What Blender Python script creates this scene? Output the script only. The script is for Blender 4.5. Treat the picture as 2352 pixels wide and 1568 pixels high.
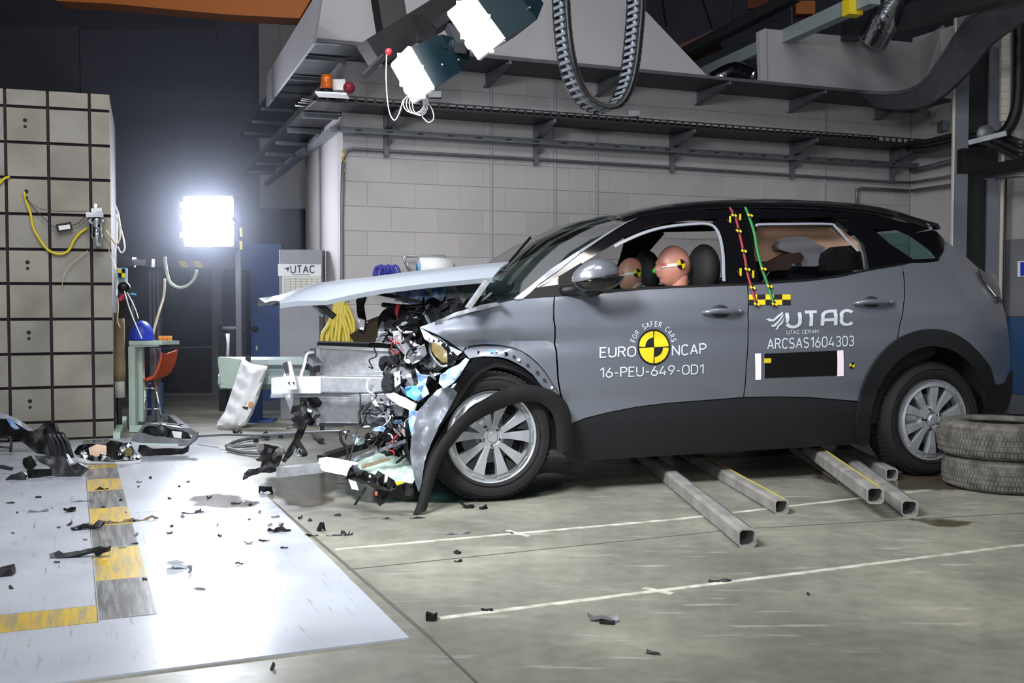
import bpy, bmesh, math, random
import numpy as np
from mathutils import Vector, Matrix, geometry
for _o in list(bpy.data.objects): bpy.data.objects.remove(_o)
random.seed(7)
SC = bpy.context.scene
COL = SC.collection
R = math.radians
# ---------------------------------------------------------------- camera
F = 2430.0; CH = 1.035; PIT = math.atan(94 / F)
cam = bpy.data.objects.new('camera', bpy.data.cameras.new('camera')); COL.objects.link(cam)
cam.location = (0, 0, CH); cam.rotation_euler = (math.pi / 2 - PIT, 0, 0)
cam.data.sensor_width = 36; cam.data.lens = F / 2352 * 36; cam.data.clip_end = 200; cam.data.clip_start = .05
SC.camera = cam
# ---------------------------------------------------------------- world, lights, exposure
SC.view_settings.view_transform = 'Standard'; SC.view_settings.look = 'None'
SC.view_settings.exposure = 0.0; SC.view_settings.gamma = 1; SC.view_settings.use_curve_mapping = False
wd = bpy.data.worlds.new('world'); SC.world = wd; wd.use_nodes = True
wd.node_tree.nodes['Background'].inputs[0].default_value = (.62, .68, .80, 1)
wd.node_tree.nodes['Background'].inputs[1].default_value = .20

def area_light(name, loc, target, sx, sy, power, col=(1, 1, 1), spread=None):
    l = bpy.data.lights.new(name, 'AREA'); l.shape = 'RECTANGLE'; l.size = sx; l.size_y = sy; l.energy = power; l.color = col
    if spread: l.spread = R(spread)
    o = bpy.data.objects.new(name, l); COL.objects.link(o); o.location = loc
    d = Vector(target) - Vector(loc); o.rotation_euler = d.to_track_quat('-Z', 'Y').to_euler()
    return o
# hall roof lights (long rows high above the bay)
area_light('hall_light', (-1.3, 4.4, 5.9), (-1.0, 6.6, 0), 2.6, .8, 120, (1, .97, .93))
area_light('hall_light', (2.6, 2.6, 6.3), (2.6, 5.0, 0), 3.0, .8, 135, (1, .97, .93))
# camera-side film lamps of the test bay, high up, aimed at the impact point
area_light('film_lamp', (-2.6, 3.2, 4.6), (-2.0, 6.0, 0), .9, .9, 90, (.93, .96, 1))
area_light('film_lamp', (-1.3, 2.6, 3.0), (-.1, 5.2, .95), 1.0, .8, 92, (.95, .97, 1), 85)
area_light('film_lamp', (-1.0, -1.5, 3.2), (.3, 6.5, .8), 1.6, 1.0, 80, (.97, .98, 1))
area_light('camera_flash', (.05, -.12, 1.30), (.6, 5.5, .9), .12, .08, 62, (.97, .98, 1))

# ---------------------------------------------------------------- projection helpers (photo pixel -> point on a real plane)
cp, sp = math.cos(PIT), math.sin(PIT)
CAMP = Vector((0, 0, CH))
def ray(px, py):
    x = (px - 1176) / F; u = -(py - 784) / F
    return Vector((x, cp + u * sp, -sp + u * cp))
def fl(px, py, z=0.0):
    d = ray(px, py); t = (z - CH) / d.z; return CAMP + d * t
def pY(px, py, Y):
    d = ray(px, py); return CAMP + d * (Y / d.y)
def pP(px, py, P0, n):
    d = ray(px, py); t = (Vector(P0) - CAMP).dot(n) / d.dot(n); return CAMP + d * t
def proj(p):
    v = Vector(p) - CAMP
    f = v.y * cp - v.z * sp; u = v.y * sp + v.z * cp
    return (1176 + F * v.x / f, 784 - F * u / f)

# ---------------------------------------------------------------- materials
def lin(c):
    return tuple(((v / 255) / 12.92 if v / 255 <= .04045 else ((v / 255 + .055) / 1.055) ** 2.4) for v in c) + (1,)
MATS = {}
def mat(name, rgb, rough=.5, metal=0, var=.0, scale=8, bump=0, bscale=60, coat=0, emit=0, rgb2=None, spec=None, detail=6, rvar=0):
    m = bpy.data.materials.new(name); m.use_nodes = True; nt = m.node_tree; b = nt.nodes['Principled BSDF']
    b.inputs['Base Color'].default_value = lin(rgb); b.inputs['Roughness'].default_value = rough; b.inputs['Metallic'].default_value = metal
    if coat: b.inputs['Coat Weight'].default_value = coat; b.inputs['Coat Roughness'].default_value = .06
    if spec is not None: b.inputs['Specular IOR Level'].default_value = spec
    if emit: b.inputs['Emission Color'].default_value = lin(rgb); b.inputs['Emission Strength'].default_value = emit
    if var or rgb2 or bump or rvar:
        tc = nt.nodes.new('ShaderNodeTexCoord')
    if var or rgb2:
        n = nt.nodes.new('ShaderNodeTexNoise'); n.inputs['Scale'].default_value = scale; n.inputs['Detail'].default_value = detail
        nt.links.new(tc.outputs['Object'], n.inputs['Vector'])
        r = nt.nodes.new('ShaderNodeValToRGB'); nt.links.new(n.outputs['Fac'], r.inputs[0])
        c1 = lin(rgb); c2 = lin(rgb2) if rgb2 else tuple(v * (1 - var) for v in c1[:3]) + (1,)
        r.color_ramp.elements[0].color = c2; r.color_ramp.elements[0].position = .35
        r.color_ramp.elements[1].color = c1; r.color_ramp.elements[1].position = .65
        nt.links.new(r.outputs[0], b.inputs['Base Color'])
    if rvar:
        n = nt.nodes.new('ShaderNodeTexNoise'); n.inputs['Scale'].default_value = scale * .7; n.inputs['Detail'].default_value = 5
        nt.links.new(tc.outputs['Object'], n.inputs['Vector'])
        mr = nt.nodes.new('ShaderNodeMapRange'); mr.inputs['From Min'].default_value = .3; mr.inputs['From Max'].default_value = .7
        mr.inputs['To Min'].default_value = max(.02, rough - rvar); mr.inputs['To Max'].default_value = rough + rvar
        nt.links.new(n.outputs['Fac'], mr.inputs[0]); nt.links.new(mr.outputs[0], b.inputs['Roughness'])
    if bump:
        n = nt.nodes.new('ShaderNodeTexNoise'); n.inputs['Scale'].default_value = bscale; n.inputs['Detail'].default_value = 3
        nt.links.new(tc.outputs['Object'], n.inputs['Vector'])
        bp = nt.nodes.new('ShaderNodeBump'); bp.inputs['Strength'].default_value = bump; bp.inputs['Distance'].default_value = .01
        nt.links.new(n.outputs['Fac'], bp.inputs['Height']); nt.links.new(bp.outputs[0], b.inputs['Normal'])
    MATS[name] = m
    return m
def glassmat(name, tint, gloss=.12, rough=.02):
    m = bpy.data.materials.new(name); m.use_nodes = True; nt = m.node_tree; nt.nodes.clear()
    o = nt.nodes.new('ShaderNodeOutputMaterial'); t = nt.nodes.new('ShaderNodeBsdfTransparent'); g = nt.nodes.new('ShaderNodeBsdfGlossy')
    t.inputs[0].default_value = tint + (1,); g.inputs['Roughness'].default_value = rough
    lw = nt.nodes.new('ShaderNodeLayerWeight'); lw.inputs[0].default_value = .35
    mr = nt.nodes.new('ShaderNodeMapRange'); mr.inputs['To Min'].default_value = gloss; mr.inputs['To Max'].default_value = .75
    mx = nt.nodes.new('ShaderNodeMixShader')
    nt.links.new(lw.outputs['Fresnel'], mr.inputs[0]); nt.links.new(mr.outputs[0], mx.inputs[0])
    nt.links.new(t.outputs[0], mx.inputs[1]); nt.links.new(g.outputs[0], mx.inputs[2]); nt.links.new(mx.outputs[0], o.inputs[0])
    MATS[name] = m; return m

mat('black', (11, 11, 13), .45, spec=.35, bump=.15, bscale=200)
mat('black_gloss', (12, 12, 15), .12, coat=.6)
mat('black_soft', (14, 14, 16), .75)
mat('dark', (38, 39, 43), .45)
mat('grey_plastic', (105, 108, 114), .4)
mat('steel', (186, 190, 196), .34, metal=.6, var=.25, scale=30)
mat('galv', (120, 124, 130), .5, metal=.55, var=.25, scale=14)
mat('tray', (92, 94, 100), .6, metal=.4, var=.2, scale=10)
mat('bright_metal', (232, 234, 238), .3, metal=.35, var=.12, scale=18)
mat('chrome', (215, 218, 224), .1, metal=1)
mat('rim', (166, 170, 175), .3, metal=.5, coat=.4)
mat('rim_dark', (40, 40, 44), .5, metal=.4)
mat('rubber', (25, 24, 25), .8, spec=.3, bump=.1, bscale=120, rgb2=(22, 21, 23), scale=20)
mat('rubber_old', (98, 95, 89), .9, rgb2=(66, 64, 61), scale=16, bump=.3, bscale=80)
mat('white', (232, 233, 235), .55)
mat('white_cloth', (222, 224, 228), .75, var=.08, scale=6, bump=.3, bscale=12)
mat('blue', (44, 78, 140), .5, var=.25, scale=3)
mat('blue_wall', (48, 84, 150), .55, var=.3, scale=2)
mat('blue_plastic', (40, 62, 190), .4)
mat('blue_hose', (45, 48, 150), .45)
mat('cyan', (90, 170, 225), .35)
mat('yellow', (226, 200, 30), .5)
mat('yellow_hose', (176, 160, 60), .55)
mat('brown_dark', (62, 44, 36), .6)
mat('orange', (205, 84, 40), .45)
mat('orange_lamp', (210, 96, 20), .25, coat=.5)
mat('orange_crane', (200, 110, 25), .5)
mat('red', (190, 40, 50), .45)
mat('green', (30, 116, 54), .45)
mat('green_bright', (60, 220, 60), .4)
mat('maroon', (128, 28, 44), .5)
mat('skin', (186, 128, 112), .42, var=.1, scale=5)
mat('skin_light', (226, 196, 168), .5)
mat('tape', (205, 205, 196), .6)
mat('brown', (112, 98, 76), .7, var=.25, scale=20)
mat('wood', (150, 132, 96), .75, var=.25, scale=10)
mat('cream_cable', (206, 200, 170), .55)
mat('teal_lamp', (9, 26, 33), .35)
mat('mint', (176, 196, 186), .5)
mat('curtain', (232, 172, 138), .8, var=.08, scale=3)
mat('seat_grey', (140, 140, 146), .8)
mat('gold', (104, 92, 58), .2, coat=.6)
mat('lens', (200, 205, 215), .08, coat=1, metal=.3)
mat('bluewhite', (205, 222, 240), .35, rgb2=(70, 130, 205), scale=16)
mat('silver_crumple', (150, 156, 168), .3, metal=.5, var=.55, scale=9, bump=.35, bscale=16, coat=.5)
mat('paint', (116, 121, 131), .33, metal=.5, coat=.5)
mat('paint_lit', (176, 184, 198), .34, metal=.4, coat=.55)  # same car paint made lighter, front light put into the colour
mat('cladding', (24, 25, 28), .65, spec=.3, bump=.08, bscale=300)
mat('foil', (170, 172, 180), .18, metal=1, bump=.9, bscale=14)
mat('lamp_face', (255, 255, 255), .5, emit=42)
mat('flood_face', (240, 244, 255), .5, emit=190)
mat('retro', (255, 236, 246), .3)  # near-white base stands in for the flash the strips send back
mat('orange_text', (220, 140, 60), .5)
glassmat('glass', (.80, .88, .86), .06)
glassmat('glass_screen', (.46, .70, .62), .10)
glassmat('glass_dark', (.60, .80, .80), .06)
M = MATS

# ---------------------------------------------------------------- object helpers
def tag(o, label=None, cat=None, group=None, kind=None):
    if label: o['label'] = label
    if cat: o['category'] = cat
    if group: o['group'] = group
    if kind: o['kind'] = kind
    return o
WM = {}
def empty(name, loc=(0, 0, 0), rz=0, label=None, cat=None, group=None):
    o = bpy.data.objects.new(name, None); COL.objects.link(o); o.empty_display_size = .1
    o.location = loc; o.rotation_euler = (0, 0, rz)
    WM[o] = Matrix.Translation(Vector(loc)) @ Matrix.Rotation(rz, 4, 'Z')
    return tag(o, label, cat, group)
def mk(name, vf, m, parent=None, smooth=False, local=False, label=None, cat=None, group=None, kind=None, origin=None):
    """one mesh object; vertices are world coordinates unless local (then the parent's)"""
    if isinstance(vf, B): v, f = vf.v, vf.f
    else: v, f = vf
    W = WM[parent] if parent is not None else (Matrix.Translation(Vector(origin)) if origin is not None else Matrix.Identity(4))
    if not local:
        Wi = W.inverted(); v = [Wi @ Vector(p) for p in v]
    me = bpy.data.meshes.new(name); me.from_pydata([tuple(p) for p in v], [], [list(q) for q in f])
    me.validate(); me.update()
    me.materials.append(M[m] if isinstance(m, str) else m)
    if smooth: me.shade_smooth() if hasattr(me, 'shade_smooth') else None
    o = bpy.data.objects.new(name, me); COL.objects.link(o)
    if parent is not None: o.parent = parent; WM[o] = WM[parent]
    else:
        WM[o] = W
        if origin is not None: o.location = origin
    return tag(o, label, cat, group, kind)
def fixn(o):
    bm = bmesh.new(); bm.from_mesh(o.data); bmesh.ops.recalc_face_normals(bm, faces=bm.faces); bm.to_mesh(o.data); bm.free(); return o
def solid(o, t, off=-1):
    md = o.modifiers.new('solid', 'SOLIDIFY'); md.thickness = t; md.offset = off; es = o.modifiers.new('split', 'EDGE_SPLIT'); es.split_angle = R(38); return o
def bevel(o, w=.004, s=2):
    md = o.modifiers.new('bevel', 'BEVEL'); md.width = w; md.segments = s; md.limit_method = 'ANGLE'; return o

class B:
    def __init__(s): s.v = []; s.f = []
    def add(s, v, f):
        k = len(s.v); s.v += [Vector(p) for p in v]; s.f += [[i + k for i in q] for q in f]; return s
    def hexa(s, c):  # 8 corners: bottom 4, top 4
        return s.add(c, [[0, 3, 2, 1], [4, 5, 6, 7], [0, 1, 5, 4], [1, 2, 6, 5], [2, 3, 7, 6], [3, 0, 4, 7]])
    def box(s, c, d, rot=None):
        c = Vector(c); x, y, z = d[0] / 2, d[1] / 2, d[2] / 2
        q = [Vector(p) for p in ((-x, -y, -z), (x, -y, -z), (x, y, -z), (-x, y, -z), (-x, -y, z), (x, -y, z), (x, y, z), (-x, y, z))]
        if rot is not None: q = [rot @ p for p in q]
        return s.hexa([c + p for p in q])
    def beam(s, a, b, w, h, up=(0, 0, 1)):
        a = Vector(a); b = Vector(b); d = (b - a).normalized(); up = Vector(up)
        sd = d.cross(up)
        if sd.length < 1e-4: sd = d.cross(Vector((1, 0, 0)))
        sd.normalize(); u = sd.cross(d).normalized(); sd *= w / 2; u *= h / 2
        return s.hexa([a - sd - u, a + sd - u, b + sd - u, b - sd - u, a - sd + u, a + sd + u, b + sd + u, b - sd + u])
    def tube(s, pts, r, n=8, cap=True, sub=0):
        pts = [Vector(p) for p in pts]
        if sub: pts = catmull(pts, sub)
        rs = r if isinstance(r, (list, tuple)) else [r] * len(pts)
        if len(rs) != len(pts): rs = list(np.interp(np.linspace(0, 1, len(pts)), np.linspace(0, 1, len(rs)), rs))
        k = len(s.v); pu = None
        for i, p in enumerate(pts):
            t = (pts[min(i + 1, len(pts) - 1)] - pts[max(i - 1, 0)])
            t = t.normalized() if t.length > 1e-9 else Vector((0, 0, 1))
            if pu is None:
                pu = t.cross(Vector((0, 0, 1)));
                if pu.length < .05: pu = t.cross(Vector((1, 0, 0)))
            pu = (pu - t * pu.dot(t)).normalized(); w = t.cross(pu)
            for j in range(n):
                a = 2 * math.pi * j / n; s.v.append(p + (pu * math.cos(a) + w * math.sin(a)) * rs[i])
        for i in range(len(pts) - 1):
            for j in range(n):
                a = k + i * n + j; b = k + i * n + (j + 1) % n
                s.f.append([a, b, b + n, a + n])
        if cap:
            s.f.append([k + j for j in range(n)][::-1]); e = k + (len(pts) - 1) * n; s.f.append([e + j for j in range(n)])
        return s
    def lathe(s, prof, c, ax, up, n=32, close=False):
        """prof: (radius, offset along axis)"""
        c = Vector(c); ax = Vector(ax).normalized(); up = Vector(up).normalized(); w = ax.cross(up); k = len(s.v)
        for j in range(n):
            a = 2 * math.pi * j / n; d = up * math.cos(a) + w * math.sin(a)
            for (r, h) in prof: s.v.append(c + d * r + ax * h)
        m = len(prof)
        for j in range(n):
            for i in range(m - (0 if close else 1)):
                a = k + j * m + i; b = k + ((j + 1) % n) * m + i
                a2 = k + j * m + (i + 1) % m; b2 = k + ((j + 1) % n) * m + (i + 1) % m
                s.f.append([a, a2, b2, b])
        return s
    def prism(s, poly, d):
        d = Vector(d); k = len(s.v); n = len(poly); s.v += [Vector(p) for p in poly] + [Vector(p) + d for p in poly]
        s.f.append([k + i for i in range(n)]); s.f.append([k + n + i for i in range(n)][::-1])
        for i in range(n): j = (i + 1) % n; s.f.append([k + j, k + i, k + n + i, k + n + j])
        return s
    def grid(s, rows):
        k = len(s.v); n = len(rows[0])
        for r in rows: s.v += [Vector(p) for p in r]
        for i in range(len(rows) - 1):
            for j in range(n - 1):
                a = k + i * n + j; s.f.append([a, a + 1, a + n + 1, a + n])
        return s
    def ell(s, c, r, n=16, m=10, rot=None):
        c = Vector(c); k = len(s.v)
        for i in range(m + 1):
            th = math.pi * i / m
            for j in range(n):
                ph = 2 * math.pi * j / n
                p = Vector((r[0] * math.sin(th) * math.cos(ph), r[1] * math.sin(th) * math.sin(ph), r[2] * math.cos(th)))
                if rot is not None: p = rot @ p
                s.v.append(c + p)
        for i in range(m):
            for j in range(n):
                a = k + i * n + j; b = k + i * n + (j + 1) % n
                s.f.append([a, a + n, b + n, b])
        return s

def catmull(p, sub):
    out = []; n = len(p)
    for i in range(n - 1):
        p0 = p[max(i - 1, 0)]; p1 = p[i]; p2 = p[i + 1]; p3 = p[min(i + 2, n - 1)]
        for k in range(sub):
            t = k / sub
            out.append(.5 * ((2 * p1) + (p2 - p0) * t + (2 * p0 - 5 * p1 + 4 * p2 - p3) * t * t + (3 * p1 - p0 - 3 * p2 + p3) * t ** 3))
    out.append(p[-1]); return out
def pin(poly, x, y):
    c = False; j = len(poly) - 1
    for i in range(len(poly)):
        xi, yi = poly[i]; xj, yj = poly[j]
        if (yi > y) != (yj > y) and x < (xj - xi) * (y - yi) / (yj - yi + 1e-12) + xi: c = not c
        j = i
    return c
def edist(poly, x, y):
    best = 1e9; n = len(poly)
    for i in range(n):
        ax, ay = poly[i]; bx, by = poly[(i + 1) % n]; dx, dy = bx - ax, by - ay
        l = dx * dx + dy * dy; t = 0 if l == 0 else max(0, min(1, ((x - ax) * dx + (y - ay) * dy) / l))
        d = (ax + t * dx - x) ** 2 + (ay + t * dy - y) ** 2
        if d < best: best = d
    return math.sqrt(best)
def fill(poly, step, ring=None, jit=0):
    """triangulate a 2-D polygon with interior points"""
    out = []; n = len(poly)
    for i in range(n):
        a = poly[i]; b = poly[(i + 1) % n]; L = math.hypot(b[0] - a[0], b[1] - a[1]); k = max(1, int(L / step))
        for q in range(k): t = q / k; out.append((a[0] + (b[0] - a[0]) * t, a[1] + (b[1] - a[1]) * t))
    pts = list(out)
    x0 = min(p[0] for p in poly); x1 = max(p[0] for p in poly); y0 = min(p[1] for p in poly); y1 = max(p[1] for p in poly)
    nx = int((x1 - x0) / step) + 2; ny = int((y1 - y0) / step) + 2
    for j in range(ny):
        for i in range(nx):
            x = x0 + (i + (.5 if j % 2 else 0)) * step; y = y0 + j * step
            if jit: x += random.uniform(-jit, jit) * step; y += random.uniform(-jit, jit) * step
            if pin(poly, x, y) and edist(poly, x, y) > step * .4: pts.append((x, y))
    m = len(out)
    r = geometry.delaunay_2d_cdt([Vector(p) for p in pts], [(i, (i + 1) % m) for i in range(m)], [list(range(m))], 1, 1e-6)
    return [tuple(p) for p in r[0]], [list(f) for f in r[2]]

from mathutils import noise as _nz
_sd = [0]
def sheet(name, pp, Y, m, parent=None, amp=.0, step=14, thick=.006, tilt=(0, 0), smooth=False, plane=None, n=None, **kw):
    """a sheet whose outline is seen at pixels pp, standing about distance Y, crumpled by amp metres"""
    v, f = fill(pp, min(step, 9) if amp else step, jit=.25 if amp else 0); _sd[0] += 3.7; sd = _sd[0]; fq = 16.0
    def dz(x, y): return amp * (1.9 * _nz.noise(Vector((x / fq, y / fq, sd))) + .9 * _nz.noise(Vector((x / 7, y / 7, sd + 9)))) if amp else 0
    smooth = True
    cx = sum(p[0] for p in pp) / len(pp); cy = sum(p[1] for p in pp) / len(pp); P = []
    for (x, y) in v:
        if plane is not None: P.append(pP(x, y, plane, n) + Vector(n) * dz(x, y))
        else: P.append(pY(x, y, Y + tilt[0] * (x - cx) / 100 + tilt[1] * (y - cy) / 100 + dz(x, y)))
    o = mk(name, (P, f), m, parent, smooth, **kw)
    if thick: solid(o, thick, 0)
    return o
def pbeam(name, a, b, w, h, m, parent=None, **kw):
    return mk(name, B().beam(pY(*a), pY(*b), w, h), m, parent, **kw)
def ptube(name, pts, r, m, parent=None, sub=5, n=7, **kw):
    return mk(name, B().tube([pY(*p) for p in pts], r, n, sub=sub), m, parent, smooth=True, **kw)

def _arc(cx, cy, rx, ry, a0, a1, n=10):
    return [(cx + rx * math.cos(R(a0 + (a1 - a0) * i / n)), cy + ry * math.sin(R(a0 + (a1 - a0) * i / n))) for i in range(n + 1)]
GL = {
 'A': (.62, [[(0, 0), (.31, 1), (.62, 0)], [(.11, .33), (.51, .33)]]), 'C': (.56, [_arc(.30, .70, .28, .30, 30, 180, 8) + _arc(.30, .30, .28, .30, 180, 330, 8)]),
 'D': (.58, [[(0, 0), (0, 1), (.25, 1)] + _arc(.25, .68, .33, .32, 90, 0, 6) + _arc(.25, .32, .33, .32, 0, -90, 6) + [(0, 0)]]), 'E': (.48, [[(.48, 1), (0, 1), (0, 0), (.48, 0)], [(0, .52), (.42, .52)]]),
 'F': (.46, [[(.46, 1), (0, 1), (0, 0)], [(0, .5), (.40, .5)]]), 'N': (.60, [[(0, 0), (0, 1), (.60, 0), (.60, 1)]]), 'M': (.72, [[(0, 0), (0, 1), (.36, .35), (.72, 1), (.72, 0)]]),
 'O': (.62, [_arc(.31, .69, .31, .31, 0, 180, 10) + _arc(.31, .31, .31, .31, 180, 360, 10) + [(.62, .69)]]), '0': (.54, [_arc(.27, .73, .27, .27, 0, 180, 10) + _arc(.27, .27, .27, .27, 180, 360, 10) + [(.54, .73)]]),
 'P': (.54, [[(0, 0), (0, 1), (.28, 1)] + _arc(.28, .74, .26, .26, 90, -90, 8) + [(0, .48)]]), 'R': (.56, [[(0, 0), (0, 1), (.28, 1)] + _arc(.28, .76, .24, .24, 90, -90, 8) + [(0, .52)], [(.28, .52), (.56, 0)]]),
 'S': (.54, [_arc(.27, .75, .25, .25, 30, 270, 12) + _arc(.27, .25, .26, .25, 90, -150, 12)]), 'T': (.56, [[(0, 1), (.56, 1)], [(.28, 1), (.28, 0)]]), 'U': (.58, [[(0, 1), (0, .29)] + _arc(.29, .29, .29, .29, 180, 360, 10) + [(.58, 1)]]),
 '1': (.34, [[(.02, .78), (.30, 1), (.30, 0)]]), '3': (.52, [_arc(.25, .76, .24, .24, 150, -90, 10), _arc(.25, .26, .27, .26, 90, -150, 10)]), '4': (.60, [[(.34, 1), (0, .24), (.60, .24)], [(.44, .5), (.44, 0)]]),
 '6': (.54, [[(.36, 1), (.05, .45)] + _arc(.27, .28, .27, .28, 150, 510, 16)]), '9': (.54, [[(.18, 0), (.49, .55)] + _arc(.27, .72, .27, .28, -30, 330, 16)]), '@': (.62, [[(0, 0), (0, .62)] + _arc(.36, .64, .36, .36, 180, 90, 8) + [(.62, 1), (.62, 0)], [(.02, .40), (.60, .40)]]), '-': (.34, [[(.02, .42), (.32, .42)]]), ' ': (.30, []),
}
def textmesh(body, size=1.0, align='LEFT', bold=.01, space=1.0, wt=None):
    """strokes of even width, like the vinyl lettering on the doors"""
    w = wt or (.10 + bold * 1.4); v = []; f = []; x = 0
    for ch in body:
        adv, strokes = GL[ch]
        for st in strokes:
            st = [(st[i][0] + (st[i + 1][0] - st[i][0]) * k / 6, st[i][1] + (st[i + 1][1] - st[i][1]) * k / 6) for i in range(len(st) - 1) for k in range(6 if math.hypot(st[i + 1][0] - st[i][0], st[i + 1][1] - st[i][1]) > .25 else 1)] + [st[-1]]
            st = [(a + x, b * (1 - w) + w / 2) for a, b in st]; n = len(st); k = len(v)
            for i, (a, b) in enumerate(st):
                p = st[max(0, i - 1)]; q = st[min(n - 1, i + 1)]
                if i == 0: t1 = t2 = (st[1][0] - a, st[1][1] - b)
                elif i == n - 1: t1 = t2 = (a - p[0], b - p[1])
                else: t1 = (a - p[0], b - p[1]); t2 = (q[0] - a, q[1] - b)
                l1 = math.hypot(*t1) or 1; l2 = math.hypot(*t2) or 1
                n1 = (-t1[1] / l1, t1[0] / l1); n2 = (-t2[1] / l2, t2[0] / l2); m = (n1[0] + n2[0], n1[1] + n2[1]); d = m[0] * n1[0] + m[1] * n1[1]
                d = max(d, .55); mx, my = m[0] / d * w / 2, m[1] / d * w / 2
                v += [Vector((a + mx, b + my, 0)), Vector((a - mx, b - my, 0))]
            for i in range(n - 1): f.append([k + 2 * i, k + 2 * i + 1, k + 2 * i + 3, k + 2 * i + 2])
        x += adv + w * 1.25 * space + .06
    if align == 'CENTER':
        xx = [p.x for p in v]; c = (min(xx) + max(xx)) / 2
        for p in v: p.x -= c
    else:
        x0 = min(p.x for p in v)
        for p in v: p.x -= x0
    return v, f
# ================================================================ STRUCTURE
TH = R(22.6)
T = Vector((math.cos(TH), math.sin(TH), 0)); N = Vector((-math.sin(TH), math.cos(TH), 0)); Z = Vector((0, 0, 1))

# ---- floor
def floor_mat():
    m = bpy.data.materials.new('concrete'); m.use_nodes = True; nt = m.node_tree; b = nt.nodes['Principled BSDF']
    tc = nt.nodes.new('ShaderNodeTexCoord')
    def noise(sc, det, stretch=None):
        n = nt.nodes.new('ShaderNodeTexNoise'); n.inputs['Scale'].default_value = sc; n.inputs['Detail'].default_value = det; n.inputs['Roughness'].default_value = .6
        if stretch:
            mp = nt.nodes.new('ShaderNodeMapping'); mp.inputs['Scale'].default_value = stretch; mp.inputs['Rotation'].default_value = (0, 0, -TH + .5)
            nt.links.new(tc.outputs['Object'], mp.inputs[0]); nt.links.new(mp.outputs[0], n.inputs[0])
        else: nt.links.new(tc.outputs['Object'], n.inputs[0])
        return n
    r = nt.nodes.new('ShaderNodeValToRGB'); n1 = noise(.9, 9)
    nt.links.new(n1.outputs['Fac'], r.inputs[0]); e = r.color_ramp.elements
    e[0].position = .32; e[0].color = lin((98, 98, 88)); e[1].position = .68; e[1].color = lin((154, 153, 139))
    k = e.new(.5); k.color = lin((122, 122, 112))
    n2 = noise(2.2, 8, (1, 7, 1)); r2 = nt.nodes.new('ShaderNodeValToRGB'); nt.links.new(n2.outputs['Fac'], r2.inputs[0])
    r2.color_ramp.elements[0].position = .60; r2.color_ramp.elements[0].color = (0, 0, 0, 1); r2.color_ramp.elements[1].position = .74; r2.color_ramp.elements[1].color = (.8, .8, .8, 1)
    mx = nt.nodes.new('ShaderNodeMixRGB'); nt.links.new(r2.outputs[0], mx.inputs[0]); nt.links.new(r.outputs[0], mx.inputs[1]); mx.inputs[2].default_value = lin((182, 184, 180))
    n3 = noise(14, 6); r3 = nt.nodes.new('ShaderNodeValToRGB'); nt.links.new(n3.outputs['Fac'], r3.inputs[0])
    r3.color_ramp.elements[0].position = .3; r3.color_ramp.elements[0].color = (.80, .80, .78, 1); r3.color_ramp.elements[1].position = .6; r3.color_ramp.elements[1].color = (1, 1, 1, 1)
    m2 = nt.nodes.new('ShaderNodeMixRGB'); m2.blend_type = 'MULTIPLY'; m2.inputs[0].default_value = 1
    nt.links.new(mx.outputs[0], m2.inputs[1]); nt.links.new(r3.outputs[0], m2.inputs[2]); nt.links.new(m2.outputs[0], b.inputs['Base Color'])
    mr = nt.nodes.new('ShaderNodeMapRange'); mr.inputs['From Min'].default_value = .3; mr.inputs['From Max'].default_value = .7
    mr.inputs['To Min'].default_value = .28; mr.inputs['To Max'].default_value = .62
    n4 = noise(1.6, 6); nt.links.new(n4.outputs['Fac'], mr.inputs[0]); nt.links.new(mr.outputs[0], b.inputs['Roughness'])
    bp = nt.nodes.new('ShaderNodeBump'); bp.inputs['Strength'].default_value = .12; bp.inputs['Distance'].default_value = .004
    nt.links.new(n3.outputs['Fac'], bp.inputs['Height']); nt.links.new(bp.outputs[0], b.inputs['Normal'])
    M['concrete'] = m
floor_mat()
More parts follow.
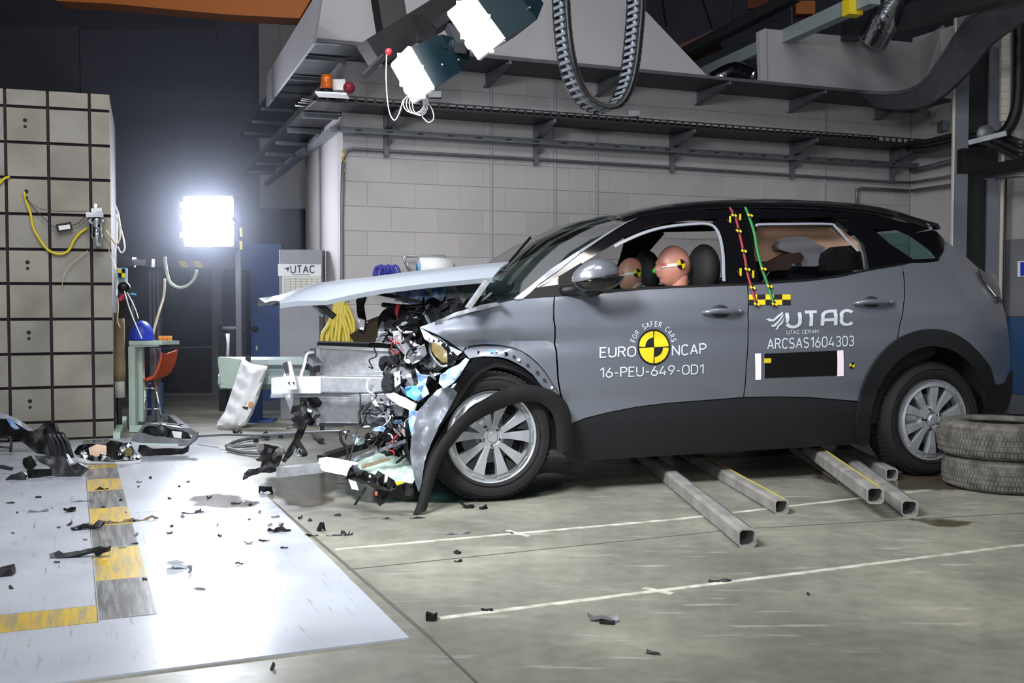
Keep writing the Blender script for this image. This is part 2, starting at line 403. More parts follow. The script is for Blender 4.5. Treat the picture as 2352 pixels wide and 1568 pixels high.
def plate_mat(name, base, dirt, paint=None):
    m = bpy.data.materials.new(name); m.use_nodes = True; nt = m.node_tree; b = nt.nodes['Principled BSDF']
    tc = nt.nodes.new('ShaderNodeTexCoord'); mp = nt.nodes.new('ShaderNodeMapping'); mp0 = nt.nodes.new('ShaderNodeMapping'); mp0.inputs['Rotation'].default_value = (0, 0, -TH); mp.inputs['Scale'].default_value = (30, 2.2, 1)
    nt.links.new(tc.outputs['Object'], mp0.inputs[0]); nt.links.new(mp0.outputs[0], mp.inputs[0])
    n = nt.nodes.new('ShaderNodeTexNoise'); n.inputs['Scale'].default_value = 1.5; n.inputs['Detail'].default_value = 8; n.inputs['Roughness'].default_value = .7; nt.links.new(mp.outputs[0], n.inputs[0])
    r = nt.nodes.new('ShaderNodeValToRGB'); nt.links.new(n.outputs['Fac'], r.inputs[0]); e = r.color_ramp.elements
    if paint: e[0].position = .40; e[1].position = .56; e[0].color = lin(dirt); e[1].color = lin(base)
    else: e[0].position = .30; e[1].position = .42; e[0].color = lin(dirt); e[1].color = lin(base)
    n2 = nt.nodes.new('ShaderNodeTexNoise'); n2.inputs['Scale'].default_value = 2.3; n2.inputs['Detail'].default_value = 7; nt.links.new(tc.outputs['Object'], n2.inputs[0])
    r2 = nt.nodes.new('ShaderNodeValToRGB'); nt.links.new(n2.outputs['Fac'], r2.inputs[0]); r2.color_ramp.elements[0].position = .3; r2.color_ramp.elements[0].color = (.80, .80, .83, 1); r2.color_ramp.elements[1].position = .6; r2.color_ramp.elements[1].color = (1, 1, 1, 1)
    mx = nt.nodes.new('ShaderNodeMixRGB'); mx.blend_type = 'MULTIPLY'; mx.inputs[0].default_value = 1
    nt.links.new(r.outputs[0], mx.inputs[1]); nt.links.new(r2.outputs[0], mx.inputs[2]); nt.links.new(mx.outputs[0], b.inputs['Base Color'])
    b.inputs['Roughness'].default_value = .30
    bp = nt.nodes.new('ShaderNodeBump'); bp.inputs['Strength'].default_value = .06; bp.inputs['Distance'].default_value = .003
    nt.links.new(n.outputs['Fac'], bp.inputs['Height']); nt.links.new(bp.outputs[0], b.inputs['Normal'])
    M[name] = m
plate_mat('plate_white', (170, 176, 185), (112, 110, 116))
plate_mat('paint_yellow', (198, 166, 58), (150, 142, 110), True)
plate_mat('paint_black', (84, 84, 84), (128, 130, 128), True)
mat('line_paint', (196, 196, 184), .6, rgb2=(150, 149, 136), scale=14, detail=8)
mat('crack', (84, 80, 74), .9)

g = 12
floor = mk('floor', ([(-14, -6, 0), (16, -6, 0), (16, 26, 0), (-14, 26, 0)], [[0, 1, 2, 3]]), 'concrete', kind='structure')

def UV(p): return (p.x * T.x + p.y * T.y, p.x * N.x + p.y * N.y)
def fromUV(u, v, z=0): return T * u + N * v + Z * z
def slab(name, uv, z0, z1, m, parent, **kw):
    return mk(name, B().prism([fromUV(u, v, z1) for u, v in uv], (0, 0, z0 - z1)), m, parent, **kw)
E = UV(fl(462, 1011)); G = UV(fl(985, 1460)); uR = (E[0] + G[0]) / 2
vN = UV(fl(600, 1511))[1]; vF = UV(fl(300, 1006))[1]
uS0 = UV(fl(211, 1250))[0]; uS1 = UV(fl(318, 1250))[0]
vB1 = UV(fl(120, 1404))[1]; vB0 = UV(fl(110, 1446))[1]
print('PL', uR, E, G, uS0, uS1, vN, vF, vB0, vB1)
gp = .004
uL = uS0 - 4.2
slab('steel_plate', [(uL, vB1 + gp), (uS0 - gp, vB1 + gp), (uS0 - gp, vF), (uL, vF)], 0, .006, 'plate_white', floor)
vj = UV(fl(430, 1171))[1]
slab('steel_plate', [(uS1, vN + .0), (uR, vN), (uR, vj - gp), (uS1, vj - gp)], 0, .006, 'plate_white', floor)
slab('steel_plate', [(uS1, vj + gp), (uR, vj + gp), (uR, vF), (uS1, vF)], 0, .006, 'plate_white', floor)
slab('steel_plate', [(uL, vN), (uS1, vN), (uS1, vB0), (uL, vB0)], 0, .006, 'plate_white', floor)
slab('steel_plate', [(uS0, vB0), (uS1, vB0), (uS1, vF), (uS0, vF)], 0, .0055, 'plate_white', floor)
ys = [1012, 1030, 1050, 1070, 1079, 1103.7, 1131, 1171, 1212, 1264.5, 1339.5, 1430]
for i in range(len(ys) - 1):
    va = UV(fl(211, ys[i + 1]))[1]; vb = UV(fl(211, ys[i]))[1]
    slab('painted_square', [(uS0 + .003, va), (uS1 - .003, va), (uS1 - .003, vb), (uS0 + .003, vb)], 0, .007, 'paint_yellow' if i % 2 == 1 else 'paint_black', floor,
         label='yellow painted square of the floor strip' if i % 2 == 1 else 'black painted square of the floor strip')
slab('painted_band', [(uL, vB0 + .003), (uS0 - .003, vB0 + .003), (uS0 - .003, vB1 - .003), (uL, vB1 - .003)], 0, .0065, 'paint_yellow', floor, label='yellow painted band')
# painted lines on the concrete
def fline(name, a, b, w, m, z=.002):
    A = fl(*a); Bp = fl(*b); d = (Bp - A).normalized(); s = Vector((-d.y, d.x, 0)) * w / 2
    return mk(name, B().prism([A - s + Z * z, Bp - s + Z * z, Bp + s + Z * z, A + s + Z * z], (0, 0, -z)), m, floor)
fline('painted_line', (770, 1262), (1560, 1192), .028, 'line_paint')
fline('painted_line', (1560, 1192), (2352, 1100), .028, 'line_paint')
fline('painted_line', (1010, 1420), (2500, 1233), .030, 'line_paint')
fline('painted_line', (1165, 1218), (1215, 1232), .02, 'line_paint', .0025)
fline('painted_line', (1478, 1350), (1545, 1364), .025, 'line_paint', .0025)
fline('floor_joint', (800, 1308), (1700, 1215), .006, 'crack')
fline('floor_joint', (1700, 1215), (2352, 1178), .006, 'crack')
fline('floor_joint', (460, 1008), (990, 1466), .014, 'crack', .0015)
fline('floor_joint', (985, 1462), (1095, 1568), .008, 'crack')
# wet patches
def puddle_mat(name, col, alpha, rough):
    m = bpy.data.materials.new(name); m.use_nodes = True; nt = m.node_tree; b = nt.nodes['Principled BSDF']
    b.inputs['Base Color'].default_value = lin(col); b.inputs['Roughness'].default_value = rough; b.inputs['Coat Weight'].default_value = .5; b.inputs['Coat Roughness'].default_value = .12
    tc = nt.nodes.new('ShaderNodeTexCoord'); n = nt.nodes.new('ShaderNodeTexNoise'); n.inputs['Scale'].default_value = 7; n.inputs['Detail'].default_value = 7; nt.links.new(tc.outputs['Object'], n.inputs[0])
    at = nt.nodes.new('ShaderNodeAttribute'); at.attribute_name = 'edge'
    ad = nt.nodes.new('ShaderNodeMath'); ad.operation = 'MULTIPLY_ADD'; ad.inputs[1].default_value = 1.6; nt.links.new(n.outputs['Fac'], ad.inputs[0]); nt.links.new(at.outputs['Fac'], ad.inputs[2])
    mr = nt.nodes.new('ShaderNodeMapRange'); mr.inputs['From Min'].default_value = .92; mr.inputs['From Max'].default_value = 1.25; mr.inputs['To Min'].default_value = 0; mr.inputs['To Max'].default_value = alpha
    nt.links.new(ad.outputs[0], mr.inputs[0]); nt.links.new(mr.outputs[0], b.inputs['Alpha'])
    M[name] = m
puddle_mat('coolant', (24, 58, 56), .8, .12)
puddle_mat('wet', (88, 78, 62), .75, .12)
puddle_mat('oil', (70, 64, 34), .85, .15)
def puddle(pp, m, label, z=.003):
    pts = [fl(x, y, 0) for x, y in pp]; pts = catmull(pts + [pts[0]], 4)[:-1]
    c = sum(pts, Vector()) / len(pts); poly = [(p.x - c.x, p.y - c.y) for p in pts]
    v, f = fill(poly, .045)
    o = mk('puddle', ([(x, y, z) for x, y in v], f), m, label=label, cat='puddle', local=True)
    o.location = (c.x, c.y, 0)
    at = o.data.attributes.new('edge', 'FLOAT', 'POINT')
    for i, (x, y) in enumerate(v): at.data[i].value = min(1, edist(poly, x, y) / .13)
    return o
puddle([(590, 1112), (660, 1080), (760, 1075), (820, 1090), (800, 1110), (770, 1140), (770, 1160), (690, 1166), (630, 1152)], 'wet', 'brown puddle under the torn front bumper', .008)
puddle([(760, 1120), (820, 1060), (960, 1030), (1080, 1100), (1260, 1085), (1330, 1100), (1240, 1140), (1080, 1156), (900, 1158), (800, 1150)], 'coolant', 'dark green coolant puddle around the front wheel', .004)
puddle([(2085, 1190), (2150, 1188), (2245, 1197), (2225, 1208), (2160, 1213), (2100, 1200)], 'oil', 'small olive puddle in front of the loose square tube end')
puddle([(1850, 1095), (1960, 1060), (2160, 1060), (2340, 1100), (2300, 1125), (2120, 1128), (1950, 1120)], 'wet', 'large dark wet patch around the rear wheel and tyre stack', .002)
puddle([(420, 1145), (500, 1133), (560, 1140), (598, 1160), (540, 1172), (430, 1168)], 'wet', 'thin splashed wet patch on the white plates', .0085)

# ---- back wall of blocks
mat('blocks', (170, 166, 167), .85, var=.05, scale=3, bump=.2, bscale=70)
mat('blocks_b', (166, 162, 164), .85, var=.06, scale=3, bump=.2, bscale=70)
mat('joint', (160, 156, 158), .9)
mat('panel_white', (158, 157, 162), .6, var=.05, scale=2)
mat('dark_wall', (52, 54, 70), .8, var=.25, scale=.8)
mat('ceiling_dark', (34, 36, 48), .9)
NL = Vector((-math.sin(R(20.1)), math.cos(R(20.1)), 0)); TL = Vector((math.cos(R(20.1)), math.sin(R(20.1)), 0))
X0 = (790 - 1176) / F * 8.6
C0 = Vector((X0, 8.6, 0))                      # outer corner of the block wall
def wallpt(px, py, off=0): return pP(px, py, C0 - N * off, N)
LW = (wallpt(2090, 500) - C0).dot(T)
C1 = C0 + T * LW                               # inner corner on the right
HW = 3.0
print('WALL', LW, C1, 'ztray', wallpt(1640, 213).z, wallpt(1640, 316).z, wallpt(1640, 355).z)
wall = mk('wall_back', B().prism([C0 + T * .0 + N * .005, C1 + N * .005, C1 + N * .2, C0 + N * .2], (0, 0, 3.1)), 'joint', kind='structure')
bl, bh = .405, .20
meshc = {}
def brickobj(parent, P, d1, d2, L, H, D, m):
    key = (round(L, 3), round(H, 3), m, parent.name)
    if key not in meshc:
        q = B(); e = .003
        q.hexa([d1 * 0 + d2 * D, d1 * L + d2 * D, d1 * (L - e) - d2 * 0 + Z * e, d1 * e + Z * e, d2 * D + Z * H, d1 * L + d2 * D + Z * H, d1 * (L - e) + Z * (H - e), d1 * e + Z * (H - e)])
        meshc[key] = q
        me = bpy.data.meshes.new('block'); me.from_pydata([tuple(v) for v in q.v], [], q.f); me.materials.append(M[m]); meshc[key] = me
    o = bpy.data.objects.new('block', meshc[key]); COL.objects.link(o); o.parent = parent; o.location = P; return o
rows = int(HW / bh)
for r in range(3, 15):
    x = 0; k = 0
    first = bl if r % 2 == 0 else bl / 2
    while x < LW - .03:
        L = min(first if k == 0 else bl, LW - x)
        brickobj(wall, C0 + T * (x + .002) + Z * (r * bh + .002), T, N, L - .004, bh - .004, .005, random.choice(['blocks', 'blocks', 'blocks_b']))
        x += L; k += 1
# low part is out of sight behind the car: one rendered plinth
mk('wall_plinth', B().prism([C0 + N * .0, C1, C1 + N * .012, C0 + N * .012], (0, 0, .6)), 'blocks', wall)
# upper smooth band above the block courses
# return wall on the left (face seen obliquely) and side wall on the right
mk('wall_return', B().prism([C0 + NL * .014 + T * .002, C0 + NL * 1.9, C0 + NL * 1.9 + T * .2, C0 + T * .2 + N * .014], (0, 0, 3.1)), 'blocks', kind='structure')
S2 = C1 - N * 5.0
wall_side = mk('wall_right', B().prism([C1, C1 + T * .2, S2 + T * .2, S2], (0, 0, 3.7)), 'blocks', kind='structure')
# ---- far hall walls, ceiling
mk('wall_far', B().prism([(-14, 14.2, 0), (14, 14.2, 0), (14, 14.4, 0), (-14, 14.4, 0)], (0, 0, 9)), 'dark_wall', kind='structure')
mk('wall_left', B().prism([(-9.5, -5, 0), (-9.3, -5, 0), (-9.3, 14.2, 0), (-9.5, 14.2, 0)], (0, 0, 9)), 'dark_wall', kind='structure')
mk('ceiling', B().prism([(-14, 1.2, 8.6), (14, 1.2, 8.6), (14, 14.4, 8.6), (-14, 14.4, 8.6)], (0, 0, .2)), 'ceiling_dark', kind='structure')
mat('far_panel', (70, 72, 90), .8, var=.2, scale=1)
fw = bpy.data.objects['wall_far']
for (x0, x1, y0, y1) in ((-40, 184, 62, 560), (190, 498, 68, 600), (503, 598, 20, 600)):
    a = pY(x0, y1, 14.17); b = pY(x1, y0, 14.17)
    mk('wall_panel', B().box(((a.x + b.x) / 2, 14.18, (a.z + b.z) / 2), (b.x - a.x, .04, b.z - a.z)), 'far_panel', fw)
mat('far_light', (150, 148, 152), .7)
a = pY(600, 640, 14.1); b = pY(702, 38, 14.1)
for (q0, q1) in ((600, 645), (648, 702)):
    a = pY(q0, 480, 13.9); b = pY(q1, 38, 13.9)
    mk('wall_panel', B().box(((a.x + b.x) / 2, 14.0, (a.z + b.z) / 2), (b.x - a.x, .3, b.z - a.z)), 'far_light', fw, label='pale wall panel')
# trims (pilasters) on the block wall
n_t = 0
for px in (1127, 1273, 1369, 1892):
    p = wallpt(px, 400); n_t += 1
    c = Vector((p.x, p.y, 0)) - N * .008
    mk('trim_%d' % n_t, B().box(c + Z * 1.5, (.022, .016, 2.9), Matrix.Rotation(TH, 3, 'Z')), 'panel_white', kind='structure')
# ================================================================ CAR
CT = R(17.0)
hub = pY(1130, 1003, 5.41)
CO = Vector((hub.x, hub.y, 0))
car = empty('crashed_car', tuple(CO), CT, 'grey five-door car with black roof and crushed front end standing on the bay floor', 'car')
CM = WM[car]; CMi = CM.inverted()
RD = CMi.to_3x3()
CL = CMi @ CAMP
WB = 2.675; HZ = hub.z; YC = .90
ZS = np.array([.0, .15, .25, .40, .55, .72, .90, 1.00, 1.06, 1.12, 1.30, 1.50, 1.62, 1.8])
YS = np.array([.14, .09, .05, .012, -.012, -.030, -.026, -.006, .020, .055, .135, .25, .335, .46])
_zz = np.linspace(-.1, 1.9, 400); _yy = np.interp(_zz, ZS, YS)
_k = np.exp(-.5 * (np.arange(-12, 13) / 5.0) ** 2); _k /= _k.sum(); _yy = np.convolve(np.pad(_yy, 12, 'edge'), _k, 'valid')
def ys0(s, z):
    y = float(np.interp(z, _zz, _yy))
    t = max(0, s - 2.85); y += .62 * t * t
    t = max(0, -.05 - s); y += .42 * t * t
    if s < .25: y += .03 * min(1, (.25 - s) / .5) ** 2
    if z > 1.05 and s > 1.9: y += .05 * (s - 1.9) ** 1.4 * min(1, (z - 1.05) / .2)
    # shoulder crease and the hollow under it
    zc = .885 + .03 * s
    if -.6 < s < 2.9:
        a = .006 if s > .7 else .006 + .034 * min(1, (.7 - s) / .6)
        y += a * math.exp(-((z - (zc - .075)) / .032) ** 2)
        y -= .004 * math.exp(-((z - zc) / .014) ** 2)
    # lower door scoop
    y += .012 * math.exp(-((z - .50) / .06) ** 2) * (1 if .4 < s < 2.3 else 0)
    return y
def cpt(px, py, off=0.0):
    """pixel -> car coordinates on the body side"""
    d = RD @ ray(px, py); k = 0.0
    for _ in range(40):
        t = (k - CL.y) / d.y; s = CL.x + d.x * t; z = CL.z + d.z * t
        k = .5 * k + .5 * (ys0(s, z) + off)
    return s, z
def cpy(px, py, y):
    d = RD @ ray(px, py); t = (y - CL.y) / d.y
    return Vector((CL.x + d.x * t, y, CL.z + d.z * t))
def cw(p): return CM @ Vector(p)
def body(name, pp, m, off=0.0, step=.035, edge=0, thick=.004, parent=None, mirror=False, poly=None, smooth=True, **kw):
    poly = poly or [cpt(x, y, off) for x, y in pp]
    v, f = fill(poly, step); P = []
    for (s, z) in v:
        d = edist(poly, s, z) if edge else 1
        yy = ys0(s, z) + off + (edge * .5 * (1 - d / edge) ** 2 if d < edge else 0)
        P.append((s, 2 * YC - yy if mirror else yy, z))
    bm_f = f
    o = mk(name, (P, bm_f), m, parent or car, smooth, local=True, **kw)
    bm = bmesh.new(); bm.from_mesh(o.data)
    for fc in bm.faces:
        if (fc.normal.y > 0) != mirror: fc.normal_flip()
    bm.to_mesh(o.data); bm.free()
    if thick: solid(o, thick, -1)
    return o
for q in ((1715, 655), (2320, 850), (2139, 962), (1664, 470), (1310, 975), (1310, 1055), (2150, 526)): print('cpt', q, [round(a, 3) for a in cpt(*q)])

fender = [(964, 751), (1000, 738), (1061, 720), (1110, 706), (1153, 695), (1187, 687), (1230, 683), (1272, 681), (1270, 705), (1270, 732), (1273, 772), (1277, 822), (1280, 872), (1286, 905), (1272, 884), (1254, 855), (1236, 834), (1217, 817), (1197, 804), (1175, 796), (1145, 791), (1111, 790), (1085, 793), (1069, 797), (1062, 806), (1048, 796), (1030, 783), (1000, 766), (975, 756)]
fdoor = [(1275, 681), (1300, 680), (1365, 676), (1432, 669), (1498, 664), (1597, 659.5), (1716, 655), (1716.5, 722), (1717, 772), (1713, 838), (1707, 911), (1664, 915), (1597, 920), (1531, 925), (1465, 933), (1398, 946), (1345, 959), (1312, 972), (1307, 945), (1290, 905), (1284, 872), (1281, 822), (1277, 772), (1274, 732), (1274, 705)]
rdoor = [(1719, 655), (1783, 651), (1854, 646), (1926, 637), (1963, 629), (1997, 621), (2040, 613), (2073, 608), (2076, 650), (2074, 700), (2065, 748), (2060, 778), (2033, 804), (2001, 847), (1983, 890), (1976, 921), (1926, 917), (1854, 911), (1783, 910), (1710, 911), (1716, 838), (1720, 772), (1719.5, 722)]
quarter = [(2076, 608), (2097, 604), (2130, 603), (2156, 600), (2170, 580), (2176, 556), (2211, 583), (2247, 615), (2262, 625), (2272, 640), (2285, 660), (2299, 686), (2304, 704), (2313, 744), (2318, 779), (2320, 833), (2318, 854), (2308, 877), (2292, 882), (2286, 880), (2276, 843), (2254, 815), (2226, 786), (2190, 764), (2151, 755), (2111, 758), (2068, 775), (2063, 777), (2068, 748), (2077, 700), (2079, 650)]
bf = body('front_wing', fender, 'paint')
bd = body('front_door', fdoor, 'paint')
br = body('rear_door', rdoor, 'paint')
bq = body('rear_quarter_panel', quarter, 'paint')
body('front_door', fdoor, 'paint', mirror=True, step=.12); body('rear_door', rdoor, 'paint', mirror=True, step=.12); body('rear_quarter_panel', quarter, 'paint', mirror=True, step=.12)
body('front_wing', fender, 'paint', mirror=True, step=.12)
# bare flange over the front wheel where the trim came off
fl_o = [(1064, 806), (1069, 800), (1085, 796), (1111, 793), (1145, 794), (1175, 799), (1197, 807), (1217, 820), (1236, 837), (1253, 857), (1270, 884), (1286, 907), (1262, 900), (1242, 884), (1225, 861), (1205, 845), (1187, 834), (1166, 824), (1145, 819), (1111, 818), (1092, 820), (1078, 823)]
flg = body('arch_flange', fl_o, 'paint', off=.018, edge=0, step=.03, label='bare silver flange of the front wheel arch')
for (x, y, w, m_) in ((1099, 808, 4, 'black'), (1131, 806, 7, 'cyan'), (1141, 806, 5, 'bluewhite'), (1162, 812, 7, 'black_gloss'), (1180, 818, 5, 'dark'), (1192, 826, 5, 'white'), (1212, 838, 5, 'dark'), (1234, 855, 6, 'dark'), (1250, 872, 5, 'dark'), (1268, 890, 4, 'white')):
    s, z = cpt(x, y, .012); mk('clip_hole', B().box((s, ys0(s, z) + .014, z), (w / 430, .012, w / 430)), m_, flg, local=True)
# black window frame, pillars, roof side
bpil = [(1637, 508), (1655, 500), (1690, 499), (1735, 500), (1745, 505), (1731, 547), (1733, 585), (1745, 647), (1716, 650), (1656, 653), (1661, 620), (1659, 572), (1651, 536), (1645, 518)]
ptop = [(1266, 619), (1316, 584), (1365, 554), (1400, 531), (1432, 514), (1465, 502), (1500, 494), (1531, 489), (1597, 482), (1664, 478), (1730, 477), (1783, 478), (1854, 480), (1926, 484), (1997, 491), (2040, 500), (2090, 514), (2140, 528), (2120, 537), (2095, 534), (2058, 523), (2004, 520), (1960, 505), (1918, 497), (1850, 500), (1740, 501), (1690, 500), (1640, 502), (1597, 504), (1531, 511), (1481, 524), (1432, 546), (1388, 573), (1340, 603), (1300, 632), (1290, 640), (1270, 642), (1232, 662), (1222, 660)]
body('window_frame', ptop, 'black_gloss', off=.004, step=.03)
body('window_frame', ptop, 'black_gloss', off=.004, step=.12, mirror=True)
body('b_pillar', bpil, 'black_gloss', off=.006, step=.05)
body('b_pillar', bpil, 'black_gloss', off=.006, step=.12, mirror=True)
belt = [(1222, 662), (1290, 652), (1292, 670), (1365, 672), (1432, 664), (1498, 658), (1597, 654), (1716, 650), (1790, 645), (1860, 640), (1926, 631), (1963, 624), (1997, 617), (2060, 606), (2079, 603), (2079, 607), (1997, 620.5), (1963, 628), (1926, 636), (1854, 645), (1783, 650), (1716, 654), (1597, 658.6), (1498, 663), (1432, 668), (1365, 675), (1276, 680), (1188, 686)]
body('belt_trim', belt, 'black', off=-.004, step=.04)
body('belt_trim', belt, 'black', off=-.004, step=.12, mirror=True)
quart_blk = [(1926, 520), (1918, 497), (1960, 505), (2004, 520), (2058, 523), (2095, 534), (2120, 537), (2140, 528), (2150, 531), (2166, 546), (2170, 560), (2167, 578), (2154, 602), (2097, 603), (2079, 606), (2042, 612), (1997, 618), (1994, 600), (1986, 565), (1960, 537)]
# the black rear pillar with its small window cut through
hole = [(2004, 525), (2058, 527), (2090, 541), (2133, 572), (2151, 593), (2097, 595), (2043, 559)]
bq_t = [(1918, 497), (1960, 505), (2004, 520), (2058, 523), (2095, 534), (2120, 537), (2140, 528), (2150, 531), (2166, 546), (2170, 560), (2167, 578), (2154, 602), (2151, 593), (2133, 572), (2090, 541), (2058, 527), (2004, 525), (1960, 512)]
bq_b = [(1918, 503), (1960, 512), (2004, 525), (2043, 559), (2097, 595), (2151, 593), (2154, 602), (2097, 603), (2079, 606), (2042, 612), (1997, 618), (1994, 600), (1986, 565), (1960, 537)]
for mir in (False, True):
    body('rear_pillar', bq_t, 'black_gloss', off=.006, step=.05 if not mir else .12, mirror=mir)
    body('rear_pillar', bq_b, 'black_gloss', off=.006, step=.05 if not mir else .12, mirror=mir)
    body('quarter_window', hole, 'glass_dark', off=.012, step=.08, edge=0, mirror=mir, thick=0)
# chrome-grey trims round the windows
def strip(name, pp, w, m, off=0., parent=None, h=.012, **kw):
    pts = [cpt(x, y, off) for x, y in pp]; pts = [Vector((s, z, 0)) for s, z in pts]; pts = catmull(pts, 5)
    q = B(); rows = []
    for i, p in enumerate(pts):
        t = (pts[min(i + 1, len(pts) - 1)] - pts[max(0, i - 1)]).normalized(); n = Vector((-t.y, t.x, 0)) * w / 2
        rows.append([Vector((e.x, ys0(e.x, e.y) + off + (0 if j in (1, 2) else h * .5), e.y)) for j, e in enumerate((p - n * 1.0, p - n * .6, p + n * .6, p + n))])
    o = mk(name, B().grid(rows), m, parent or car, True, local=True, **kw); solid(o, .006, 0); return o
mat('trim_grey', (160, 166, 178), .3, metal=.35, coat=.4)
strip('window_trim', [(1412, 566), (1432, 555), (1481, 534), (1531, 521), (1597, 514), (1630, 515), (1646, 526), (1656, 550), (1662, 590), (1663, 622), (1664, 646)], .013, 'trim_grey', -.002)
strip('window_trim', [(1738, 520), (1745, 515.5), (1800, 514.5), (1904, 514.5), (1920, 521), (1945, 548), (1972, 576)], .011, 'trim_grey', -.002)
strip('window_trim', [(1976, 556), (1986, 585), (1990, 616)], .03, 'dark', -.002)
strip('roof_rail', [(1432, 505), (1500, 487), (1597, 477), (1700, 473), (1783, 473.5), (1854, 475.5), (1926, 480), (1997, 487), (2050, 497)], .02, 'black_gloss', -.01)
mat('quarter_glass', (66, 70, 78), .15, coat=.5)
# A pillar (painted)
apil = [(1180, 685), (1220, 655), (1266, 617), (1316, 584), (1365, 553), (1400, 530), (1432, 512), (1470, 497), (1440, 511), (1418, 524), (1388, 543.5), (1332, 581.5), (1282, 621.5), (1240, 651), (1216, 674), (1200, 686), (1188, 688)]
body('a_pillar', apil, 'paint', off=-.008, step=.04)
body('a_pillar', apil, 'paint', off=-.008, step=.12, mirror=True)
# front quarter light triangle
body('quarter_light', [(1222, 672), (1250, 655), (1280, 635), (1283, 668)], 'quarter_glass', off=.004, step=.05, label='small fixed front quarter light'); body('mirror_base', [(1284, 634), (1304, 622), (1335, 603), (1345, 612), (1340, 660), (1330, 672), (1286, 676)], 'black', off=.0, step=.05)
# glass of the doors

fwin = [(1296, 668), (1298, 640), (1345, 608), (1398, 576), (1432, 558), (1481, 539), (1531, 527), (1597, 520), (1630, 521), (1645, 535), (1656, 572), (1659, 650), (1597, 656), (1498, 661), (1432, 666), (1365, 673)]
rwin = [(1738, 518), (1904, 517), (1919, 524), (1945, 552), (1970, 579), (1984, 617), (1963, 626), (1926, 634), (1854, 642), (1747, 648), (1735, 600), (1733, 547)]
mat('glass_dust', (255, 255, 255), .5)
glassmat('glass_side', (.96, .97, .98), .02)
for mir in (False, True):
    if mir: body('window_glass', fwin, 'glass_side', off=.02, step=.12, edge=0, mirror=mir, thick=0)
    body('window_glass', rwin, 'glass_side', off=.02, step=.12, edge=0, mirror=mir, thick=0)
# roof : near edge, middle, far edge
redge = [cpt(x, y, 0) for x, y in ((1432, 510), (1470, 495), (1531, 484), (1597, 477), (1664, 473), (1730, 472), (1783, 473.5), (1854, 476), (1926, 481), (1997, 488), (2050, 499), (2095, 512), (2140, 527))]
rmid = [cpy(x, y, YC) for x, y in ((1395, 508), (1440, 500), (1500, 487), (1560, 478.5), (1620, 473.5), (1664, 471), (1730, 469), (1783, 470.5), (1854, 473), (1926, 477), (1997, 484), (2060, 493), (2120, 508))]
print('redge', [tuple(round(a, 2) for a in q) for q in redge]); print('rmid', [(round(q.x, 2), round(q.z, 2)) for q in rmid])
def arch3(a, m, b, n=14):
    """curve through a (t=0), m (t=.5), b (t=1) that is flat on top"""
    out = []
    for i in range(n + 1):
        t = i / n; u = abs(2 * t - 1); k = 1 - u ** 2.4
        base = a.lerp(b, t); mm = (a + b) / 2
        out.append(base + (m - mm) * k)
    return out
rows = []
for (s, z), m_ in zip(redge, rmid):
    a = Vector((s, ys0(s, z) + .004, z)); b = Vector((s, 2 * YC - a.y, z))
    zz = max(m_.z, z + .01); rows.append(arch3(a, Vector((min(m_.x, s + .1), YC, zz)), b))
roof = mk('roof', B().grid(rows), 'black_gloss', car, True, local=True); solid(roof, .02, -1)
SP = rows[-1]
# spoiler and tail
tailn = [cpt(x, y, .0) for x, y in ((2140, 522), (2152, 530), (2176, 556), (2211, 583), (2247, 615), (2285, 655), (2304, 704), (2318, 779), (2320, 833), (2322, 870), (2318, 920), (2300, 955))]
rows = []
for (s, z) in tailn:
    y = ys0(s, z) + .004; rows.append(arch3(Vector((s, y, z)), Vector((s + .13, YC, z)), Vector((s, 2 * YC - y, z))))
tg = mk('tailgate', B().grid(rows[4:]), 'paint', car, True, local=True); mk('rear_window', B().grid(rows[:5]), 'glass_dark', car, True, local=True)
rows = []
for (x, y) in ((2060, 497), (2100, 508), (2148, 520), (2153, 528)):
    s, z = cpt(x, y, .03); yy = ys0(s, z) + .03; rows.append(arch3(Vector((s, yy, z)), Vector((s + .05, YC, z + .03)), Vector((s, 2 * YC - yy, z))))
spo = mk('roof_spoiler', B().grid(rows), 'black_gloss', car, True, local=True); solid(spo, .025, -1)
body('spoiler_trim', [(2104, 534), (2140, 528), (2143, 521), (2130, 512), (2136, 526), (2108, 533)], 'grey_plastic', off=-.01, step=.06)
# tail light
body('tail_light', [(2247, 617), (2268, 627), (2284, 630), (2292, 645), (2297, 664), (2299, 684), (2288, 680), (2270, 657), (2256, 640)], 'black_gloss', off=-.02)
body('tail_light_cap', [(2292, 682), (2304, 688), (2302, 696), (2290, 688)], 'dark', off=-.02)
# rear bumper / cladding
rbump = [(2286, 884), (2292, 885), (2308, 880), (2318, 856), (2326, 850), (2325, 904), (2316, 936), (2300, 955), (2283, 969), (2252, 984), (2262, 940), (2262, 905), (2276, 880), (2283, 872)]
body('rear_bumper', rbump, 'cladding', off=-.004, step=.04)
def arc2(pts, k=4): return [(p.x, p.y) for p in catmull([Vector((x, y, 0)) for x, y in pts], k)]
flare = [(1974, 923), (1983, 890), (2001, 847), (2033, 804), (2068, 776), (2111, 758.5), (2151, 755.5), (2190, 764), (2226, 787), (2254, 816), (2275, 844), (2286, 884), (2283, 930), (2268, 975), (2254, 984), (2264, 940), (2262, 900), (2248, 862), (2225, 830), (2190, 805), (2150, 795), (2115, 799), (2080, 815), (2048, 845), (2022, 885), (2006, 930), (1998, 975), (1996, 1015), (1975, 1021), (1968, 970)]
flare = arc2(flare[:12]) + arc2(flare[12:15]) + arc2(flare[15:]) + [flare[0]]
flare = [p for i, p in enumerate(flare) if i == 0 or math.dist(p, flare[i - 1]) > .8][:-1]
body('wheel_arch_flare', flare, 'cladding', off=-.022, step=.035, thick=.02, label='black rear wheel arch trim')
body('wheel_arch_flare', flare, 'cladding', off=-.022, step=.12, thick=.02, mirror=True)
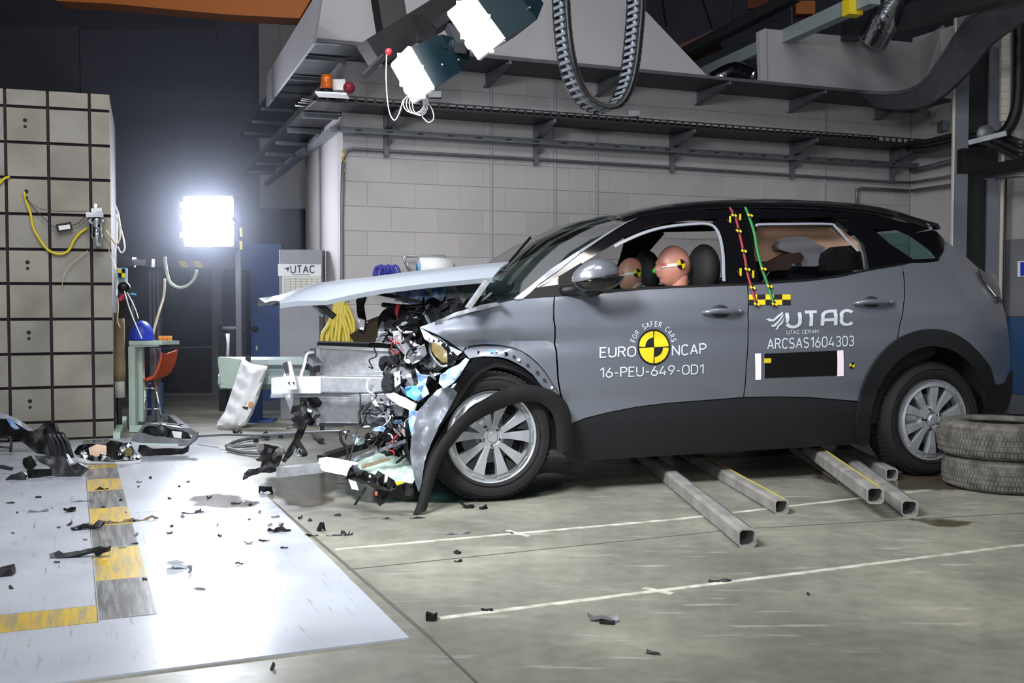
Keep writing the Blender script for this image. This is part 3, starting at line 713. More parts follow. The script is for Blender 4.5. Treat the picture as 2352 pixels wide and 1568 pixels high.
sill = [(1312, 974), (1345, 961), (1398, 948), (1465, 935), (1531, 927), (1597, 922), (1664, 917), (1708, 913), (1783, 912), (1854, 913), (1926, 919), (1972, 924), (1966, 970), (1974, 1020), (1900, 1024), (1800, 1030), (1700, 1036), (1600, 1042), (1500, 1048), (1400, 1054), (1310, 1058), (1290, 1040), (1300, 1000)]
body('sill_cladding', sill, 'cladding', off=.004, step=.04)
body('sill_cladding', sill, 'cladding', off=.004, step=.12, mirror=True)
# handles
for (cx_, cy_, par) in ((1652, 716, bd), (1999, 695, br)):
    s, z = cpt(cx_, cy_); y0 = ys0(s, z)
    L = .105 if par is bd else .115
    hl = B()
    hl.tube([(s - L, y0 - .008, z - .004), (s - L * .8, y0 - .030, z), (s - L * .3, y0 - .040, z + .006), (s + L * .4, y0 - .040, z + .004), (s + L * .9, y0 - .028, z), (s + L * 1.05, y0 - .008, z)], [.007, .013, .016, .016, .013, .007], 10, sub=4)
    h = mk('door_handle', hl, 'paint', par, True, local=True, label='grey pull handle')
    mk('handle_recess', B().ell((s + .005, y0 + .001, z - .004), (.062, .012, .042), 24, 10), 'dark', par, True, local=True)
    mk('lock_cap', B().ell((s + L * 1.18, y0 - .010, z + .003), (.018, .014, .014), 14, 8), 'paint', par, True, local=True)
# small reflection-size light marks are left to the renderer; fuel/door guard dot
# mirror
mat('mirror_silver', (150, 154, 164), .22, metal=.7, coat=.6)
mrc = cpt(1372, 640); ms, mz = mrc
mp_ = cpy(1372, 633, -.16)
def mirror_pt(x, y, dy=0): return cpy(x, y, -.16 + dy)
mw = .27 / 2
cap = B().ell(mp_ + Vector((.008, .02, .004)), (.138, .085, .082), 28, 16)
for v in cap.v:
    if v.z < mp_.z - .008: v.z = mp_.z - .008
    t = (v.x - mp_.x) / .138
    v.z += .012 * t; v.y += .04 * max(0, t)
    if t < -.1: v.z -= (.02 * (-t - .1))
mirr = mk('door_mirror', cap, 'mirror_silver', car, True, local=True, label='silver-capped door mirror')
low = B().ell(mp_ + Vector((.014, .022, -.012)), (.138, .082, .074), 28, 14)
for v in low.v:
    if v.z > mp_.z - .01: v.z = mp_.z - .01
    t = (v.x - mp_.x) / .138; v.z += .012 * t
mk('mirror_housing', low, 'black_gloss', mirr, True, local=True)
a0 = cpt(1300, 668); 
mk('mirror_arm', B().tube([(a0[0] - .02, ys0(*a0) + .01, a0[1] - .002), (a0[0] + .05, ys0(*a0) - .06, a0[1] + .008), mp_ + Vector((-.02, .03, -.075)), mp_ + Vector((.03, .02, -.06))], [.03, .028, .035, .03], 10, sub=4), 'black', mirr, True, local=True)
# far mirror
mk('door_mirror', B().ell((ms, 2 * YC + .16, mz), (.12, .085, .085), 16, 10), 'trim_grey', car, True, local=True)
# windscreen
wb = [cpt(x, y, .0) for x, y in ((1150, 692), (1184, 684), (1220, 655), (1266, 618), (1316, 584), (1365, 553), (1400, 530), (1432, 512))]
wm = [cpy(x, y, YC) for x, y in ((1112, 672), (1130, 648), (1165, 622), (1216, 589), (1272, 556), (1325, 534), (1368, 516), (1404, 508))]
print('ws', [tuple(round(a, 2) for a in q) for q in wb], [(round(q.x, 2), round(q.z, 2)) for q in wm])
rows = []
for (s, z), m_ in zip(wb, wm):
    y = ys0(s, z) + .01; rows.append(arch3(Vector((s, y, z)), Vector((min(m_.x, s), YC, m_.z)), Vector((s, 2 * YC - y, z)), 16))
ws = mk('windscreen', B().grid(rows), 'glass_screen', car, True, local=True)
# wiper and cowl
mk('wiper', B().tube([rows[2][4] + Vector((-.02, 0, .02)), rows[4][7] + Vector((-.02, 0, .02))], .008, 6), 'black', car, local=True)
mk('dashboard', B().prism([(.62, .2, .80), (.62, .2, .98), (.80, .2, 1.03), (1.02, .2, .99), (1.05, .2, .80)], (0, 1.4, 0)), 'black_soft', car, local=True)
mk('cowl', B().prism([(.30, .12, .74), (.30, .12, .93), (.62, .12, .98), (.66, .12, .74)], (0, 1.56, 0)), 'black_soft', car, local=True)
# ---- cabin: floor pan, seats, far trim
mk('floor_pan', B().prism([(.35, .10, .24), (3.2, .10, .26), (3.2, .10, .42), (.35, .10, .40)], (0, 1.6, 0)), 'black_soft', car, local=True)
mk('underbody', B().prism([(-.3, .25, .30), (.4, .25, .24), (.4, .25, .72), (-.3, .25, .66)], (0, 1.3, 0)), 'black_soft', car, local=True)
for yy, nm in ((.055, 'door_card'), (1.72, 'door_card')):
    mk(nm, B().prism([(.75, yy, .32), (2.35, yy, .32), (2.5, yy, .60), (2.75, yy, .72), (2.75, yy, 1.0), (.85, yy, .97)], (0, .03, 0)), 'black_soft', car, local=True)
def seat(s, y, kind='front'):
    o = mk('seat_back', B().hexa([Vector(q) for q in ((s, y - .23, .45), (s + .13, y - .23, .45), (s + .13, y + .23, .45), (s, y + .23, .45), (s + .20, y - .19, 1.12), (s + .31, y - .19, 1.12), (s + .31, y + .19, 1.12), (s + .20, y + .19, 1.12))]), 'black_soft', car, local=True); bevel(o, .04, 3)
    o2 = mk('seat_cushion', B().hexa([Vector(q) for q in ((s - .42, y - .24, .42), (s + .05, y - .24, .42), (s + .05, y + .24, .42), (s - .42, y + .24, .42), (s - .44, y - .24, .60), (s + .05, y - .24, .56), (s + .05, y + .24, .56), (s - .44, y + .24, .60))]), 'black_soft', car, local=True); bevel(o2, .03, 2)
    h = B().ell((s + .30, y, 1.22), (.085, .14, .15), 20, 12)
    mk('head_restraint', h, 'black_soft', o, True, local=True)
    for d in (-.06, .06): mk('restraint_post', B().tube([(s + .26, y + d, 1.08), (s + .30, y + d, 1.2)], .007, 6), 'chrome', o, True, local=True)
# ---- wheels
def wheel(c, arch_r, ang=0.0, lab=None, steer=0):
    """c = hub centre on the rim's outer face in car coordinates"""
    c = Vector(c); q = B(); RR = .238; TR = c.z - .003
    out = Vector((0, -1, 0))
    q.lathe([(.198, .012), (.212, .004), (.226, -.004), (.236, -.002), (.239, .004), (.236, -.016), (.222, -.03), (.205, -.06), (.20, -.18), (.196, -.18), (.19, -.06)], c, out, (0, 0, 1), 56)
    w = mk('wheel', q, 'rim', car, True, local=True, label=lab)
    t = B(); prof = [(.236, -.006), (.244, .010), (.262, .020), (.290, .022), (.312, .014), (TR - .012, -.006), (TR - .003, -.024), (TR, -.05), (TR, -.17), (TR - .01, -.20), (.30, -.222), (.25, -.21), (.236, -.19)]
    t.lathe(prof, c, out, (0, 0, 1), 72)
    tyre = mk('tyre', t, 'rubber', w, True, local=True)
    # tread blocks and a raised ring on the sidewall
    tb = B()
    for k in range(72):
        a = 2 * math.pi * k / 72
        for (h, wd) in ((-.035, .022), (-.07, .022), (-.105, .022), (-.14, .022), (-.172, .02)):
            d = Vector((math.sin(a + h * .6), 0, math.cos(a + h * .6))); tg_ = Vector((d.z, 0, -d.x))
            p = c + d * (TR + .001) + out * h
            if p.z < .006: continue
            tb.hexa([p - tg_ * .010 - out * wd / 2 - d * .004, p + tg_ * .010 - out * wd / 2 - d * .004, p + tg_ * .010 + out * wd / 2 - d * .004, p - tg_ * .010 + out * wd / 2 - d * .004,
                     p - tg_ * .009 - out * wd * .45 + d * .004, p + tg_ * .009 - out * wd * .45 + d * .004, p + tg_ * .009 + out * wd * .45 + d * .004, p - tg_ * .009 + out * wd * .45 + d * .004])
    mk('tread', tb, 'rubber', w, local=True, kind='stuff')
    rg = B()
    for rr in (.252, .300): rg.lathe([(rr - .003, .016), (rr, .0255), (rr + .003, .016)], c, out, (0, 0, 1), 64)
    mk('sidewall_ring', rg, 'rubber', w, True, local=True)
    # dark dish, brake disc
    bk = B().lathe([(.0, -.13), (.19, -.13), (.196, -.05)], c, out, (0, 0, 1), 40); mk('wheel_well_back', bk, 'black_soft', w, True, local=True)
    bd_ = B().lathe([(.05, -.05), (.05, -.07), (.145, -.075), (.145, -.095), (.05, -.095)], c, out, (0, 0, 1), 40); mk('brake_disc', bd_, 'steel', w, True, local=True)
    mk('brake_caliper', B().box(c + Vector((.11, .08, .04)), (.06, .05, .13)), 'rim_dark', w, local=True)
    def pr(r, a, h): return c + Vector((math.sin(a) * r, 0, math.cos(a) * r)) + out * h
    for k in range(5):
        for sg in (-1, 1):
            a = ang + k * 2 * math.pi / 5 + sg * R(17.5)
            b = B(); a1 = a - sg * R(6)
            cs = []
            for (r, hw, h) in ((.045, .017, .006), (.10, .018, .004), (.16, .025, .008), (.224, .037, .004)):
                aa = a1 + (a - a1) * min(1, r / .2)
                cs.append((pr(r, aa - hw / r * (1 if r > .06 else .8), h), pr(r, aa + hw / r * (1 if r > .06 else .8), h)))
            k0 = len(b.v)
            for (l, r_) in cs: b.v += [l, r_, r_ - out * .045, l - out * .045]
            for i in range(3):
                for j in range(4):
                    A_ = k0 + i * 4 + j; B_ = k0 + i * 4 + (j + 1) % 4; b.f.append([A_, B_, B_ + 4, A_ + 4])
            b.f.append([k0, k0 + 1, k0 + 2, k0 + 3][::-1]); b.f.append([k0 + 12, k0 + 13, k0 + 14, k0 + 15])
            sk = mk('spoke', b, 'rim', w, local=True); fixn(sk); bevel(sk, .003, 2)
        a = ang + k * 2 * math.pi / 5
        b = B().prism([pr(.135, a, -.006), pr(.222, a - .15, -.004), pr(.222, a + .15, -.004)], (0, .02, 0)); mk('spoke_web', b, 'rim_dark', w, local=True)
        rc = B().lathe([(0, .0005), (.0155, .0005), (.016, -.012)], pr(.054, a + R(36), 0), out, (0, 0, 1), 16); mk('bolt_shade', rc, 'rim_dark', w, local=True)  # dark discs paint in recess shade round the bolts
        n_ = B().lathe([(0, .012), (.009, .012), (.011, .0), (.011, -.01)], pr(.054, a + R(36), 0), out, (0, 0, 1), 6); mk('wheel_bolt', n_, 'chrome', w, local=True)
    hb = B().lathe([(.0, .012), (.024, .011), (.028, .007), (.030, .002), (.07, -.006), (.085, -.03)], c, out, (0, 0, 1), 32); mk('hub_cap', hb, 'rim', w, local=True)
    return w
fw_c = Vector((0, 0, HZ)); rw_c = cpy(2141, 961, .0)
print('rear hub', rw_c)
wheel(fw_c, .40, R(2), 'front wheel on the camera side')
rw_c.z = HZ; wheel(rw_c, .40, R(20), 'rear wheel on the camera side')
for c in (fw_c, rw_c):
    q = B().lathe([(.0, 0), (.22, .0), (.33, -.01), (.337, -.05), (.337, -.17), (.3, -.2), (0, -.2)], c + Vector((0, 2 * YC - .02 , 0)), (0, 1, 0), (0, 0, 1), 40)
    mk('wheel', q, 'rubber', car, True, local=True, label='far-side wheel')
    # arch liner
    rows = []; Rr = .43
    for i in range(25):
        a = R(-105 + 210 * i / 24); d = Vector((math.sin(a), 0, math.cos(a)))
        rows.append([c + d * Rr * (1 if y < .3 else .97) + Vector((0, y, 0)) for y in (.05, .16, .30, .34)] + [c + d * .05 + Vector((0, .36, 0))])
    mk('arch_liner', B().grid(rows), 'black_soft', car, True, local=True)
# ---- bonnet
hl = [(643, 698), (684, 692.5), (748, 691), (817, 676), (881, 664.6), (983, 652), (1060, 645), (1131, 639)]
hu = [(645, 696.5), (700, 671), (748, 654), (812, 645.5), (868, 640), (980, 625.5), (1070, 616), (1169, 606)]
rows = []
for a, b in zip(hl, hu):
    A = cpy(a[0], a[1], .04); Bq = cpy(b[0], b[1], .26)
    zb = Bq.z
    rows.append([A + Vector((0, .012, -.012)), A, A.lerp(Bq, .5) + Vector((0, 0, .006)), Bq, Vector((Bq.x, .55, zb + .004)), Vector((Bq.x, .95, zb + .0)), Vector((Bq.x, 1.35, zb - .01)), Vector((A.x, 1.62, A.z + .02)), Vector((A.x, 1.74, A.z - .02))])
print('hood', rows[0][1], rows[-1][1], rows[-1][3])
hood = mk('bonnet', B().grid(rows), 'paint_lit', car, True, local=True, label='raised silver-grey bonnet'); solid(hood, .012, -1)
rows2 = [[p + Vector((0, 0, -.03 - .02 * (i % 2))) for i, p in enumerate(r[2:8])] for r in rows[1:]]
o = mk('bonnet_frame', B().grid(rows2), 'galv', hood, True, local=True); solid(o, .01, -1)
# ---- things hanging under the bonnet, front frame and engine bay (all distances real, near the nose of the car)
def S(name, pp, Y, m, amp=.0, step=10, thick=.006, tilt=(0, 0), lab=None, smooth=False, par=None):
    return sheet(name, pp, Y, m, par or car, amp, step, thick, tilt, smooth, label=lab) if lab else sheet(name, pp, Y, m, par or car, amp, step, thick, tilt, smooth)
# inner slam panels / far wing
S('far_inner_wing', [(868, 672), (960, 655), (1118, 642), (1120, 690), (1060, 700), (1000, 690), (930, 684)], 6.5, 'panel_white', .02, 16, lab='pale crumpled far inner wing')
for pp in ([(905, 690), (925, 672), (945, 664), (975, 664), (990, 690), (960, 700)], [(990, 664), (1025, 660), (1020, 690), (995, 692)]): S('insulation_pad', pp, 6.3, 'bluewhite', .03, 8)
pbeam('strut_brace', (860, 672, 5.9), (1010, 702, 5.9), .02, .02, 'black', car); pbeam('strut_brace', (1118, 646, 5.3), (1074, 708, 5.25), .035, .02, 'steel', car); pbeam('strut_brace', (1114, 646, 5.6), (1107, 700, 5.5), .02, .02, 'steel', car)
ptube('bonnet_strut', [(718, 698, 5.4), (728, 712, 5.4), (742, 726, 5.4)], .009, 'steel', car)
pbeam('bonnet_latch', (732, 698, 5.6), (768, 728, 5.6), .04, .03, 'dark', car)
S('torn_bracket', [(826, 678), (846, 674), (836, 700), (842, 740), (838, 760), (826, 755), (820, 716), (818, 690)], 5.6, 'black', .02, 8)
S('torn_bracket', [(822, 730), (838, 735), (836, 758), (826, 756)], 5.55, 'bright_metal', .01, 8)
# radiator pack
P0 = pY(735, 795, 5.72); P1 = pY(995, 802, 5.62)
def rad(px, py, Y): return pY(px, py, Y)
q = B(); f0 = [pY(735, 800, 5.72), pY(1000, 806, 5.60), pY(1000, 976, 5.60), pY(735, 974, 5.72)]
mat('rad', (222, 224, 228), .5, metal=.0, rgb2=(192, 195, 200), scale=24, bump=.5, bscale=55)
bk = [p + Vector((.02, .07, 0)) for p in f0]
radi = mk('radiator', B().hexa([f0[3], f0[2], bk[2], bk[3], f0[0], f0[1], bk[1], bk[0]]), 'rad', car)
fins = B()
for i in range(56):
    y = 804 + i * (970 - 804) / 55
    fins.beam(pY(738, y, 5.718), pY(985, y + 1.5, 5.60), .008, .0022)
mk('radiator_fin', fins, 'rad', radi, kind='stuff')
pbeam('radiator_rail', (733, 796, 5.70), (1010, 808, 5.58), .03, .016, 'bright_metal', radi); pbeam('radiator_rail', (735, 974, 5.70), (1000, 978, 5.58), .03, .012, 'dark', radi)
pbeam('upper_crossmember', (733, 790, 5.75), (850, 793, 5.70), .06, .022, 'dark', car); pbeam('upper_crossmember', (850, 793, 5.70), (960, 802, 5.6), .06, .03, 'black', car)
pbeam('seal_strip', (733, 785, 5.70), (850, 787, 5.66), .02, .008, 'grey_plastic', car)
pbeam('side_tank', (719, 800, 5.70), (719, 978, 5.70), .035, .03, 'grey_plastic', car); pbeam('side_tank', (731, 800, 5.72), (731, 975, 5.72), .02, .02, 'white', car)
for (x0, y0, x1, y1, w, m_) in ((704, 812, 730, 838, .06, 'steel'), (706, 840, 728, 848, .05, 'dark'), (708, 905, 730, 930, .05, 'black'), (712, 930, 728, 955, .04, 'grey_plastic'), (700, 945, 716, 972, .03, 'black')):
    pbeam('tank_bracket', (x0, y0, 5.66), (x1, y1, 5.62), w, .03, m_, car)
ptube('air_line', [(722, 808, 5.6), (706, 812, 5.6), (700, 836, 5.6), (692, 862, 5.6), (694, 885, 5.6), (698, 915, 5.6), (703, 938, 5.6), (716, 945, 5.6)], .008, 'white', car)
# crash beam
def hexpx(a, Ya, b, Yb, d, name, m, **kw):  # a,b = (x, ytop, ybottom)
    v = [pY(a[0], a[2], Ya), pY(b[0], b[2], Yb), pY(b[0], b[2], Yb) + Vector((.02, d, 0)), pY(a[0], a[2], Ya) + Vector((.02, d, 0)), pY(a[0], a[1], Ya), pY(b[0], b[1], Yb), pY(b[0], b[1], Yb) + Vector((.02, d, 0)), pY(a[0], a[1], Ya) + Vector((.02, d, 0))]
    o = mk(name, B().hexa(v), m, car, **kw); bevel(o, .006, 2); return o
beam = hexpx((736, 864, 901), 5.45, (880, 866, 902), 5.40, .07, 'crash_beam', 'steel', label='bare aluminium crash beam')
o = hexpx((622, 868, 905), 5.62, (736, 864, 904), 5.45, .07, 'crash_beam_end', 'bright_metal')  # lighter metal paints in the strong light on this end
hexpx((880, 864, 900), 5.40, (912, 860, 902), 5.36, .10, 'beam_box', 'foil')
hexpx((620, 905, 914), 5.60, (905, 903, 909), 5.37, .09, 'beam_lip', 'steel')
S('tow_bracket', [(652, 832), (668, 828), (674, 852), (678, 868), (682, 893), (662, 895), (656, 872), (650, 866), (654, 855)], 5.44, 'bright_metal', .0, 20, .012)
S('tow_bracket_back', [(650, 833), (660, 830), (664, 856), (655, 858)], 5.42, 'dark', 0, 20, .01)
for xx in (664, 675): mk('bolt_hole', B().lathe([(0, 0), (.005, 0), (.005, .004)], pY(xx, 879, 5.425), (0, -1, 0), (0, 0, 1), 10), 'black_soft', car)
S('torn_foam', [(652, 905), (676, 903), (672, 935), (668, 945), (660, 925)], 5.5, 'grey_plastic', .01, 10)
# black torn bumper skeleton
bump_sk = S('torn_bumper_carrier', [(690, 912), (704, 915), (706, 945), (709, 962), (700, 985), (690, 1008), (672, 1042), (655, 1062), (648, 1056), (662, 1030), (676, 1008), (684, 985), (676, 982), (658, 985), (676, 972), (668, 962), (680, 955), (668, 948), (672, 932), (688, 930)], 5.35, 'black', .015, 9, .012, (.0, -.05), lab='torn black plastic bumper carrier')
S('torn_bumper_corner', [(588, 1022), (605, 1020), (640, 1026), (652, 1036), (642, 1062), (636, 1080), (620, 1086), (600, 1084), (575, 1092), (558, 1101), (562, 1088), (572, 1078), (598, 1074), (602, 1060), (588, 1056), (600, 1048), (592, 1036)], 5.05, 'black', .015, 9, .012, (.05, -.1), lab='jagged black bumper corner')
# lower frame legs lying forward
pbeam('lower_crossmember', (640, 1084, 4.98), (740, 1073, 5.12), .05, .045, 'steel', car); pbeam('lower_crossmember', (740, 1062, 5.12), (800, 1074, 5.05), .06, .05, 'bright_metal', car)
hexpx((738, 1055, 1082), 5.06, (808, 1068, 1096), 4.98, .09, 'energy_box', 'white')
pbeam('subframe_rail', (738, 1052, 5.3), (930, 992, 5.75), .06, .03, 'black', car)
pbeam('subframe_rail', (700, 1045, 5.2), (684, 1018, 5.25), .03, .02, 'black', car); ptube('tow_eye', [(688, 1030, 5.2), (682, 1038, 5.2), (686, 1046, 5.2), (694, 1042, 5.2), (692, 1032, 5.2)], .006, 'chrome', car)
ptube('hose', [(782, 992, 5.3), (784, 1012, 5.25), (796, 1028, 5.2), (798, 1044, 5.15), (790, 1070, 5.1), (785, 1090, 5.05)], .008, 'black', car); ptube('cable', [(826, 900, 5.25), (828, 920, 5.25), (826, 960, 5.25), (812, 1020, 5.22), (802, 1060, 5.2)], .004, 'dark', car)
S('under_tray', [(810, 1062), (870, 1030), (930, 1012), (960, 1020), (958, 1090), (948, 1110), (900, 1105), (850, 1085), (815, 1080)], 5.45, 'mint', .02, 14, .006, (0, -.4), lab='pale green wet undertray')
S('under_tray_edge', [(830, 1068), (895, 1050), (897, 1056), (832, 1076)], 5.2, 'brown', .008, 12, .008)
S('under_tray_edge', [(800, 1054), (905, 1018), (930, 1008), (932, 1016), (850, 1046), (812, 1062)], 5.3, 'silver_crumple', .02, 10, .01)
S('washer_bottle', [(808, 1072), (830, 1080), (860, 1094), (868, 1082), (884, 1090), (902, 1108), (906, 1120), (895, 1126), (870, 1118), (840, 1108), (812, 1100), (800, 1104), (802, 1090)], 4.98, 'black_gloss', .02, 10, .03, (.0, -.06), lab='split black air duct')
S('loose_flap', [(800, 1100), (818, 1106), (824, 1126), (808, 1122)], 4.95, 'bright_metal', .005, 12, .006)
S('loose_flap', [(812, 1158), (838, 1118), (842, 1122), (826, 1146), (818, 1160)], 4.9, 'black', .004, 12, .01)
S('loose_flap', [(858, 1130), (872, 1136), (884, 1154), (872, 1162), (860, 1148)], 4.9, 'black', .01, 8, .01); S('indicator_lens', [(862, 1128), (868, 1130), (866, 1138), (861, 1136)], 4.88, 'orange', 0, 8, .008)
S('yellow_clip', [(908, 1108), (922, 1104), (928, 1108), (912, 1114)], 5.0, 'yellow', 0, 10, .008)
S('black_duct', [(900, 1118), (930, 1108), (948, 1112), (950, 1140), (930, 1146), (905, 1140), (880, 1150), (870, 1140)], 5.05, 'black', .02, 12, .02)
# compressor, alternator, gearbox-like lumps
def lump(name, px, py, Y, r, m, sc=(1, 1, 1)):
    q = B().lathe([(0, .5 * r), (.5 * r, .5 * r), (.55 * r, .35 * r), (r, .3 * r), (r, -.5 * r), (.7 * r, -.6 * r), (0, -.6 * r)], pY(px, py, Y), (-.5, -.85, .1), (0, 0, 1), 20)
    o = mk(name, q, m, car, local=False); return o
lump('alternator', 925, 880, 5.45, .085, 'steel'); lump('pulley', 902, 885, 5.35, .06, 'dark'); lump('starter_motor', 930, 945, 5.45, .07, 'black'); lump('compressor', 880, 955, 5.5, .05, 'galv')
lump('steering_pump', 905, 1000, 5.45, .055, 'black'); lump('filter_housing', 905, 745, 5.7, .09, 'black'); lump('engine_cover', 945, 760, 5.6, .10, 'dark')
S('battery_tray', [(805, 770), (838, 745), (880, 728), (900, 735), (895, 760), (860, 785), (815, 788)], 6.0, 'brown', .01, 14, .02)
ptube('red_cable', [(915, 700, 5.6), (912, 715, 5.6), (917, 733, 5.6)], .012, 'red', car)
for (pp, r_, m_) in (([(880, 700, 5.7), (935, 705, 5.6), (1000, 700, 5.6), (1045, 690, 5.6)], .014, 'black'), ([(905, 702, 5.7), (960, 712, 5.6), (1020, 712, 5.5), (1060, 700, 5.5)], .01, 'dark'), ([(930, 730, 5.6), (935, 760, 5.55), (950, 790, 5.5), (955, 830, 5.4)], .022, 'black'), ([(880, 770, 5.6), (900, 780, 5.5), (920, 800, 5.5), (930, 830, 5.4)], .015, 'black'),
                     ([(850, 920, 5.45), (880, 925, 5.4), (915, 918, 5.4), (945, 930, 5.35)], .008, 'steel'), ([(835, 940, 5.45), (880, 945, 5.4), (925, 942, 5.4)], .008, 'chrome'), ([(838, 952, 5.45), (880, 957, 5.4), (925, 952, 5.4)], .008, 'steel'), ([(835, 930, 5.4), (826, 950, 5.4), (828, 972, 5.4)], .007, 'black'),
                     ([(905, 905, 5.4), (888, 900, 5.4), (862, 902, 5.4)], .006, 'black'), ([(848, 868, 5.36), (843, 882, 5.36), (846, 898, 5.36), (856, 902, 5.36)], .005, 'white')):
    ptube('hose', pp, r_, m_, car)
# upper dark mass: scuttle, wiring, air box
S('air_box', [(1000, 715), (1040, 690), (1070, 684), (1110, 680), (1150, 690), (1100, 702), (1050, 716), (1005, 735)], 5.35, 'black', .03, 12, .03)
S('air_box', [(905, 760), (925, 700), (940, 722), (965, 735), (975, 760), (985, 800), (960, 815), (930, 800), (910, 790)], 5.5, 'black', .035, 11, .03)
S('inner_wing', [(1000, 738), (1050, 716), (1110, 700), (1140, 694), (1150, 700), (1100, 712), (1040, 728), (1000, 746)], 5.22, 'galv', .01, 12, .01)
S('bent_bracket', [(902, 762), (916, 760), (940, 795), (950, 812), (935, 818), (918, 800), (908, 785)], 5.3, 'steel', .015, 9, .012)
S('bent_bracket', [(940, 822), (960, 800), (975, 790), (980, 812), (960, 832), (945, 836)], 5.25, 'grey_plastic', .015, 9, .012)
S('engine_side', [(870, 830), (905, 815), (950, 830), (985, 850), (990, 900), (975, 960), (945, 1000), (915, 990), (890, 960), (905, 915), (900, 880)], 5.5, 'dark', .03, 12, .04)
S('engine_front', [(890, 985), (960, 975), (975, 1040), (940, 1060), (880, 1040), (860, 1010)], 5.55, 'black', .03, 12, .04)
# headlamp
S('headlamp_housing', [(985, 775), (1010, 778), (1040, 800), (1058, 815), (1040, 840), (1018, 842), (998, 825), (986, 800)], 5.19, 'black_gloss', .006, 10, .05, lab='broken headlamp')
S('headlamp_lens', [(989, 786), (1005, 788), (1026, 806), (1028, 830), (1018, 832), (1000, 818), (992, 804)], 5.15, 'gold', .004, 9, .02)
ptube('headlamp_ring', [(987, 784, 5.13), (988, 806, 5.13), (1000, 828, 5.12), (1016, 841, 5.11), (1028, 838, 5.11)], .006, 'chrome', car)
S('wing_edge', [(964, 752), (985, 765), (1022, 790), (1062, 808), (1052, 816), (1010, 800), (975, 778)], 5.17, 'paint_lit', .004, 12, .01, lab='folded front edge of the wing')
# bluish white torn plastics
S('torn_plastic', [(1012, 862), (1030, 848), (1055, 836), (1070, 822), (1078, 826), (1058, 858), (1040, 880), (1020, 892), (1008, 880)], 5.1, 'bluewhite', .015, 7, .006)
S('torn_plastic', [(955, 846), (965, 860), (982, 862), (978, 885), (985, 905), (960, 922), (945, 912), (965, 895), (960, 870)], 5.18, 'bluewhite', .02, 7, .006)
S('torn_plastic', [(885, 905), (905, 902), (935, 915), (958, 928), (950, 945), (925, 935), (900, 920)], 5.2, 'white', .015, 8, .008)
S('torn_plastic', [(930, 890), (955, 885), (968, 905), (955, 920), (935, 908)], 5.17, 'cyan', .015, 8, .006)
S('torn_plastic', [(940, 940), (960, 945), (958, 985), (945, 1000), (938, 970)], 5.2, 'bluewhite', .015, 8, .006)
S('white_bottle', [(905, 858), (918, 852), (920, 880), (908, 890)], 5.25, 'white', .008, 8, .02)
# fragments of plastic, wiring and castings in the crushed bay
rs = random.Random(11)
pal = ['black'] * 5 + ['black_gloss'] * 2 + ['dark'] * 3 + ['grey_plastic', 'steel', 'steel', 'foil', 'galv', 'bluewhite', 'white']
reg = [([(870, 760), (900, 720), (950, 725), (985, 790), (1010, 850), (960, 900), (930, 990), (950, 1050), (880, 1040), (870, 960), (900, 900), (880, 830)], 90, 5.25, 5.55), ([(860, 900), (960, 900), (950, 990), (840, 985)], 40, 5.3, 5.45), ([(960, 700), (1120, 660), (1140, 690), (1000, 740), (930, 740)], 20, 5.3, 5.6), ([(780, 985), (940, 990), (950, 1060), (860, 1050), (800, 1010)], 22, 5.2, 5.5)]
for pg, n_, ya, yb in reg:
    k = 0
    while k < n_:
        x = rs.uniform(min(p[0] for p in pg), max(p[0] for p in pg)); y = rs.uniform(min(p[1] for p in pg), max(p[1] for p in pg))
        if not pin(pg, x, y): continue
        k += 1; a0_ = rs.uniform(0, 6.28); L = rs.uniform(6, 21); W_ = L * rs.uniform(.12, .6); pts = []
        for j in range(7):
            a = 6.283 * j / 7; u_ = math.cos(a) * L * rs.uniform(.6, 1.1); v_ = math.sin(a) * W_ * rs.uniform(.5, 1.1)
            pts.append((x + u_ * math.cos(a0_) - v_ * math.sin(a0_), y + u_ * math.sin(a0_) + v_ * math.cos(a0_)))
        st = random.getstate(); random.seed(k * 7 + n_)
        S('broken_fragment', pts, rs.uniform(ya, yb), rs.choice(pal), .014, 7, .008, (rs.uniform(-.4, .4), rs.uniform(-.4, .4)))
        random.setstate(st)
for k in range(34):
    x = rs.uniform(850, 970); y = rs.uniform(740, 1000); pp = [(x, y, rs.uniform(5.2, 5.4))]
    for j in range(4): x += rs.uniform(-22, 22); y += rs.uniform(-6, 24); pp.append((x, y, rs.uniform(5.2, 5.4)))
    ptube('loose_wire', pp, .0035, rs.choice(['black'] * 6 + ['dark'] * 3 + ['red', 'white']), car)
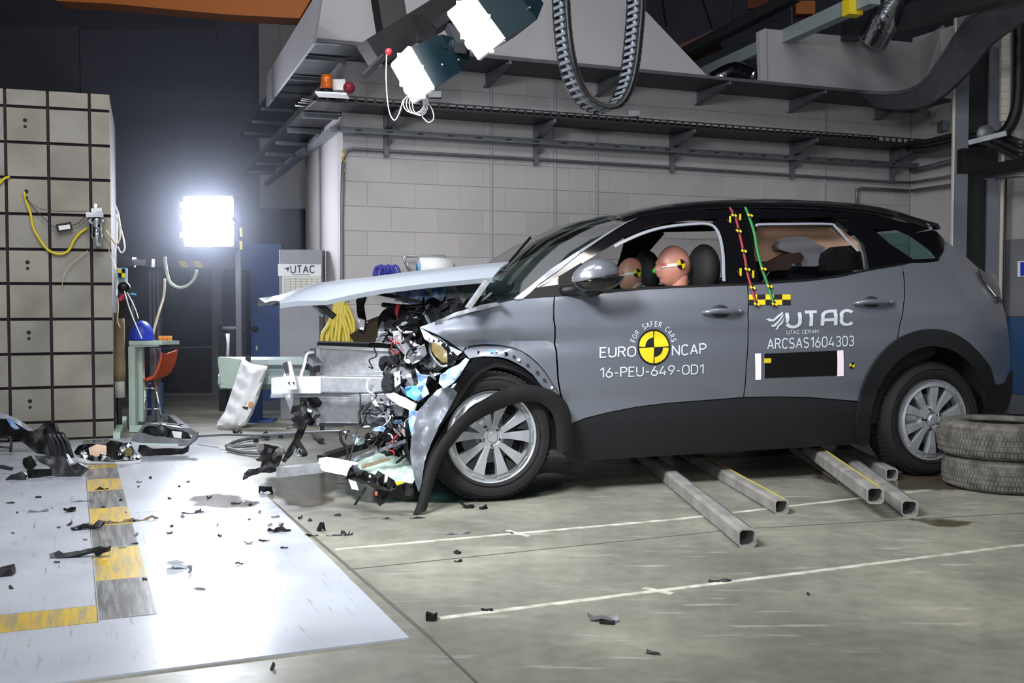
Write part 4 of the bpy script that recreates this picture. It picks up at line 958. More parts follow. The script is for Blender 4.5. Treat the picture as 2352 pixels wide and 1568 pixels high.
# front bumper flap, hanging liner, loose arch trim
S('bumper_flap', [(1023, 886), (1040, 892), (1050, 902), (1030, 940), (1008, 978), (990, 1018), (975, 1060), (968, 1110), (962, 1128), (955, 1112), (946, 1070), (942, 1040), (946, 995), (960, 945), (985, 915), (1005, 895)], 5.14, 'silver_crumple', .005, 11, .008, (.05, 0), smooth=True, lab='crumpled silver bumper flap')
def ribbon(name, outer, inner, yf, m, thick=.012, bulge=.02, lab=None):
    o_ = catmull([Vector((x, y, 0)) for x, y in outer], 5); i_ = catmull([Vector((x, y, 0)) for x, y in inner], 5); n = max(len(o_), len(i_))
    def rs_(p):
        L = [0]
        for a, b in zip(p, p[1:]): L.append(L[-1] + (b - a).length)
        t = np.linspace(0, L[-1], n); return [(float(np.interp(q, L, [k.x for k in p])), float(np.interp(q, L, [k.y for k in p]))) for q in t]
    o_, i_ = rs_(o_), rs_(i_); rows = []
    for k in range(n):
        t = k / (n - 1); y = yf(t); r = []
        for j in range(5):
            u = j / 4; r.append(cpy(o_[k][0] * (1 - u) + i_[k][0] * u, o_[k][1] * (1 - u) + i_[k][1] * u, y - bulge * math.sin(math.pi * (u * .7 + .15))))
        rows.append(r)
    o = mk(name, B().grid(rows), m, car, True, local=True); solid(o, thick, 0)
    if lab: o['label'] = lab
    return o
mat('trim_black', (13, 13, 14), .75, spec=.25, bump=.1, bscale=250)
ribbon('wheel_arch_trim', [(949, 1185), (963, 1145), (981, 1075), (1001, 1030), (1035, 982), (1068, 948), (1110, 917.5), (1152, 895), (1195, 885), (1237, 887), (1273, 901), (1298, 923), (1310, 954), (1312, 990), (1313, 1034)],
       [(978, 1172), (992, 1120), (1010, 1062), (1035, 1024), (1068, 985), (1102, 960), (1152, 937), (1195, 923), (1237, 923), (1265, 945), (1276, 976), (1278, 1010), (1280, 1040)], lambda t: -.20 + .15 * min(1, t / .6), 'trim_black', lab='loose black wheel arch trim hanging to the floor')
ribbon('arch_liner_edge', [(1090, 822), (1060, 858), (1035, 893), (1008, 938), (985, 985), (968, 1035), (960, 1090), (962, 1130)], [(1150, 838), (1100, 858), (1066, 900), (1040, 945), (1015, 990), (995, 1035), (980, 1080), (975, 1130)], lambda t: -.03 - .06 * t, 'black_gloss')
ribbon('arch_liner_top', [(1080, 822), (1111, 817), (1145, 818), (1187, 833), (1225, 860), (1250, 884)], [(1090, 850), (1120, 842), (1150, 845), (1180, 855), (1205, 870), (1225, 890)], lambda t: .03, 'black_gloss')
# ---- seats
hr = cpy(1616, 598, .48); print('headrest', hr)
seat(hr.x - .30, .48); seat(hr.x - .30, 1.30)
for o_ in [c for c in car.children_recursive if c.name.startswith('head_restraint')]: pass
rb = mk('rear_bench', B().prism([(2.15, .18, .50), (2.12, .18, .62), (2.62, .18, .60), (2.70, .18, 1.04), (2.84, .18, 1.04), (2.80, .18, .50)], (0, 1.44, 0)), 'black_soft', car, local=True)
def onY(pp, y, t, m, name, amp=0, lab=None):
    v, f = fill([(p.x, p.z) for p in [cpy(a, b, y) for a, b in pp]], .06)
    o = mk(name, ([(s, y + (math.sin(s * 9) * .01 + math.sin(z * 14 + s * 5) * .008) * amp, z) for s, z in v], f), m, car, True, local=True); solid(o, t, 0)
    if lab: o['label'] = lab
    return o
def translucent(name, rgb, f):
    m = bpy.data.materials.new(name); m.use_nodes = True; nt = m.node_tree; b = nt.nodes['Principled BSDF']; b.inputs['Base Color'].default_value = lin(rgb); b.inputs['Roughness'].default_value = .9
    tr = nt.nodes.new('ShaderNodeBsdfTranslucent'); tr.inputs[0].default_value = lin(rgb); mx = nt.nodes.new('ShaderNodeMixShader'); mx.inputs[0].default_value = f
    nt.links.new(b.outputs[0], mx.inputs[1]); nt.links.new(tr.outputs[0], mx.inputs[2]); nt.links.new(mx.outputs[0], nt.nodes['Material Output'].inputs[0]); M[name] = m
translucent('curtain_t', (255, 206, 172), .12)
onY([(1728, 512), (1900, 512), (1930, 522), (1990, 575), (1990, 600), (1900, 590), (1835, 595), (1800, 602), (1728, 600)], .50, .01, 'curtain_t', 'curtain_airbag', 1, 'salmon curtain airbag')
h1 = onY([(1779, 567), (1789, 553), (1817, 543.5), (1845, 545), (1867, 559), (1887, 567), (1893, 590), (1880, 606), (1868, 612), (1835, 612), (1828, 588), (1800, 578), (1784, 574)], .40, .07, 'seat_grey', 'child_seat_shell', 0, 'grey child seat shell')
h2 = onY([(1755, 606), (1772, 598), (1800, 584), (1830, 580), (1838, 590), (1834, 602), (1812, 606), (1805, 620), (1750, 622)], .36, .08, 'brown_dark', 'head_restraint')
h3 = onY([(1885, 600), (1890, 581), (1915, 567), (1946, 564), (1968, 580), (1975, 620), (1890, 622)], .34, .08, 'black_soft', 'head_restraint')
# ---- side decals: lettering, targets, tapes (flat print laid on the doors)
def decal(body_, px0, px1, hpx, m, par, name='lettering', bold=.0, space=1.0, off=-.0035, sx=1.0):
    v, f = textmesh(body_, 1.0, 'LEFT', bold, space)
    w = max(p.x for p in v); h = max(p.y for p in v if True)
    a = Vector(cpt(*px0, off)); b = Vector(cpt(*px1, off)); u = (b - a) / w
    t = Vector(cpt(px0[0], px0[1] - hpx, off)); n = (t - a) / h
    P = []
    for p in v: e = a + u * p.x + n * p.y; P.append((e.x, ys0(e.x, e.y) + off, e.y))
    return mk(name, (P, f), m, par, local=True)
mat('white_print', (192, 198, 205), .5); mat('yellow_print', (206, 186, 30), .5); mat('black_print', (18, 18, 20), .5)
decal('EURO', (1377, 822), (1461, 819), 26, 'white_print', bd, 'lettering', .012, 1.02)
decal('NCAP', (1543, 818), (1623, 813), 27, 'white_print', bd, 'lettering', .012, 1.02)
decal('16-PEU-649-OD1', (1378, 868), (1616, 859), 25, 'white_print', bd, 'lettering', .008, 1.06)
decal('UT@C', (1803, 755), (1960, 748), 40, 'white_print', br, 'lettering', .05, .9)
decal('UTAC CERAM', (1807, 767.5), (1880, 765.5), 9.5, 'white_print', br, 'lettering', .01, 1.05)
decal('ARCSAS1604303', (1762, 803), (1962, 795), 27, 'white_print', br, 'lettering', .014, 1.02)
def flat(pp, m, par, name, off=-.0035, **kw):
    poly = [cpt(x, y, off) for x, y in pp]; v, f = fill(poly, .05)
    o = mk(name, ([(s, ys0(s, z) + off, z) for s, z in v], f), m, par, True, local=True, **kw); return o
for pp in ([(1759, 733), (1765, 731), (1776, 733), (1786, 724), (1797, 716), (1799, 719), (1788, 729), (1778, 738), (1768, 738)], [(1771, 745), (1776, 746), (1788, 735), (1798, 721), (1800, 724), (1791, 739), (1780, 750), (1773, 750)], [(1779, 756), (1783, 755), (1785, 748), (1794, 740), (1802, 727), (1798, 742), (1789, 750), (1786, 757)]):
    flat(pp, 'white_print', br, 'emblem_swoosh')
# round target
tc_ = Vector(cpt(1501.5, 797, 0)); sx_ = (Vector(cpt(1537, 796, 0)) - tc_).x; sz_ = abs((Vector(cpt(1501, 756.5, 0)) - tc_).y); rr_ = (abs(sx_) + sz_) / 2
def sector(cx, cz, r0, r1, a0, a1, m, par, name, off, ex=1):
    n = max(8, int((a1 - a0) / .16)); P = []; f = []; mR = 4
    for i in range(n + 1):
        a = a0 + (a1 - a0) * i / n
        for r_ in [r0 + (r1 - r0) * q / mR for q in range(mR + 1)]: s = cx + math.cos(a) * r_ * ex; z = cz + math.sin(a) * r_; P.append((s, ys0(s, z) + off, z))
    for i in range(n):
        for q in range(mR): e = i * (mR + 1) + q; f.append([e, e + 1, e + mR + 2, e + mR + 1])
    return mk(name, (P, f), m, par, local=True)
ex_ = 1.0
tgt = sector(tc_.x, tc_.y, .0, rr_ * 1.04, 0, 2 * math.pi, 'black_print', bd, 'round_target', -.003); 
tgt.data.update()
P_, n_ = [], 32
for q_ in range(4):
    sector(tc_.x, tc_.y, .003, rr_ * .93, q_ * math.pi / 2 + .045, (q_ + 1) * math.pi / 2 - .045, 'yellow_print', bd, 'target_quadrant', -.0045)
for q_ in (1, 3): sector(tc_.x, tc_.y, 0, rr_ * .56, q_ * math.pi / 2, (q_ + 1) * math.pi / 2, 'black_print', bd, 'target_quadrant', -.006)
chars = 'FOR SAFER CARS'; n_ = len(chars)
for i, ch in enumerate(chars):
    if ch == ' ': continue
    a = R(163) - R(146) * i / (n_ - 1); v, f = textmesh(ch, 1.0, 'CENTER', .03)
    H_ = 13 / 420; sc_ = H_; rad_ = rr_ * 1.17; P = []
    cN = Vector((math.cos(a), math.sin(a))); cT = Vector((math.sin(a), -math.cos(a)))
    for p in v: e = tc_ + cN * (rad_ + p.y * sc_) + cT * p.x * sc_ * .78; P.append((e.x, ys0(e.x, e.y) - .0035, e.y))
    mk('letter', (P, f), 'white_print', bd, local=True)
# black plate with two bright reflective strips
flat([(1756, 812), (1922, 805), (1924, 862), (1757, 868)], 'black', br, 'black_sticker', -.003)
flat([(1755, 823), (1771, 822.5), (1771, 833), (1755, 833.5)], 'yellow_print', br, 'yellow_tag', -.005)
flat([(1734, 812), (1748, 811), (1748, 872), (1735, 872)], 'retro', br, 'reflective_strip', -.005); flat([(1923, 805), (1937, 804), (1938, 863), (1923, 864)], 'retro', br, 'reflective_strip', -.005)
# small quadrant marker
def marker(x, y, r, par, off=-.006, rot=.5, name='tape_marker'):
    c = Vector(cpt(x, y, off)); P = B(); Q = B()
    def pt(u, v):
        e = Vector((c.x + (u * math.cos(rot) - v * math.sin(rot)) * r, c.y + (u * math.sin(rot) + v * math.cos(rot)) * r)); return (e.x, ys0(e.x, e.y) + off, e.y)
    def pq(b, s):
        for (u0, v0) in s: b.add([pt(u0, v0), pt(u0 + 1, v0), pt(u0 + 1, v0 + 1), pt(u0, v0 + 1)], [[0, 1, 2, 3]])
    pq(P, ((-1, -1), (0, 0))); pq(Q, ((-1, 0), (0, -1)))
    o = mk(name, P, 'black_print', par, local=True); mk('marker_quadrant', Q, 'yellow_print', o if par is car else par, local=True)
marker(1957, 839, .016, br)
# chequered tape
for i in range(5):
    for j in range(2):
        xa = 1720 + i * 19.2; ya = 676 + j * 12
        flat([(xa, ya), (xa + 19, ya), (xa + 19, ya + 12), (xa, ya + 12)], 'yellow_print' if (i + j) % 2 == 0 else 'black_print', br, 'chequer_square', -.004)
# measuring tapes from the roof
def tape(pp, m, w, marks, name):
    pts = catmull([Vector((x, y, 0)) for x, y in pp], 6); rows = []
    for p in pts:
        r_ = []
        for d in (-w, 0, w): s, z = cpt(p.x + d, p.y, -.01); r_.append(Vector((s, ys0(s, z) - (.012 if d == 0 else .008), z)))
        rows.append(r_)
    o = mk(name, B().grid(rows), m, car, local=True); solid(o, .002, 0)
    for (x, y) in marks: marker(x, y, .014, car, -.016, .6)
tape([(1673, 471), (1690, 500), (1700, 540), (1711, 590), (1718, 630), (1728, 665), (1738, 700)], 'maroon', 3, [(1686, 494), (1697, 530), (1709, 576), (1717, 618), (1729, 660), (1738, 698)], 'measuring_tape')
tape([(1710, 470), (1722, 500), (1733, 535), (1740, 575), (1752, 620), (1766, 660), (1777, 695)], 'green', 3.2, [(1723, 494), (1754, 617), (1768, 657), (1779, 698)], 'measuring_tape')
for (x, y) in ((1677, 505), (1700, 500), (1701, 625), (1730, 630)):
    s, z = cpt(x, y, 0); mk('tape_mark', B().box((s, ys0(s, z) + .0, z), (.010, .006, .045)), 'yellow_print', car, local=True)
# ================================================================ DUMMIES
def head_mesh(c, sc=1.0, turn=0):
    """face looks towards -x of the car"""
    q = B(); n, m = 48, 36
    for i in range(m + 1):
        th = math.pi * i / m
        for j in range(n):
            ph = 2 * math.pi * j / n
            d = Vector((math.sin(th) * math.cos(ph), math.sin(th) * math.sin(ph), math.cos(th)))   # x forward(face), y side, z up
            rx, ry, rz = .100, .076, .120
            if d.x < 0: rx = .108
            p = Vector((d.x * rx, d.y * ry, d.z * rz))
            if d.z < 0: p.x += .012 * (-d.z); p.y *= 1 - .22 * (d.z ** 2) * (1 if d.x > 0 else .4)
            def g(z0, y0, sz, sy): return math.exp(-((p.z - z0) / sz) ** 2 - ((p.y - y0) / sy) ** 2) * max(0, d.x)
            p.x += .026 * g(-.030, 0, .020, .013) + .012 * g(-.008, 0, .026, .010)            # nose
            p.x += .010 * g(.022, .0, .012, .05)                                            # brow
            p.x -= .012 * (g(.002, .032, .013, .018) + g(.002, -.032, .013, .018))           # eye sockets
            p.x += .008 * g(-.060, 0, .008, .026) + .014 * g(-.098, 0, .016, .026)           # lips, chin
            p.x -= .006 * g(-.076, 0, .007, .03)
            if abs(d.y) > .8: p.y += math.copysign(.008, d.y) * math.exp(-((p.z + .012) / .026) ** 2 - ((p.x + .005) / .014) ** 2)   # ear bosses
            q.v.append(p)
    for i in range(m):
        for j in range(n): a = i * n + j; b = i * n + (j + 1) % n; q.f.append([a, b, b + n, a + n])
    M3 = Matrix.Rotation(math.pi + turn, 3, 'Z')
    q.v = [Vector(c) + (M3 @ p) * sc for p in q.v]
    return q
def dummy(hx, hy, y, label, sc=1.0, lean=0):
    h = cpy(hx, hy, y); W0 = cw(h)
    root = empty('crash_test_dummy', tuple(cw((h.x + .12, y, .58))), CT, label, 'dummy', 'crash test dummies in the front seats')
    def k(name, q, m, sm=True, par=None, **kw):
        q.v = [CM @ p for p in q.v]; return mk(name, q, m, par or root, sm, **kw)
    hd = k('head', head_mesh(h, sc), 'skin')
    # head seams, tape and round target on the side of the head
    def side(s, z): return -math.sqrt(max(0, 1 - (s / .108) ** 2 - (z / .120) ** 2)) * .076 * sc
    def patch(pts, m, name, off=.004):
        v, f = fill(pts, .012); q = B(); q.add([(h.x + s, h.y + side(s, z) - off, h.z + z) for s, z in v], f); o = k(name, q, m, True, hd); return o
    patch([(-.092, .004), (-.06, .010), (-.01, .016), (-.01, -.002), (-.06, -.008), (-.092, -.012)], 'tape', 'tape_strip')
    patch([(-.094, .006), (-.070, .008), (-.070, -.001), (-.094, -.003)], 'red', 'red_mark', .006)
    for q_ in range(4):
        a0 = q_ * math.pi / 2 + .3; pts = [(.012, .008)] + [(.012 + .029 * math.cos(a0 + i * math.pi / 10), .008 + .029 * math.sin(a0 + i * math.pi / 10)) for i in range(6)]
        patch(pts, 'yellow_print' if q_ % 2 else 'black_print', 'target_quadrant', .009)
    nz = B().ell(h + Vector((-.122, 0, -.030)), (.008, .013, .014), 12, 8); k('painted_nose', nz, 'green_bright', True, hd)
    q = B().lathe([(.058, .0), (.055, -.05), (.05, -.09), (.052, -.14)], h + Vector((.035, 0, -.055)), (0, 0, 1), (1, 0, 0), 24); k('neck', q, 'skin')
    # body grown as one skin
    P = {'pel': (h.x + .14, 0, .60), 'bel': (h.x + .13, 0, .78), 'che': (h.x + .09, 0, .95), 'nec': (h.x + .05, 0, h.z - .16), 'ls': (h.x + .09, -.17, 1.0 if h.z > 1.1 else .95), 'le': (h.x - .03, -.22, .78), 'lh': (h.x - .26, -.17, .86), 'rs': (h.x + .09, .17, 1.0), 're': (h.x - .03, .22, .78), 'rh': (h.x - .26, .17, .86),
         'lk': (h.x - .32, -.12, .66), 'lf': (h.x - .52, -.12, .42), 'rk': (h.x - .32, .12, .66), 'rf': (h.x - .52, .12, .42), 'lhip': (h.x + .10, -.10, .58), 'rhip': (h.x + .10, .10, .58)}
    rad_ = {'pel': .15, 'bel': .13, 'che': .15, 'nec': .06, 'ls': .075, 'le': .045, 'lh': .03, 'rs': .075, 're': .045, 'rh': .03, 'lk': .065, 'lf': .04, 'rk': .065, 'rf': .04, 'lhip': .09, 'rhip': .09}
    ks = list(P); V = [tuple(Vector((P[a][0], y + P[a][1], P[a][2]))) for a in ks]
    Ed = [('pel', 'bel'), ('bel', 'che'), ('che', 'nec'), ('che', 'ls'), ('ls', 'le'), ('le', 'lh'), ('che', 'rs'), ('rs', 're'), ('re', 'rh'), ('pel', 'lhip'), ('lhip', 'lk'), ('lk', 'lf'), ('pel', 'rhip'), ('rhip', 'rk'), ('rk', 'rf')]
    me = bpy.data.meshes.new('body'); Wi = WM[root].inverted()
    me.from_pydata([tuple(Wi @ (CM @ Vector(v))) for v in V], [(ks.index(a), ks.index(b)) for a, b in Ed], [])
    o = bpy.data.objects.new('body', me); COL.objects.link(o); o.parent = root; me.materials.append(M['skin_light'])
    sk = o.modifiers.new('skin', 'SKIN'); o.modifiers.new('sub', 'SUBSURF').levels = 1; o.modifiers['sub'].render_levels = 1; sk.use_smooth_shade = True
    for i, a in enumerate(ks): me.skin_vertices[0].data[i].radius = (rad_[a] * .9, rad_[a] * .9)
    me.skin_vertices[0].data[0].use_root = True
    return root
dummy(1546, 611, .46, 'crash test dummy at the wheel, tape across its temple, behind the open front window', 1.0)
dummy(1449, 630, 1.28, 'second crash test dummy, partly hidden behind the door mirror', .92)
mk('steering_wheel', B().tube([Vector((.98 + .07 * math.sin(a) , .46 + .18 * math.cos(a), .95 + .17 * math.sin(a))) for a in [2 * math.pi * i / 24 for i in range(25)]], .014, 8, cap=False), 'black', car, True, local=True)

# ================================================================ BARRIER
BT = R(19.0); bT = Vector((math.cos(BT), math.sin(BT), 0)); bN = Vector((-math.sin(BT), math.cos(BT), 0))
br0 = pY(262, 1004, 7.95); Bc = Vector((br0.x, br0.y, 0))      # front right foot of the barrier
def bpt(px, py): return pP(px, py, Bc, bN)
top = bpt(258, 218).z
xs = [bpt(x, 600).dot(bT) - Bc.dot(bT) for x in (57, 141, 225, 268)]
print('BARR', top, xs)
barrier = empty('crash_barrier', tuple(Bc), 0, 'tall block-faced concrete crash barrier behind the white plates', 'barrier')
mat('barrier', (160, 155, 144), .8, rgb2=(132, 127, 117), scale=2.2, bump=.15, bscale=90, detail=8)
mat('barrier_b', (152, 149, 141), .8, rgb2=(126, 123, 114), scale=2.6, bump=.15, bscale=90, detail=8)
mat('barrier_core', (40, 32, 40), .9)
wcell = .285
mk('core', B().prism([Bc + bT * .0 + bN * .02, Bc + bT * 0 + bN * 1.6, Bc - bT * 3.2 + bN * 1.6, Bc - bT * 3.2 + bN * .02], (0, 0, top - .01)), 'barrier_core', barrier)
xr = [0, -.138] + [-.138 - wcell * (k + 1) for k in range(10)]
ytop = [218, 256, 336, 415, 496, 575, 652, 732, 810, 886, 964, 1003]
zr = []
for k, yy in enumerate(ytop): zr.append(bpt(262, yy).z)
zr[0] = top; zr[-1] = .004
g_ = .011
for i in range(len(xr) - 1):
    for k in range(len(zr) - 1):
        z1, z0 = zr[k], zr[k + 1]; a, b = xr[i + 1], xr[i]
        o = mk('panel', B().hexa([Bc + bT * (a + g_) + Z * (z0 + g_) + bN * .05, Bc + bT * (b - g_ * (i > 0)) + Z * (z0 + g_) + bN * .05, Bc + bT * (b - g_ * (i > 0)) + Z * (z0 + g_) + bN * .0, Bc + bT * (a + g_) + Z * (z0 + g_) + bN * 0,
                                 Bc + bT * (a + g_) + Z * (z1 - g_ * (k > 0)) + bN * .05, Bc + bT * (b - g_ * (i > 0)) + Z * (z1 - g_ * (k > 0)) + bN * .05, Bc + bT * (b - g_ * (i > 0)) + Z * (z1 - g_ * (k > 0)) + bN * 0, Bc + bT * (a + g_) + Z * (z1 - g_ * (k > 0)) + bN * 0]), random.choice(['barrier', 'barrier_b']), barrier)
        fixn(o)
        if (i % 2 == 0 and i >= 2 or i == 2) and k % 2 == 1 and i != 0:
            cx_ = (a + b) / 2 - .01; cz_ = z0 + (z1 - z0) * .62
            for dz, r_ in ((0, .013), (-.045, .010)):
                mk('anchor_hole', B().lathe([(0, 0.003), (r_, 0.003), (r_ + .002, 0)], Bc + bT * cx_ + Z * (cz_ + dz) - bN * .0, -bN, (0, 0, 1), 12), 'black_soft' if dz == 0 else 'barrier_core', o)
def bp(px, py, off=.02): return pP(px, py, Bc - bN * off, bN)
def btube(name, pp, r, m, lab, cat, off=.02, sub=6, n=8):
    return mk(name, B().tube([bp(x, y, off) for x, y in pp], r, n, sub=sub), m, None, True, label=lab, cat=cat)
btube('yellow_cable', [(55, 440), (60, 462), (70, 490), (76, 522), (90, 548), (108, 572), (128, 582), (146, 582), (160, 572), (170, 552), (184, 535), (200, 524)], .009, 'yellow', 'yellow cable hanging in a loop across the barrier face', 'cable')
btube('yellow_cable', [(-12, 432), (0, 420), (10, 410), (22, 406)], .009, 'yellow', 'short yellow cable end at the barrier joint', 'cable')
btube('yellow_cable', [(243, 528), (255, 545), (267, 560), (274, 550), (275, 520), (270, 500)], .008, 'cream_cable', 'cream cable curling round the barrier edge', 'cable', .05)
bk_ = empty('cable_clip_box', tuple(bp(147, 521, .03)), 0, 'small black box with a pale label hung on thin wires', 'box')
mk('casing', B().beam(bp(130, 524, .03), bp(165, 518, .03), .03, .055), 'black', bk_); mk('label_plate', B().beam(bp(135, 524, .048), bp(161, 520, .048), .006, .032), 'white', bk_)
mk('wire', B().tube([bp(x, y, .03) for x, y in ((58, 452), (75, 475), (100, 500), (120, 518), (132, 522))], .003, 5, sub=5), 'dark', bk_, True)
mk('wire', B().tube([bp(x, y, .03) for x, y in ((163, 518), (180, 512), (195, 498))], .003, 5, sub=5), 'dark', bk_, True)
mk('wire', B().tube([bp(x, y, .03) for x, y in ((60, 455), (85, 476), (120, 484), (160, 485), (200, 485))], .002, 5, sub=5), 'dark', bk_, True)
dv = empty('sensor_fitting', tuple(bp(218, 500, .06)), 0, 'chrome trigger device bolted on the barrier corner', 'sensor')
mk('flange', B().beam(bp(198, 494, .07), bp(238, 494, .07), .09, .035), 'chrome', dv); mk('top_stud', B().beam(bp(220, 484, .07), bp(220, 468, .07), .02, .02), 'chrome', dv); mk('top_block', B().beam(bp(210, 484, .07), bp(234, 482, .07), .05, .03), 'steel', dv)
mk('barrel', B().lathe([(0, .0), (.045, .0), (.048, -.03), (.036, -.04), (.036, -.12), (.042, -.13), (.036, -.15), (.028, -.16), (.028, -.21), (0, -.21)], bp(222, 500, .08), (0, 0, 1), (1, 0, 0), 24), 'chrome', dv, True)
mk('side_lug', B().beam(bp(206, 504, .09), bp(214, 512, .09), .03, .03), 'chrome', dv)
mk('thin_wire_bundle', B().tube([bp(x, y, .03) for x, y in ((202, 575), (190, 585), (165, 605), (148, 630), (142, 660))], .0025, 5, sub=5), 'cream_cable', None, True, label='thin pale wire trailing down the barrier face', cat='wire')

# ================================================================ beside the barrier: cables, box, foam column, table, chair
def pt_(x, y, Y): return pY(x, y, Y)
rw = random.Random(3)
for k, (pp, m_, r_, lab) in enumerate((([(264, 470, 8.0), (272, 492, 8.0), (276, 520, 8.0), (284, 550, 7.98), (286, 572, 7.98), (278, 580, 7.98), (270, 566, 7.98)], 'white', .006, 'white looped wire beside the barrier corner'),
        ([(268, 490, 8.0), (268, 540, 8.0), (262, 600, 8.0), (270, 640, 8.0), (268, 680, 8.0)], 'white', .008, 'white wire bundle running down the barrier edge'),
        ([(246, 548, 7.95), (252, 580, 7.95), (262, 610, 7.95), (268, 640, 7.95)], 'cream_cable', .004, 'thin cream wire slanting off the barrier face'),
        ([(286, 668, 8.0), (292, 690, 8.0), (300, 715, 8.0), (312, 745, 8.0), (326, 778, 8.0)], 'white', .005, 'pale wire hanging towards the blue helmet'),
        ([(290, 668, 8.05), (302, 690, 8.05), (312, 712, 8.05), (318, 732, 8.05)], 'white', .004, 'second pale wire below the junction knot'),
        ([(270, 684, 8.0), (272, 706, 8.0), (270, 735, 8.0), (276, 752, 8.0)], 'cream_cable', .004, 'cream wire ending above the foam column'),
        ([(378, 590, 9.0), (384, 630, 9.0), (392, 650, 9.0), (410, 660, 9.0), (430, 656, 9.0), (446, 640, 9.0), (452, 620, 9.0)], 'mint', .014, 'pale green hose looped below the gate beam'),
        ([(378, 640, 8.9), (376, 680, 8.9), (364, 720, 8.75), (354, 756, 8.65), (348, 782, 8.6)], 'cream_cable', .011, 'pale hose falling to the table'))):
    mk('cable', B().tube([pt_(*q) for q in pp], r_, 6, sub=5), m_, None, True, label=lab, cat='cable')
jb = empty('junction_box', tuple(pt_(279, 640, 8.0)), 0, 'pale blue box with a small yellow and black marker at the barrier edge', 'box')
mk('casing', B().box(pt_(279, 640, 8.05), (.075, .06, .16)), 'mint', jb); mk('front_tile', B().box(pt_(280, 627, 8.0), (.065, .02, .08)), 'cyan', jb)
for (x, y, m_) in ((276, 622, 'yellow'), (284, 622, 'black'), (276, 632, 'black'), (284, 632, 'yellow')): mk('marker_square', B().box(pt_(x, y, 7.97), (.026, .01, .034)), m_, jb)
lam = empty('black_sensor', tuple(pt_(285, 662, 8.0)), 0, 'round black sensor tied in wires at the barrier edge', 'sensor')
mk('body', B().lathe([(0, .05), (.04, .05), (.045, 0), (.04, -.05), (0, -.05)], pt_(285, 660, 8.05), (.2, -1, 0), (0, 0, 1), 20), 'black', lam, True)
mk('red_plug', B().beam(pt_(276, 690, 8.0), pt_(284, 676, 8.0), .02, .02), 'red', lam); mk('cyan_plug', B().beam(pt_(300, 674, 8.05), pt_(313, 676, 8.05), .012, .012), 'cyan', lam); mk('bracket', B().box(pt_(290, 710, 8.1), (.10, .06, .14)), 'black_soft', lam)
fc = empty('foam_padding', tuple(fl(290, 985)), 0, 'dirty yellowish foam column wrapped in tape beside the barrier', 'padding')
mk('padding', B().lathe([(.0, 1.0), (.045, 1.0), (.052, .9), (.05, .72), (.055, .55), (.05, .46), (.0, .46)], Vector((fl(290, 985).x, 8.35, -.06)), (0, 0, 1), (1, 0, 0), 14), 'wood', fc, True); mk('tape_band', B().lathe([(.046, .46), (.048, .33), (.0, .33)], Vector((fl(290, 985).x, 8.35, -.06)), (0, 0, 1), (1, 0, 0), 14), 'tape', fc, True)
mk('cable_bundle', B().tube([Vector((fl(290, 985).x + rw.uniform(-.01, .01), 8.35, .30 - .06 * i)) for i in range(6)], .022, 8), 'dark', fc, True)
# table
TY = 8.55
tb_ = empty('work_table', tuple(fl(325, 965)), 0, 'small pale green metal table with a blue helmet on it', 'table')
zt = pt_(320, 783, TY).z
mk('table_top', B().prism([pt_(296, 783, TY - .12), pt_(372, 783, TY - .12), pt_(412, 782, TY + .15), pt_(300, 782, TY + .3)], (0, 0, -.03)), 'mint', tb_)
mk('table_edge', B().beam(pt_(298, 792, TY - .1), pt_(365, 790, TY - .1), .02, .035), 'mint', tb_)
for (xa, Ya) in ((304, TY - .1), (322, TY + .02)):
    a = pt_(xa, 796, Ya); mk('table_leg', B().beam(a, Vector((a.x, a.y, .03)), .05, .05, (0, 1, 0)), 'mint', tb_)
for (xa, Ya) in ((352, TY + .35), (364, TY + .3)):
    a = pt_(xa, 800, Ya); mk('table_leg', B().beam(a, Vector((a.x, a.y, .02)), .03, .03, (0, 1, 0)), 'grey_plastic', tb_)
p_ = pt_(326, 780, TY + .05)
hm = empty('blue_helmet', (p_.x, p_.y, p_.z), 0, 'blue plastic dome-shaped helmet lying on the pale table', 'helmet')
q = B().ell(Vector((p_.x, p_.y, zt + .02)), (.095, .11, .145), 24, 16)
for v in q.v: v.z = max(v.z, zt + .004)
mk('shell', q, 'blue_plastic', hm, True); mk('brim', B().lathe([(.085, .012), (.105, .006), (.085, .002)], Vector((p_.x, p_.y, zt)), (0, 0, 1), (1, 0, 0), 24, True), 'blue_plastic', hm, True)
for k, x in enumerate((370, 379, 389)):
    mk('tape_roll', B().lathe([(.012, .0), (.022, .0), (.022, .04), (.012, .04)], pt_(x, 778, TY + .1) + Z * (-.016), (0, 0, 1), (1, 0, 0), 14, True), 'orange_text', None, True, label='small orange tape roll on the table end, %s of three' % ['nearest the helmet', 'the middle one', 'the outermost'][k], cat='tape roll', group='orange rolls on the table')
# chair
ch = empty('shell_chair', tuple(fl(350, 950)), 0, 'orange-red plastic shell chair on thin steel legs beside the table', 'chair')
CY = 8.75
sh = []
for (x, y) in ((384, 806), (382, 822), (376, 842), (368, 858), (358, 866), (340, 866), (326, 868)):
    a = pt_(x, y, CY); sh.append([a + Vector((.02, -.20, .0)), a + Vector((0, -.12, -.012)), a + Vector((0, 0, -.02)), a + Vector((0, .12, -.012)), a + Vector((.02, .2, 0))])
so = mk('seat_shell', B().grid(sh), 'orange', ch, True); solid(so, .012, 0)
for (x0, y0, x1, y1, d) in ((334, 874, 331, 950, -.15), (354, 874, 375, 950, -.15), (338, 874, 334, 938, .15), (356, 876, 368, 938, .15)):
    a = pt_(x0, y0, CY + d); b = pt_(x1, y1, CY + d * 1.2); b.z = .01; mk('chair_leg', B().tube([a, b], .011, 8), 'chrome', ch, True)
